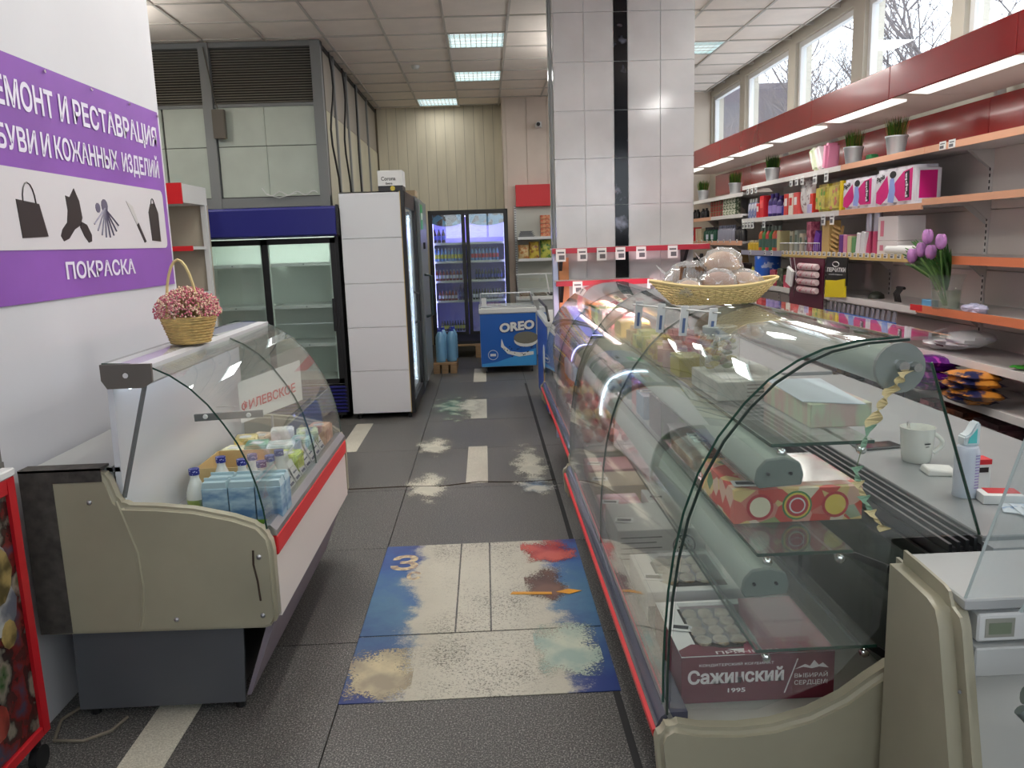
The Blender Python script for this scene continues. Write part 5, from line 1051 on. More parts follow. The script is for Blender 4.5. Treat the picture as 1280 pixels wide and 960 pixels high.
for i,(x,y,m,l) in enumerate(((.70,3.0,PINKF,'pink wrapped bar pack on the upper shelf behind the yellow box'),(.70,3.2,SN[0],'orange and yellow snack packet on the upper shelf'),(.69,3.42,SN[1],'green and yellow snack packet farther on the upper shelf'),(.70,3.62,SN[2],'beige snack packet near the far end of the upper shelf'),(.83,3.1,M('pack_red',(186,50,50),.4),'red snack packet right of the pink bar pack'),(.83,3.4,M('pack_pink_card',(206,130,140),.5),'pink display card pack on the upper shelf'))):
    tag(build(MB().rbox((x,y,1.16),(.11,.14,.09),(0,0,.1*(i-2))),'snack_packet',m,bevel=.02,seg=2,smooth=True),l,'packet')
# price cards in a row on the glass
t=thing('card_row','row of small upright price cards on the showcase glass below the bread basket','price cards',(.7,2.45,1.36))
for k,(x,y) in enumerate(((.545,2.86),(.595,2.72),(.645,2.6),(.705,2.48))):
    b=MB().rbox((x,y,1.325-.0*k),(.026,.003,.10),(.15,.05,0)); b.rbox((x-.001,y-.003,1.31),(.009,.001,.05),(.15,.05,0),1); build(b,'price_tag',[PAPER,M('ink_blue_grey',(90,110,150),.6)],t,fix=False)
build(MB().tube([(.53,2.88,1.362),(.72,2.44,1.362)],.003,4),'card_rail',LGREY,t)
# ---- bread basket
t=thing('bread_basket','long wicker tray of bagged bread standing on top of the near showcase','basket',(.80,2.80,1.362))
c=(.80,2.80,1.364); b=MB()
def bs(h,e=0): return [( (.135+.075*h+e)*math.cos(2*pi*k/48)*1.0*(1+.06*abs(math.cos(2*pi*k/48))), (.085+.035*h+e)*math.sin(2*pi*k/48)) for k in range(48)]
for r in range(9):
    h=r/8; P=bs(h); b.tube([(c[0]+x,c[1]+y,c[2]+.003+.055*h+(.018*abs(x/.2)**2)*h+(.0015 if (k+r)%2 else -.0015)) for k,(x,y) in enumerate(P)],.0034,4,0,True)
build(b,'woven_side',M('wicker_light',(222,198,140),.75),t,smooth=True)
b=MB()
for k in range(0,48):
    x,y=bs(0,.002)[k]; x2,y2=bs(1,.002)[k]; b.tube([(c[0]+x,c[1]+y,c[2]),(c[0]+x2,c[1]+y2,c[2]+.058+.018*abs(x2/.2)**2)],.0022,3)
build(b,'upright_canes',M('wicker_light',(214,190,130),.75),t,fix=False)
build(MB().tube([(c[0]+x,c[1]+y,c[2]+.062+.018*abs(x/.2)**2) for x,y in bs(1)],.006,5,0,True),'rim',M('wicker_light',None),t,smooth=True)
build(MB().prism([(c[0]+x*.98,c[1]+y*.98) for x,y in bs(0)],'z',c[2],c[2]+.004),'base',WICK2,t,fix=False)
BR=M('bread_crust',(166,112,70),.7,c2=(206,164,116),vs=10,lo=.35,hi=.6); 
def loaf(x,y,z,r,label,m=BR,rz=0,slices=False):
    z+=.006; r=(r[0]*1.12,r[1]*1.12,r[2]*1.32)
    t=thing('bread_loaf',label,'bread',(x,y,z)); 
    if slices:
        for k in range(9): build(MB().rbox((x-.05+k*.0125,y,z+r[2]),(.010,r[1]*2,r[2]*2),(0,.12,0)),'slice',m,t,bevel=.006,seg=2,smooth=True)
    else: build(MB().ell((x,y,z+r[2]),r,0,14,8,.03),'loaf',m,t,smooth=True)
    b=MB(); b.ell((x,y,z+r[2]*1.05),(r[0]*1.16,r[1]*1.2,r[2]*1.18),0,22,14,.10); build(b,'clear_bag',glass('bread_bag_film',(.96,.95,.95),.30,.08,.12),t,smooth=True)
    b=MB().add([(x-r[0]*1.1,y-.01,z+r[2]*1.3),(x-r[0]*1.5,y-.03,z+r[2]*1.9),(x-r[0]*1.45,y+.03,z+r[2]*2.1),(x-r[0]*1.0,y+.02,z+r[2]*1.5)],[(0,1,2,3)]); build(b,'bag_end',glass('bread_bag_film',None),t,fix=False)
loaf(.735,2.86,1.385,(.075,.05,.04),'sliced dark loaf in clear bag at the left back of the bread basket',M('rye_slices',(150,110,80),.7,c2=(110,74,50),vs=20,lo=.4,hi=.6),slices=True)
loaf(.835,2.83,1.425,(.058,.05,.042),'topmost round bagged bun in the bread basket')
loaf(.80,2.745,1.385,(.05,.035,.032),'brown bagged roll at the front middle of the bread basket',M('bread_brown',(160,100,62),.6))
loaf(.895,2.775,1.385,(.052,.04,.03),'pale bagged bun at the right end of the bread basket')
loaf(.70,2.75,1.385,(.04,.035,.022),'small bagged roll at the left front of the bread basket')
# ---- paper garland hanging at the showcase end
t=thing('paper_garland','twisted cream and green paper ribbon hanging from the showcase end','decoration',(.93,1.735,.92))
GP=[(.932,1.30),(.915,1.26),(.885,1.22),(.862,1.175),(.84,1.12),(.835,1.06),(.84,1.02),(.855,.98),(.872,.95),(.885,.925)]
pts=[(.928,1.285),(.912,1.262),(.893,1.238),(.873,1.205),(.855,1.165),(.838,1.115),(.828,1.07),(.830,1.035),(.845,1.00),(.862,.965),(.882,.935),(.90,.915)]
def rib(name,i0,i1,m,w):
    b=MB(); L=[]; P=pts[i0:i1+1]; n=(len(P)-1)*6
    for k in range(n+1):
        u=k/n*(len(P)-1); i=min(int(u),len(P)-2); f=u-i; x=P[i][0]*(1-f)+P[i+1][0]*f; z=P[i][1]*(1-f)+P[i+1][1]*f
        a=k*.55; L.append(((x-w*math.cos(a)*.5-.004,1.728-w*.35*math.sin(a),z+.002*math.sin(k*2)),(x+w*math.cos(a)*.5+.004,1.728+w*.35*math.sin(a),z+.003)))
    vs=[p for q in L for p in q]; b.add(vs,[(2*k,2*k+1,2*k+3,2*k+2) for k in range(n)]); vs2=[(x,y+.0012,z) for x,y,z in vs]; b.add(vs2,[(2*k+2,2*k+3,2*k+1,2*k) for k in range(n)])
    build(b,name,m,t,fix=False)
GC=M('garland_cream',(206,192,146),.7,var=.1,vs=30); GG=M('garland_green',(130,166,140),.7)
rib('cream_twist',0,4,GC,.030); rib('green_leaf',4,5,GG,.02); rib('green_leaf',6,7,GG,.022); rib('cream_twist',7,8,GC,.024); rib('green_leaf',8,9,GG,.024); rib('cream_twist',9,11,GC,.022)
build(MB().tube([(x,1.732,z) for x,z in pts],.0012,4),'string',M('string_green',(120,140,110),.7),t)
# ---- things on the worktop
WZ=.8825
t=thing('mug','white ceramic mug with small dark lettering on the grey worktop','mug',(1.32,2.38,WZ))
c=(1.325,2.38,WZ)
MUG=M('mug_white',(226,228,220),.2,coat=.3)
build(MB().lathe([(.036,0),(.042,.006),(.046,.04),(.05,.10),(.052,.11),(.049,.11),(.046,.095),(.042,.04),(.034,.01)],c,28,0,True),'mug_body',MUG,t,smooth=True)
build(MB().tube([(c[0]+.046+.028*math.sin(pi*k/10),c[1]-.012,c[2]+.09-.062*k/10) for k in range(11)],.0065,8),'handle',MUG,t,smooth=True)
build(MB().tube([(c[0]-.01,c[1],c[2]+.03),(c[0]-.028,c[1],c[2]+.118)],.003,5).rbox((c[0]-.03,c[1],c[2]+.118),(.008,.004,.02)),'spoon',CHROME,t)
b=MB()
for k in range(9):
    a=-pi/2-.05+k*.045; b.rbox((c[0]+.0505*math.cos(a),c[1]+.0505*math.sin(a),c[2]+.066),(.0016,.0012,.004),(0,0,a+pi/2))
    if k in(2,3,4,5,6): b.rbox((c[0]+.050*math.cos(a),c[1]+.050*math.sin(a),c[2]+.057),(.0014,.0012,.002),(0,0,a+pi/2))
build(b,'small_lettering',INK,t,fix=False)
t=thing('smartphone','black smartphone lying on the worktop behind the mug','phone',(1.29,2.56,WZ))
build(MB().rbox((1.29,2.56,WZ+.004),(.145,.072,.008),(0,0,.15)),'case',BLACK,t,bevel=.003); build(MB().rbox((1.29,2.56,WZ+.0085),(.135,.064,.0008),(0,0,.15)),'screen',M('screen_black',(26,22,26),.06),t)
t=tag(build(MB().add([(1.275,2.22,WZ),(1.36,2.20,WZ),(1.375,2.28,WZ),(1.285,2.29,WZ),(1.28,2.225,WZ+.018),(1.355,2.205,WZ+.012),(1.37,2.275,WZ+.015),(1.29,2.285,WZ+.02),(1.32,2.25,WZ+.024)],[(0,3,2,1),(0,1,5,4),(1,2,6,5),(2,3,7,6),(3,0,4,7),(4,5,8),(5,6,8),(6,7,8),(7,4,8)]),'folded_napkin',PAPER,bevel=.003),'white folded napkin on the worktop in front of the mug','napkin')
t=thing('spray_bottle','white aerosol bottle with pale turquoise nozzle on the worktop','bottle',(1.275,2.04,WZ))
c=(1.275,2.04,WZ); SPW=M('spray_white',(206,214,226),.25)
build(MB().lathe([(.030,0),(.031,.004),(.031,.125),(.027,.138),(.02,.142)],c,22),'can',SPW,t,smooth=True)
build(MB().prism([(c[0]-.02,c[2]+.142),(c[0]+.022,c[2]+.142),(c[0]+.022,c[2]+.205),(c[0]+.012,c[2]+.207),(c[0]-.004,c[2]+.175),(c[0]-.02,c[2]+.168)],'y',c[1]-.018,c[1]+.018),'nozzle_cap',M('nozzle_white',(214,226,230),.3),t,bevel=.004,seg=2,smooth=True)
build(MB().prism([(c[0]-.012,c[2]+.15),(c[0]+.012,c[2]+.15),(c[0]+.012,c[2]+.19),(c[0]-.008,c[2]+.165)],'y',c[1]-.0195,c[1]-.0185),'turquoise_button',M('turquoise',(90,196,196),.4),t)
b=MB()
for k in range(12): b.rbox((c[0]+.012,c[1]-.0295,c[2]+.03+.008*k),(.014,.001,.003),(0,0,.3))
build(b,'label_lines',M('print_lilac',(150,140,190),.5),t,fix=False)
t=thing('medicine_box','small white box with red top standing behind the aerosol bottle','box',(1.345,2.10,WZ))
build(MB().box(1.32,1.37,2.08,2.12,WZ,WZ+.085),'box_body',PAPER,t,bevel=.001); build(MB().box(1.319,1.371,2.079,2.121,WZ+.072,WZ+.086),'red_top',WRED,t); build(MB().box(1.33,1.362,2.078,2.079,WZ+.05,WZ+.064),'label_marks',INK,t,fix=False)
t=thing('paper_box','flat red and white box lying on the worktop by the aerosol bottle','box',(1.33,1.98,WZ)); build(MB().rbox((1.335,1.985,WZ+.012),(.10,.06,.024),(0,0,-.2)),'box_body',PAPER,t,bevel=.001); build(MB().rbox((1.345,1.995,WZ+.0247),(.08,.045,.001),(0,0,-.2)),'red_print',WRED,t,fix=False)
t=thing('receipt_papers','loose printed papers on the worktop right of the aerosol bottle','papers',(1.36,1.9,WZ))
for k in range(3): build(MB().rbox((1.37+.02*k,1.90-.02*k,WZ+.003+.004*k),(.14,.09,.002),(0,0,-.5+.25*k)),'paper_sheet',M('paper_printed',(206,214,220),.6,c2=(120,150,190),vs=30,lo=.55,hi=.62),t,fix=False)
# ---- cash desk beside the showcase
t=thing('cash_desk','cream and grey cash desk with acrylic screen at the near end of the showcase','desk',(1.3,1.6,0))
def rslab(poly_yz,x0,x1,nm,m,bev):
    return build(MB().prism(poly_yz,'x',x0,x1),nm,m,t,bevel=bev,seg=4,smooth=True)
rslab([(1.27,0),(1.30,.3),(1.375,.6),(1.43,.82),(1.455,.868),(1.50,.884),(1.60,.892),(1.69,.896),(1.69,.5),(1.69,0)],.878,.945,'side_cheek',CREAM,.03)
build(MB().box(.93,1.75,1.46,1.70,.845,.868),'desk_top',M('desk_top_grey',(176,178,178),.35),t,bevel=.003); build(MB().box(1.14,1.79,1.70,1.745,.85,.872),'joint_strip',WTOP,t)
build(MB().box(.94,1.75,1.50,1.69,.04,.70),'front_panel',M('desk_panel_white',(196,196,190),.5),t); build(MB().box(.94,1.75,1.56,1.69,.70,.845),'recess_back',M('recess_grey',(140,142,140),.5),t)
for z in (.30,.17): build(MB().box(.945,1.75,1.497,1.50,z,z+.006),'panel_groove',GREY,t,fix=False)
for x,z,m in ((.90,.70,1),(.915,.55,1)): build(MB().lathe([(.004,0),(.003,-.003)],(x,1.40+.012*(z>.6),z),8,0,True,'y'),'screw',GREY,t)
s=thing('weighing_scale','white electronic scale with small display under the desk edge','scale',(1.2,1.5,.70))
build(MB().box(.96,1.36,1.462,1.545,.775,.835),'housing',WHITEP,s,bevel=.004); build(MB().box(.955,1.37,1.455,1.55,.702,.765),'tray',M('scale_tray',(190,192,190),.4),s,bevel=.003)
build(MB().box(.975,1.035,1.4605,1.462,.785,.825),'display_bezel',M('bezel_grey',(150,150,140),.5),s,fix=False); build(MB().box(.982,1.028,1.4595,1.4605,.792,.816),'display',M('lcd_green_grey',(120,130,110),.3),s,fix=False)
build(MB().box(1.06,1.20,1.4605,1.462,.785,.825),'display_bezel',M('bezel_dark',(50,54,58),.4),s,fix=False)
s2=M('scale_foot',(60,60,62),.5)
build(MB().box(1.0,1.03,1.51,1.54,.70,.703).box(1.3,1.33,1.51,1.54,.70,.703),'feet',s2,s)
t=thing('screen_panel','tall leaning clear acrylic screen on the cash desk with small price cards','screen',(1.15,1.45,.868))
P=[Vector((.935,1.47,.868)),Vector((1.55,1.47,.868)),Vector((1.62,1.36,1.42)),Vector((1.045,1.40,1.42))]; nrm=(P[1]-P[0]).cross(P[3]-P[0]).normalized()*.004
build(MB().add([tuple(p) for p in P]+[tuple(p+nrm) for p in P],[(0,1,2,3),(7,6,5,4)]),'acrylic_sheet',PLX,t,fix=False)
build(MB().tube([P[0],P[3]],.0035,4),'sheet_edge',M('acrylic_edge',(180,192,190),.25),t); 
Q=[Vector((1.0,1.40,.87)),Vector((1.5,1.40,.87)),Vector((1.5,1.28,1.25)),Vector((1.12,1.30,1.22))]
build(MB().add([tuple(p) for p in Q]+[tuple(p+nrm) for p in Q],[(0,1,2,3),(7,6,5,4)]),'second_sheet',PLX,t,fix=False); build(MB().tube([Q[0],Q[3]],.004,4),'sheet_edge',M('acrylic_edge',None),t)
for (x,z,r) in ((1.055,1.235,.1),(1.06,1.14,-.5),(1.09,1.08,.2)): b=MB().rbox((x,1.41,z),(.05,.002,.05),(-.15,r,0)); b.rbox((x,1.408,z-.005),(.035,.001,.022),(-.15,r,0),1); build(b,'price_tag',[PAPER,INK],t,fix=False)
t=thing('tube_frame','bent grey metal tube frame in the near right corner before the desk','frame',(1.1,1.3,.3))
TG_=M('tube_grey_green',(110,120,118),.3,metal=.4)
build(MB().tube([(1.20,1.27,.98),(1.12,1.28,.86),(1.06,1.29,.79),(1.02,1.295,.755),(.985,1.30,.745),(.955,1.31,.752)],.016,10),'upper_tube',TG_,t,smooth=True)
build(MB().tube([(.965,1.33,.71),(1.03,1.30,.64),(1.14,1.26,.54),(1.3,1.2,.40)],.012,10),'lower_tube',TG_,t,smooth=True)
build(MB().tube([(1.3,1.2,.40),(1.35,1.18,.0)],.012,10).tube([(1.20,1.27,.98),(1.3,1.26,.9),(1.34,1.22,.45),(1.3,1.2,.4)],.012,10),'leg_tube',TG_,t,smooth=True)
# ================================================================== RIGHT WALL SHELVING
SX=2.85; BX=3.30
SB=M('shelf_back_grey',(208,200,194),.6,var=.02,vs=2); SWB=M('shelf_board_white',(206,200,198),.45); RAILW2=M('price_rail_white',(214,210,206),.4)
TAN=M('price_rail_tan',(214,160,128),.45); ORG=M('price_rail_orange',(206,118,78),.45); LILR=M('price_rail_lilac_grey',(150,146,164),.45)
FAS=M('fascia_red',(150,28,30),.22,coat=.35,var=.04,vs=2)
t=thing('wall_shelving','long white shelving with red canopy along the right window wall','shelving',(3.0,6.4,0))
SEC=[(1.54,2.77),(2.77,4.0),(4.0,5.23),(5.23,6.46),(6.46,7.69),(7.69,8.92),(8.92,10.15),(10.15,11.38)]
for i,(a,c) in enumerate(SEC):
    for z0,z1 in ((.1,.52),(.525,.93),(.935,1.31),(1.315,1.70),(1.705,2.12)): build(MB().box(BX,BX+.03,a+.018,c-.018,z0,z1),'back_panel',SB,t,fix=False)
    b=MB().box(BX-.01,BX+.05,a-.015,a+.015,0,2.62)
    for k in range(52): b.box(BX-.0115,BX-.0098,a-.006,a+.006,.15+k*.04,.172+k*.04,1)
    build(b,'upright',[RAILW2,BLACK],t,fix=False)
    # canopy
    build(MB().box(2.60,2.622,a+.003,c-.003,2.412,2.608),'fascia_panel',FAS,t,bevel=.003)
    build(MB().box(2.62,BX,a+.002,c-.002,2.50,2.515).prism([(2.62,2.418),(2.66,2.418),(2.86,2.50),(2.62,2.50)],'y',a+.002,a+.02).prism([(2.62,2.418),(2.66,2.418),(2.86,2.50),(2.62,2.50)],'y',c-.02,c-.002),'canopy_board',M('canopy_white',(206,198,190),.5),t,fix=False)
    build(MB().box(2.622,BX-.045,a+.004,c-.004,2.432,2.438),'canopy_lining',M('canopy_white',None),t,fix=False)
    build(MB().prism([(2.63,a+.10),(2.63,c-.16),(2.80,c-.10),(2.80,a+.16)],'z',2.419,2.431),'canopy_lamp',TUBE,t,fix=False)
    build(MB().box(BX-.04,BX-.03,a+.003,c-.003,2.13,2.405),'red_back_panel',FAS,t,fix=False)
    if c<11.6:
        area('canopy_light',(2.72,(a+c)/2,2.412),(0,.1,0),.12,.95,4.2,(1,.97,.93))
def shelf(y0,y1,z,rail,depth=.43,h=.042,nm='shelf'):
    s=build(MB().box(SX+.012,BX-.005,y0+.003,y1-.003,z-.004,z+.016),nm,SWB,t,fix=False)
    build(MB().box(SX,SX+.012,y0+.002,y1-.002,z-h/2,z+h/2),'price_rail',rail,s,fix=False)
    for y in (y0+.02,y1-.02): build(MB().prism([(BX,z-.005),(BX-.16,z-.005),(BX,z-.14)],'y',y-.0015,y+.0015),'bracket',RAILW2,s,fix=False)
    return s
def tags(s,ys,z,w=.055,h=.05,mat=None): ring_tags(s,[(SX-.001,y,z) for y in ys],'x',w,h,mat=mat)
far=SEC[6:]; 
TOP=[];
for (a,c) in SEC:
    f=a>8.9
    zt=2.03 if f else 2.09; s=shelf(a,c,zt,RAILW2 if a>6.4 else TAN)
    if 7.0<a+1<8.7: tags(s,[c-.2-.13*k for k in range(3)],zt-.005,.07,.07)
    if 6.4<a<6.5: tags(s,[6.95,6.72],zt,.08,.09)
    if 5.2<a<5.3: pass
    if 4.0<=a<4.1: tags(s,[5.02,4.92],zt+.03,.07,.05)
    z2=1.80 if f else (1.765 if a<5.2 else 1.74); s=shelf(a,c,z2,TAN if (f and a>10) or a<6.4 else RAILW2)
    if 7.6<a<7.8: tags(s,[8.85-.1*k for k in range(4)]+[8.2],z2-.005,.08,.08)
    if 6.4<a<6.5: tags(s,[6.75,6.58],z2+.0,.08,.09)
    z3=1.50 if f else 1.40; s=shelf(a,c,z3,TAN if f else (LILR if a>7.6 else (M('price_rail_yellow',(206,178,110),.45) if a>5.2 else ORG)),h=.05)
    if f: tags(s,[a+.15+.25*k for k in range(5)],z3+.04,.05,.035)
    elif 5.2<a<7.6:
        tags(s,[a+.06+.094*k for k in range(13)],z3+.03,.055,.034)
    elif a>7.6: tags(s,[8.6,8.15,7.95],z3+.03,.05,.05)
    if a>5.2: s=shelf(a,min(c,99),1.06,RAILW2,h=.045)
    else: s=shelf(a,c,1.075,ORG,h=.05)
    if a>5.2: shelf(a,c,.55,RAILW2,h=.045); shelf(a,c,.29,RAILW2)
    else: shelf(a,c,.795,RAILW2,h=.045); shelf(a,c,.55,RAILW2,h=.045); shelf(a,c,.29,RAILW2)
build(MB().box(SX+.05,BX,1.54,11.38,0,.12),'plinth',GREY,t,fix=False)
build(MB().box(SX-.001,SX+.0,5.15,5.30,1.06,1.10),'red_rail_end',REDP,t,fix=False)
# --- potted grass on top
GR=[M('grass_green',(104,150,52),.7),M('grass_dark',(60,96,44),.7),M('grass_tip',(176,150,84),.7)]
POTM=M('zinc_pot',(176,180,182),.35,metal=.6,bump=.1,bs=20)
rnd=random.Random(6)
for (y,z,l,s_) in ((5.79,2.107,'zinc pot of artificial grass on the top shelf above the toilet paper packs',1.0),(6.46,2.107,'zinc pot of artificial grass beside the pink and white pack on the top shelf',1.0),(8.27,2.107,'dark green potted grass in zinc pot, third from the right on the top shelf',1.0),(9.49,2.047,'zinc pot of artificial grass, second from the left on the top shelf',1.0),(10.87,2.047,'zinc pot of artificial grass nearest the pillar on the top shelf',1.0)):
    x=2.95; p=thing('potted_grass',l,'potted plant',(x,y,z),'potted grass on the top shelf')
    build(MB().lathe([(.053,0),(.056,.004),(.072,.125),(.077,.13),(.077,.14),(.07,.14),(.068,.12),(.05,.11)],(x,y,z),18),'pot',POTM,p,smooth=True)
    build(MB().lathe([(.0585,.05),(.061,.053),(.0615,.056)],(x,y,z),18,0,False),'pot_ridge',POTM,p,smooth=True)
    b=MB()
    for k in range(150):
        a=rnd.uniform(0,2*pi); r=.058*math.sqrt(rnd.random()); h=rnd.uniform(.09,.15); dx,dy=rnd.uniform(-.02,.02)+.25*r*math.cos(a),rnd.uniform(-.02,.02)+.25*r*math.sin(a); px,py=x+r*math.cos(a),y+r*math.sin(a)
        m=rnd.choice((0,0,1,1,2)) if y!=8.27 else rnd.choice((1,1,1,0)); w=.004
        b.add([(px-w,py-w,z+.115),(px+w,py+w,z+.115),(px+dx*.5+w,py+dy*.5+w,z+.13+h*.6),(px+dx*.5-w,py+dy*.5-w,z+.13+h*.6),(px+dx,py+dy,z+.13+h)],[(0,1,2,3),(3,2,4)],m)
    o=build(b,'grass',GR,p,fix=False); o['kind']='stuff'
for k,(y,m,l,r) in enumerate(((7.16,M('pack_white_green',(206,214,190),.35,c2=(180,200,120),vs=9,lo=.5,hi=.6),'white and green pack leaning on the top shelf, left of the pink one',.5),(7.05,M('pack_white_gloss',(222,214,216),.35),'white glossy pack leaning in the middle of the three on the top shelf',.5),(6.90,M('pack_pink_gloss',(206,130,160),.35),'pink pack leaning beside the potted grass on the top shelf',-.12))):
    tag(build(MB().rbox((2.96,y,2.22),(.12,.08,.22),(-r,0,0)),'wipes_pack',m,bevel=.02,seg=2,smooth=True),l,'pack','leaning packs on the top shelf')
tag(build(MB().box(2.98,3.05,6.24,6.32,2.108,2.17),'small_jar',M('jar_green',(36,110,60),.4),bevel=.01),'small green jar between two grass pots on the top shelf','jar')
# --- generic product builders
def vbottle(y,z,r,h,m,mc,label,group=None,x=2.93,lab=None,name='bottle',cat='bottle',box=False):
    p=None
    if box: b=MB().box(x-r,x+r,y-r,y+r,z,z+h*.78).box(x-r*.45,x+r*.45,y-r*.45,y+r*.45,z+h*.78,z+h,1)
    else:
        b=MB().lathe([(r*.92,0),(r,h*.04),(r,h*.66),(r*.72,h*.76),(r*.42,h*.82)],(x,y,z),10); b.lathe([(r*.48,h*.82),(r*.46,h)],(x,y,z),10,1)
    if lab is not None: b.lathe([(r*1.02,h*.15),(r*1.02,h*.5)],(x,y,z),10,2,False)
    return tag(build(b,name,[m,mc]+([lab] if lab is not None else []),smooth=not box),label,cat,group)
def vbox(y0,y1,z,h,d,m,label,group=None,x=2.87,name='carton',cat='box',lab=None,tilt=0,bev=.003):
    cx,cy,cz=x+d/2,(y0+y1)/2,z+h/2
    o=tag(build(MB().rbox((cx,cy,cz),(d,abs(y1-y0),h),(tilt,0,0)),name,m,bevel=bev),label,cat,group)
    if lab is not None: build(MB().rbox((cx-d/2-.0008,cy,cz+h*.12),(.001,abs(y1-y0)*.65,h*.35),(tilt,0,0)),'label_patch',lab,o,fix=False)
    return o
P=lambda k,c,**q: M('prod_'+k,c,q.pop('rough',.4),**q)
Z2=1.757; Z2F=1.817; Z3=1.417; Z3F=1.517; Z4=1.077
for k,y in enumerate((11.2,11.05,10.78,10.62)): vbottle(y,Z2F,.035,.13,P('dark_bottle',(30,30,32)),CK,ORD[k]+' small dark bottle from the pillar on the second shelf','small dark bottles by the pillar',lab=None)
RC=P('can_red_print',(150,30,44),c2=(90,90,60),vs=40,lo=.5,hi=.6); GC2=P('can_green_print',(70,90,60),c2=(190,190,170),vs=40,lo=.5,hi=.56)
for grp,ys,m,l in (('red',10.25,RC,'red-labelled tin'),('green',9.72,GC2,'grey-green tin')):
    for i in range(4):
        for j in range(3): tag(build(MB().lathe([(.052,0),(.054,.004),(.054,.06),(.052,.064)],(2.93,ys-i*.115,Z2F+j*.066),12),'food_tin',m,smooth=True),l+', '+['bottom','middle','top'][j]+' of the '+ORD[i]+' stack from the left, second shelf','tin',grp+' tins stacked on the second shelf')
for k in range(3): vbottle(8.84-.09*k,Z2,.035,.21,P('silver_blue',(120,128,170),metal=.3,c2=(190,190,200),vs=16,lo=.45,hi=.55),CW,['left','middle','right'][k]+' silver-blue bottle on the second shelf left of the red boxes','silver-blue bottles',lab=None)
vbox(8.5,8.42,Z2,.15,.12,P('red_box',(196,30,40)),'short red box in front on the second shelf','red boxes on the second shelf',lab=PAPER); vbox(8.40,8.28,Z2,.22,.12,P('red_box',None),'tall red box beside the short one on the second shelf','red boxes on the second shelf',lab=M('red_lighter',(226,90,90),.4))
for k in range(3): vbottle(8.18-.12*k,Z2,.045,[.23,.23,.2][k],P('purple_bottle',(50,30,96)),P('purple_cap',(70,50,130)),['left','middle','right'][k]+' dark purple bottle in the row on the second shelf','purple bottles on the second shelf',lab=M('label_lilac',(150,130,190),.4))
vbottle(7.85,Z2,.03,.13,P('blue_small',(36,40,130)),CW,'small blue bottle right of the purple bottles on the second shelf')
for k,(c,l) in enumerate((((196,56,48),'orange-red soap box, left of the white boxes on the second shelf'),((224,214,200),'white box with red mark in the middle of the second shelf'),((206,80,76),'red and white box beside the tall white bags'))):
    vbox(7.72-.12*k,7.62-.12*k,Z2,.20,.13,P('soap%d'%k,c),l,'boxes left of the white bags',lab=[PAPER,WRED,PAPER][k])
WB=M('bag_white_print',(216,214,212),.45,c2=(150,130,130),vs=22,lo=.56,hi=.62)
for k in range(2): bag((2.93,7.32-.13*k,Z2),(.14,.10,.31-.02*k),WB,['left','right'][k]+' tall white printed bag on the second shelf left of the yellow packs','flour_bag','bag','tall white bags',rot=-pi/2)
vbox(7.10,7.04,Z2,.17,.1,P('redorange_pack',(206,60,50)),'narrow red-orange pack between white bag and yellow pack'); vbox(7.12,7.05,Z2,.08,.06,P('lilac_box',(176,170,210)),'tiny lilac box at the shelf edge before the red-orange pack',x=2.855)
YP=M('pack_yellow_floral',(206,196,90),.35,c2=(170,150,90),vs=14,lo=.45,hi=.6)
for k,(ya,yb) in enumerate(((7.0,6.76),(6.74,6.50))):
    o=tag(build(MB().box(2.87,3.08,yb,ya,Z2,Z2+.235),'napkin_pack',YP,bevel=.03,seg=3,smooth=True),['left rounded','right squarer'][k]+' yellow floral pack left of the toilet paper','pack','yellow packs on the second shelf'); 
    rr_=random.Random(k+5)
    b=MB()
    for q in range(6): b.cyl((2.868,ya-.04-.17*rr_.random(),Z2+.03+.17*rr_.random()),.02*rr_.uniform(.6,1),.002,8,0,'x')
    build(b,'printed_flowers',[M('flower_green_print',(110,160,70),.4),M('flower_pink_print',(200,120,110),.4)][k],o,fix=False)
vbox(6.505,6.465,Z2,.235,.18,P('bright_yellow',(226,196,30)),'bright yellow narrow pack touching the left toilet paper pack')
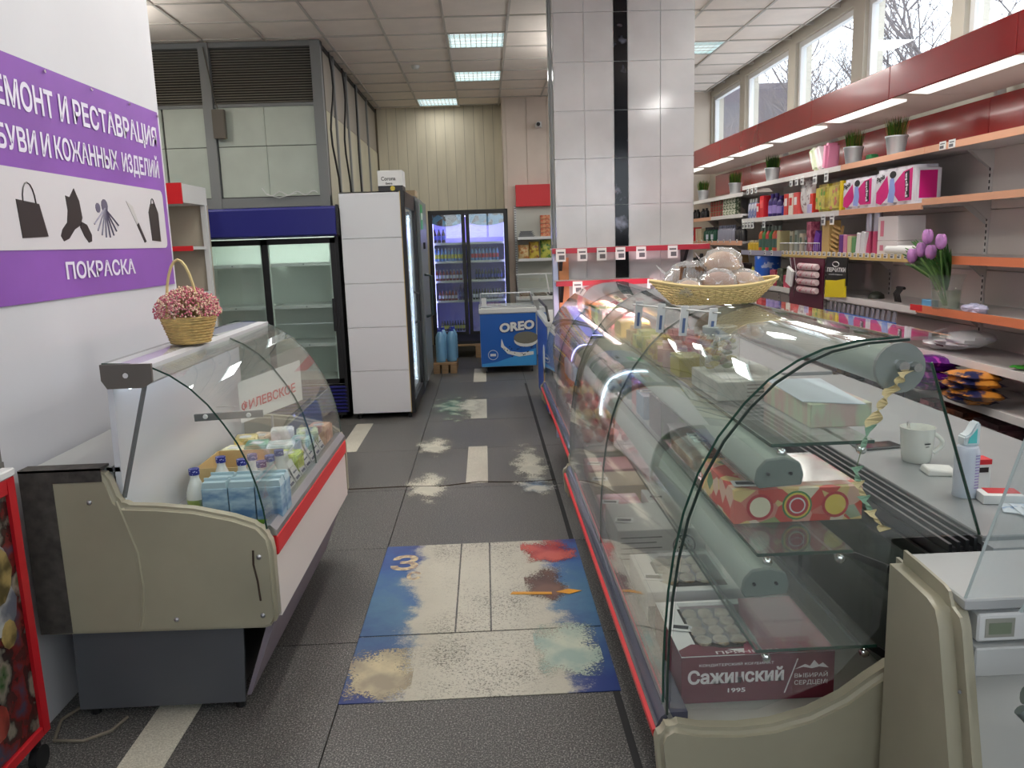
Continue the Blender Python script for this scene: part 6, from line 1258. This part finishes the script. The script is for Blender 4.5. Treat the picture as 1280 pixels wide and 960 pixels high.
# toilet paper packs
MAG=M('tp_magenta',(206,24,120),.35); TPW=M('tp_white',(222,220,226),.35); TPB=M('tp_blue_print',(140,160,220),.4)
for k,(ya,yb,l,h) in enumerate(((6.44,5.93,'left magenta and white toilet paper pack with black script lettering',.235),(5.90,5.36,'right magenta and white toilet paper pack, slightly taller, with black script lettering',.26))):
    p=thing('toilet_paper_pack',l,'toilet paper',(2.95,(ya+yb)/2,Z2),'toilet paper packs on the second shelf')
    n=4; dy=(ya-yb)/n
    # rolls, two layers
    for i in range(n):
        for j in range(2): build(MB().cyl((2.93,yb+dy*(i+.5),Z2+.002+j*h/2),dy*.49,h/2-.004,14),'paper_roll',TPW,p,smooth=True)
    build(MB().box(2.862,3.06,yb,ya,Z2,Z2+h),'film_wrap',TPW,p,bevel=.025,seg=3,smooth=True)
    xf=2.8615
    build(MB().prism([(yb+.02,Z2+.03),(yb+.19,Z2+.03),(yb+.27,Z2+h*.35),(yb+.25,Z2+h*.6),(yb+.14,Z2+h*.86),(yb+.02,Z2+h*.93)],'x',xf-.0005,xf).prism([(ya-.03,Z2+.03),(ya-.10,Z2+.015),(ya-.19,Z2+.06),(ya-.21,Z2+h*.4),(ya-.18,Z2+h*.82),(ya-.10,Z2+h*.6),(ya-.03,Z2+h*.4)],'x',xf-.0005,xf),'magenta_print',MAG,p,fix=False)
    build(MB().prism([(ya-.28,Z2+.02),(ya-.20,Z2+.03),(ya-.22,Z2+h*.7),(ya-.27,Z2+h*.8),(ya-.30,Z2+h*.4)],'x',xf-.001,xf-.0003),'blue_print',TPB,p,fix=False)
    b=MB().lathe([(.05,0),(.05,-.001)],(xf-.0004,ya-.26,Z2+h*.82),12,0,True,'x',.9,.5); 
    build(b,'black_badge',INK,p,fix=False); b=MB().prism([(yb+.05,Z2+.05),(yb+.10,Z2+.045),(yb+.12,Z2+h*.84),(yb+.06,Z2+h*.88)],'x',xf-.0012,xf-.0006); build(b,'black_panel',INK,p,fix=False)
    build(MB().text('Papia',(xf-.0016,yb+.062,Z2+.055),(0,.12,1),(0,1,-.1),h*.62,.04,0,.03),'lettering',TPW,p,fix=False)
    build(MB().text('Papia',(xf-.0016,ya-.03,Z2+h*.60),(0,-1,.25),(0,0,1),.12,.05,0,.03),'lettering',INK,p,fix=False)
    build(MB().box(2.9,3.02,yb-.0006,yb,Z2+.04,Z2+h-.04),'end_print',MAG,p,fix=False)
# third shelf
vbox(11.3,11.2,Z3F,.16,.1,P('s3red',(176,36,40)),'dark red box at the far left of the third shelf',lab=PAPER); vbox(11.17,11.0,Z3F,.19,.1,P('s3red2',(196,30,36)),'bright red box right of the dark red one on the third shelf',lab=INK)
for k in range(3): vbox(10.95-.1*k,10.88-.1*k,Z3F,.17,.1,P('s3beige',(186,170,140)),ORD[k]+' slim beige box between red box and green bottles on the third shelf','slim beige boxes')
for k in range(5): vbottle(10.6-.11*k,Z3F,.042,.18,P('s3green',(24,80,60)),CK,ORD[k]+' green bottle from the left on the third shelf, far section','green bottles on the third shelf',lab=L_['w'] if k%2 else None)
for k in range(8): vbottle(10.0-.085*k,Z3F,.032,.19,P('s3silver',(160,160,176),metal=.3),P('s3grey',(120,122,140)),ORD[k]+' slim silver-lilac bottle from the left on the third shelf','silver-lilac bottles on the third shelf')
for k in range(3): vbottle(9.28-.1*k,Z3F,.04,.17,P('s3dark',(50,48,50)),CK,ORD[k]+' dark grey bottle at the right end of the far third shelf','dark grey bottles on the third shelf')
for k in range(4): vbottle(8.82-.09*k,Z3,.038,.11,P('s3yel',(206,170,50)),P('s3yelcap',(210,200,170)),ORD[k]+' yellow-labelled short jar from the left on the third shelf','yellow jars on the third shelf',name='jar',cat='jar')
for k in range(4): vbottle(8.86-.09*k,Z3,.03,.27,P('s3dkb',(36,32,34)),CK,ORD[k]+' tall dark bottle from the left behind the yellow jars','tall dark bottles behind the jars',x=3.06)
cc=[(200,100,50),(60,130,60),(196,60,60),(50,120,60),(206,96,60),(190,40,90)]
nm6=['orange','green','red','dark green','coral','magenta']
for k in range(6): vbottle(8.46-.1*k,Z3,.04,.25,P('s3mix%d'%k,cc[k]),P('s3clearcap',(110,120,112)),nm6[k]+' based clear spray bottle in the mixed row on the third shelf','mixed spray bottles on the third shelf',lab=P('s3lab%d'%k,(70,100,90)))
vbox(7.88,7.80,Z3,.20,.1,P('s3tallbeige',(186,176,130)),'tall beige box left of the wire rack on the third shelf')
p=thing('wire_rack','low wire front rack with small bottles on the third shelf','rack',(2.88,7.45,Z3)); b=MB()
for k in range(24): b.tube([(2.868,7.78-.04*k,Z3),(2.868,7.78-.04*k,Z3+.085)],.0022,4)
for z in (.002,.083): b.tube([(2.868,7.79,Z3+z),(2.868,6.85,Z3+z)],.003,4)
build(b,'wire_front',ALU,p,fix=False)
for k,(h,c) in enumerate(((.19,(180,176,150)),(.2,(150,160,150)),(.17,(190,184,160)),(.14,(140,146,150)))): vbox(7.60-.12*k,7.53-.12*k,Z3,h,.08,P('s3pale%d'%k,c),['first','second','third','fourth'][k]+' small pale bottle box behind the wire rack, from the left','bottle boxes behind the wire rack',x=2.89,lab=P('s3grn',(70,90,76)))
vbox(7.20,7.10,Z3,.27,.08,P('s3pinkred',(150,60,90),c2=(200,120,140),vs=18,lo=.45,hi=.55),'tall pink-purple pack standing behind the wire rack',x=2.89); vbox(7.06,6.96,Z3,.18,.08,P('s3violet',(110,50,170)),'violet pack leaning on the third shelf',x=2.9,tilt=.35); vbox(7.00,6.88,Z3,.24,.04,P('s3blue',(30,60,170)),'blue pack leaning behind the violet one',x=3.0,tilt=.3)
vbox(6.82,6.68,Z3,.27,.1,P('s3gold',(190,160,100)),'tall gold-beige box left of the wooden crate on the third shelf')
p=thing('slatted_box','slatted light wooden box leaning on the third shelf','box',(2.93,6.58,Z3))
for k in range(6): build(MB().rbox((2.89,6.62-.012*k,Z3+.03+.036*k),(.02,.14,.014),(.25,0,0)),'slat',M('wood_light',(196,160,100),.7),p,fix=False)
for s_ in (-1,1): build(MB().rbox((2.905,6.59+.065*s_,Z3+.115),(.015,.012,.22),(.3,0,0)),'side_bar',M('wood_light',None),p,fix=False)
for k,(c,l,h) in enumerate((((100,50,130),'purple small box','.15'),((206,130,160),'pink small box','.15'),((200,196,150),'cream small box','.14'),((90,140,90),'green small box','.13'),((224,220,224),'white small carton','.16'),((214,214,216),'pale small carton','.17'))):
    vbox(6.48-.075*k,6.42-.075*k,Z3,float(h),.09,P('s3sm%d'%k,c),l+' in the colourful row on the third shelf','small boxes on the third shelf',tilt=.12 if k>3 else 0)
for k in range(2):
    y=6.06-.12*k; p=thing('spray_tube',['left','right'][k]+' tall pink tube with silver top on the third shelf','tube',(2.92,y,Z3),'tall pink tubes'); build(MB().cyl((2.92,y,Z3),.032,.17,14),'tube_body',P('pinktube',(190,70,110)),p,smooth=True); build(MB().cyl((2.92,y,Z3+.17),.030,.15,14),'clear_top',M('tube_top_silver',(190,186,196),.2,metal=.4),p,smooth=True)
for k,(ya,yb,h,l) in enumerate(((5.84,5.56,.10,'lower'),(5.84,5.56,.17,'upper'))): 
    z=Z3+(0 if k==0 else .102); o=vbox(ya,yb,z,h,.2,P('whitebox',(222,214,212)),l+' of the two stacked white boxes on the third shelf','stacked white boxes'); build(MB().box(2.8685,2.8695,5.75,5.80,z+.03,z+h-.03),'pink_logo',P('pinklogo',(206,120,140)),o,fix=False)
p=tag(build(MB().lathe([(.028,0),(.034,.01),(.034,.40),(.028,.41)],(2.886,5.30,Z3+.035),12,0,True,'y'),'foil_roll',PAPER,smooth=True),'white roll lying at the front of the third shelf before the white boxes','roll')
# burgundy hanging display with floral rolls
p=thing('roll_display','burgundy display holder with floral wrapped rolls hanging before the fourth shelf','display',(2.80,7.1,.72))
build(MB().box(2.835,2.845,6.68,7.42,.70,1.37),'backing_card',M('display_burgundy',(84,24,48),.45),p)
FLO=M('floral_wrap',(206,186,186),.4,c2=(190,90,110),vs=28,lo=.52,hi=.6)
for j,z in enumerate((1.30,1.235,1.17,1.10,.90,.845,.79)):
    tag(build(MB().lathe([(.022,0),(.030,.02),(.030,.38),(.022,.40)],(2.80,6.72+(.0 if j<4 else .08),z),10,0,True,'y'),'floral_roll',FLO,smooth=True),['topmost','second','third','fourth','fifth','sixth','lowest'][j]+' pink floral roll hanging on the burgundy display','roll','floral rolls on the burgundy display')
build(MB().tube([(2.80,7.34-.06*math.sin(k*pi/10),1.37-.035*k) for k in range(11)],.004,5).tube([(2.80,7.24-.06*math.sin(k*pi/10),1.37-.035*k) for k in range(11)],.004,5),'wire_hook',CHROME,p)
tag(build(MB().rbox((2.79,7.30,1.20),(.03,.14,.16),(.3,0,0)),'tag_pack',PAPER,bevel=.01),'crumpled white price sheet hanging left of the floral rolls','price sheet')
p=thing('glove_pack','black and yellow hanging pack of gloves with white lettering','pack',(2.83,6.42,1.06))
build(MB().box(2.825,2.835,6.22,6.60,1.17,1.39),'pack_card',M('pack_black',(24,22,22),.35),p); build(MB().prism([(6.24,1.08),(6.60,1.06),(6.60,1.20),(6.40,1.205),(6.24,1.225)],'x',2.818,2.836),'yellow_gloves',M('glove_yellow',(216,196,20),.5,bump=.1,bs=25),p)
build(MB().text('ПЕРЧАТКИ',(2.8235,6.58,1.27),(0,-1,.02),(0,0,1),.34,.035,0,.04),'lettering',PAPER,p,fix=False); build(MB().text('хозяйственные',(2.8235,6.55,1.245),(0,-1,.02),(0,0,1),.26,.012,0,.0),'lettering',PAPER,p,fix=False)
build(MB().tube([(2.8235,6.42+.06*math.cos(k*pi/6),1.335+.02*math.sin(k*pi/6)) for k in range(12)],.003,4,0,True),'oval_emblem',PAPER,p,fix=False)
# fourth shelf small things
tag(build(MB().lathe([(.06,0),(.055,.03),(.03,.05),(.01,.055)],(3.0,6.08,Z4),12),'small_bowl',M('dark_green_item',(54,58,48),.5),smooth=True),'small dark domed item on the fourth shelf','item')
p=thing('hair_clip','black claw hair clip standing on the fourth shelf','hair clip',(3.0,5.72,Z4))
for k in range(5): build(MB().tube([(3.0,5.76-.02*k,Z4+.1),(2.97,5.76-.02*k,Z4+.06),(2.985,5.76-.02*k,Z4)],.005,4),'claw_tooth',BLACK,p,fix=False)
build(MB().tube([(3.0,5.77,Z4+.1),(3.0,5.67,Z4+.1)],.012,5),'clip_spine',BLACK,p)
vbox(5.20,5.08,1.093,.045,.05,P('bluepacket',(90,160,206)),'small light blue packet on the orange-edged shelf left of the vase')
Z4N=1.0915
p=thing('tulip_vase','clear glass vase of purple tulips standing on the orange-edged shelf','vase',(2.91,4.99,Z4N)); c=(2.91,4.99,Z4N)
VG=glass('vase_glass',(.9,.93,.9),.10,.06)
build(MB().lathe([(.075,0),(.08,.01),(.09,.16),(.105,.20),(.112,.215)],c,20,0,False),'vase_glass',VG,p,smooth=True); build(MB().lathe([(.074,.004),(.082,.12)],c,18),'water',glass('water_pale',(.82,.88,.8),.08),p,smooth=True)
rnd=random.Random(12); LFM=M('tulip_leaf',(62,104,50),.5,var=.25,vs=12); STM=M('tulip_stem',(110,150,80),.5); TUL=M('tulip_purple',(176,120,180),.5,var=.12,vs=20)
heads=[(-.15,.33,(.0)),(-.045,.37,0),(0.03,.355,.02),(.02,.45,.0),(.17,.42,0)]
for (dy,h,dx) in heads:
    y=c[1]-dy; x=c[0]-.15+dx; build(MB().tube([(c[0],c[1]-dy*.1,c[2]+.02),(c[0]-.07,c[1]-dy*.4,c[2]+.2),(x,y,c[2]+h-.05)],.006,5),'stem',STM,p,smooth=True)
    o=build(MB().ell((x,y,c[2]+h),(.032,.032,.045),0,10,7),'tulip_head',TUL,p,smooth=True)
    for k in range(5):
        a=2*pi*k/5+.3; build(MB().ell((x+.014*math.cos(a),y+.014*math.sin(a),c[2]+h+.006),(.02,.02,.044),0,8,5),'petal',TUL,o,smooth=True)
for k in range(44):
    a=rnd.uniform(0,2*pi); L=rnd.uniform(.20,.36); sp=rnd.uniform(.35,.9); dyy=math.cos(a)*sp*.34; dxx=-.13+math.sin(a)*sp*.05
    b=MB(); n=6; vs=[]
    for i in range(n+1):
        u=i/n; w=.022*math.sin(pi*min(1,u*.93+.07))**.8*(1-u*.3); px=c[0]+dxx*u**1.4; py=c[1]+dyy*u**1.4; pz=c[2]+.12+L*u-.06*u*u*sp; tq=Vector((0,dyy*1.4*max(u,.05)**.4,L)).normalized(); vs+=[(px+w*.3,py-w*tq.z*1.5,pz+w*tq.y*1.5),(px-.004,py,pz-.004),(px-w*.3,py+w*tq.z*1.5,pz-w*tq.y*1.5)]
    b.add(vs,[(3*i,3*i+1,3*i+4,3*i+3) for i in range(n)]+[(3*i+1,3*i+2,3*i+5,3*i+4) for i in range(n)]); build(b,'leaf',LFM,p,smooth=True,fix=False)
p=tag(build(MB().ell((2.90,4.66,Z4N+.025),(.05,.11,.03),0,14,7,.22),'crumpled_tissue',M('tissue_lilac',(196,196,222),.6),smooth=False),'crumpled lilac tissue on the orange-edged shelf right of the vase','tissue')
# far stuff on fourth shelf
bl=M('blue_cylinder',(30,90,190),.35,c2=(180,190,220),vs=10,lo=.58,hi=.62)
tag(build(MB().cyl((2.95,8.35,Z4),.13,.29,18),'canister',bl,smooth=True),'large blue canister on the fourth shelf behind the bread basket','canister')
for k,(y,c_,h,l) in enumerate(((8.75,(40,110,150),.12,'teal box'),(8.05,(170,60,80),.16,'rose jar box'),(7.85,(60,70,50),.18,'olive dark box'),(7.68,(190,60,90),.12,'pink box'),(9.1,(60,50,50),.2,'dark brown box'))): vbox(y,y-.15,Z4,h,.12,P('s4_%d'%k,c_,c2=[min(255,q+60) for q in c_],vs=16,lo=.5,hi=.6),l+' on the fourth shelf behind the bread basket')
vbox(8.62,8.40,Z4,.13,.02,P('s4yg',(180,176,80)),'yellow-green card pack leaning before the blue canister',x=2.86,tilt=.5)
p=thing('ribbed_box','ribbed beige cardboard box leaning on the fourth shelf behind the bread basket','box',(2.9,9.25,Z4))
build(MB().rbox((2.93,9.15,Z4+.17),(.14,.12,.32),(-.35,0,0)),'box_body',M('kraft_brown',(110,84,50),.8),p)
for k in range(7): build(MB().rbox((2.857,9.10+.016*k,Z4+.17),(.006,.008,.30),(-.35,0,0)),'rib',M('kraft_pale',(196,176,120),.7),p,fix=False)
for k in range(11): vbottle(11.2-.17*k,Z4,.055,.22+.03*(k%3),P('s4dark%d'%(k%2),[(28,26,30),(50,40,36)][k%2]),CK,ORD[k]+' dark bottle from the pillar in the fourth shelf row','dark bottles on the fourth shelf',lab=L_['w'] if k%2 else L_['y'])
# --- blue rail with hanging cards
p=thing('hook_rail','blue rail with a row of small clear hanging packs below the fourth shelf','rail',(2.84,6.0,.93))
build(MB().box(2.82,2.845,5.46,6.62,.925,.955),'rail',M('rail_blue',(50,100,180),.4),p)
for k in range(14): build(MB().rbox((2.86,6.56-.08*k,.99),(.006,.045,.075),(.2,0,0)),'hanging_pack',M('pack_clear_grey',(140,136,140),.3),p,fix=False)
build(MB().box(2.845,2.87,5.46,6.62,.93,.94),'rail_back',GREY,p)
# shopping bags white
p=thing('plastic_bags','pile of white plastic carrier bags on the shelf below the vase','bags',(3.0,5.0,.812))
rnd=random.Random(20)
for k,(y,w,z) in enumerate(((5.10,.22,.815),(4.98,.26,.845),(4.86,.20,.87))):
    build(MB().ell((3.0,y,z+.045),(.14,w*.8,.045),0,16,8,.12),'folded_bag',M('bag_white_film',(206,206,208),.35),p,smooth=True)
build(MB().add([(2.88,5.25,.85),(2.86,5.05,.92),(2.95,5.0,.97),(2.98,5.2,.93),(2.87,5.1,.90)],[(0,1,4),(1,2,3,4),(0,4,3)]),'bag_handle_flap',M('bag_white_film',None),p); build(MB().rbox((2.872,4.98,.862),(.002,.12,.012),(0,-.4,0)),'red_lettering',M('dark_print',(70,40,50),.6),p,fix=False)
p=thing('green_leaves','small bunch of green leaves on the shelf at the right edge','plant',(3.05,4.2,.815))
for k in range(14): build(MB().ell((3.03+.12*rnd.uniform(-1,1),4.22+.16*rnd.uniform(-1,1),.825+.02*rnd.random()),(.05,.03,.006),0,7,4,.15),'leaf',M('leaf_bright',(60,150,50),.5),p,smooth=True)
# snack bags lying in heaps on shelf B (z .567)
ZB=.567
def lying(y,x,z,m,label,group,w=.24,d=.075,l=.26,rz=0):
    o=bag((0,0,0),(w,d,l),m,label,'snack_bag','bag',group); o.rotation_euler=(pi/2-.1,0,-pi/2+rz+rnd.uniform(-.2,.2)); o.location=(x,y,z); return o
PU=M('foil_purple',(104,30,130),.25,metal=.25,c2=(190,70,180),vs=14,lo=.55,hi=.62); RD=M('foil_red',(190,50,34),.3,c2=(214,120,50),vs=14,lo=.5,hi=.6); OB2=M('foil_orange_navy',(200,130,50),.35,c2=(36,40,80),vs=12,lo=.46,hi=.52); BK=M('foil_black_blue',(26,28,50),.35,c2=(80,90,150),vs=14,lo=.6,hi=.66)
nn=['lowest','second','third','fourth','fifth','topmost']
for k in range(4): lying(5.34-.05*k,2.95,ZB+.03+.035*k,RD,nn[k]+' red and orange snack bag of the heap on the lower shelf','red snack bags')
for k in range(6): lying(5.0-.045*(k%3),2.93+.03*(k%2),ZB+.03+.032*k,PU,nn[k]+' shiny purple snack bag of the heap on the lower shelf','purple snack bags')
for k in range(5): lying(4.50-.04*(k%2),2.93,ZB+.03+.034*k,OB2,nn[k]+' orange and navy snack bag of the heap at the right','orange and navy snack bags')
for k in range(3): vbox(5.62-.1*k,5.53-.1*k,ZB,.16,.1,BK,['left','middle','right'][k]+' dark blue packet left of the red snack bags','dark blue packets on the lower shelf',lab=PAPER)
# shelf B/C left part
vbox(6.35,6.05,ZB,.16,.03,P('orange_card',(206,110,60)),'orange card standing on the lower shelf left part',x=2.98); vbox(6.05,5.80,ZB,.05,.12,P('green_pack',(70,150,70)),'flat green pack on the lower shelf'); vbox(5.78,5.66,ZB,.05,.12,P('violet_pack',(80,70,150)),'flat violet pack beside the green one')
p=thing('flower_box','navy box with red flower and pink top, standing at the left on the lower shelf','box',(2.95,6.9,ZB)); build(MB().box(2.87,3.1,6.72,7.10,ZB,ZB+.22),'box_body',M('navy_box',(40,40,84),.5),p,bevel=.004); build(MB().box(2.88,3.09,6.73,7.09,ZB+.22,ZB+.30),'pink_packs',M('pinkish_pack',(190,140,150),.5,c2=(140,80,90),vs=14,lo=.45,hi=.6),p,bevel=.01)
ZC_=.307
for k,(ya,yb,c_,l) in enumerate(((6.55,6.35,(120,96,70),'brown wicker-look box on the lowest visible shelf'),(6.30,6.12,(46,46,50),'black mesh box on the lowest visible shelf'),(6.05,5.75,(110,100,110),'grey bundle on the lowest visible shelf'),(5.25,5.02,(190,110,120),'pink box on the lowest visible shelf'),(4.98,4.70,(120,66,44),'brown rounded packet on the lowest visible shelf'),(4.65,4.35,(90,56,60),'dark reddish packet on the lowest visible shelf'))):
    tag(build(MB().box(2.88,3.1,yb,ya,ZC_,ZC_+.16),'shelf_pack',P('c%d'%k,c_,c2=[int(q*.6) for q in c_],vs=18,lo=.45,hi=.6),bevel=.03,seg=2,smooth=True),l,'pack')
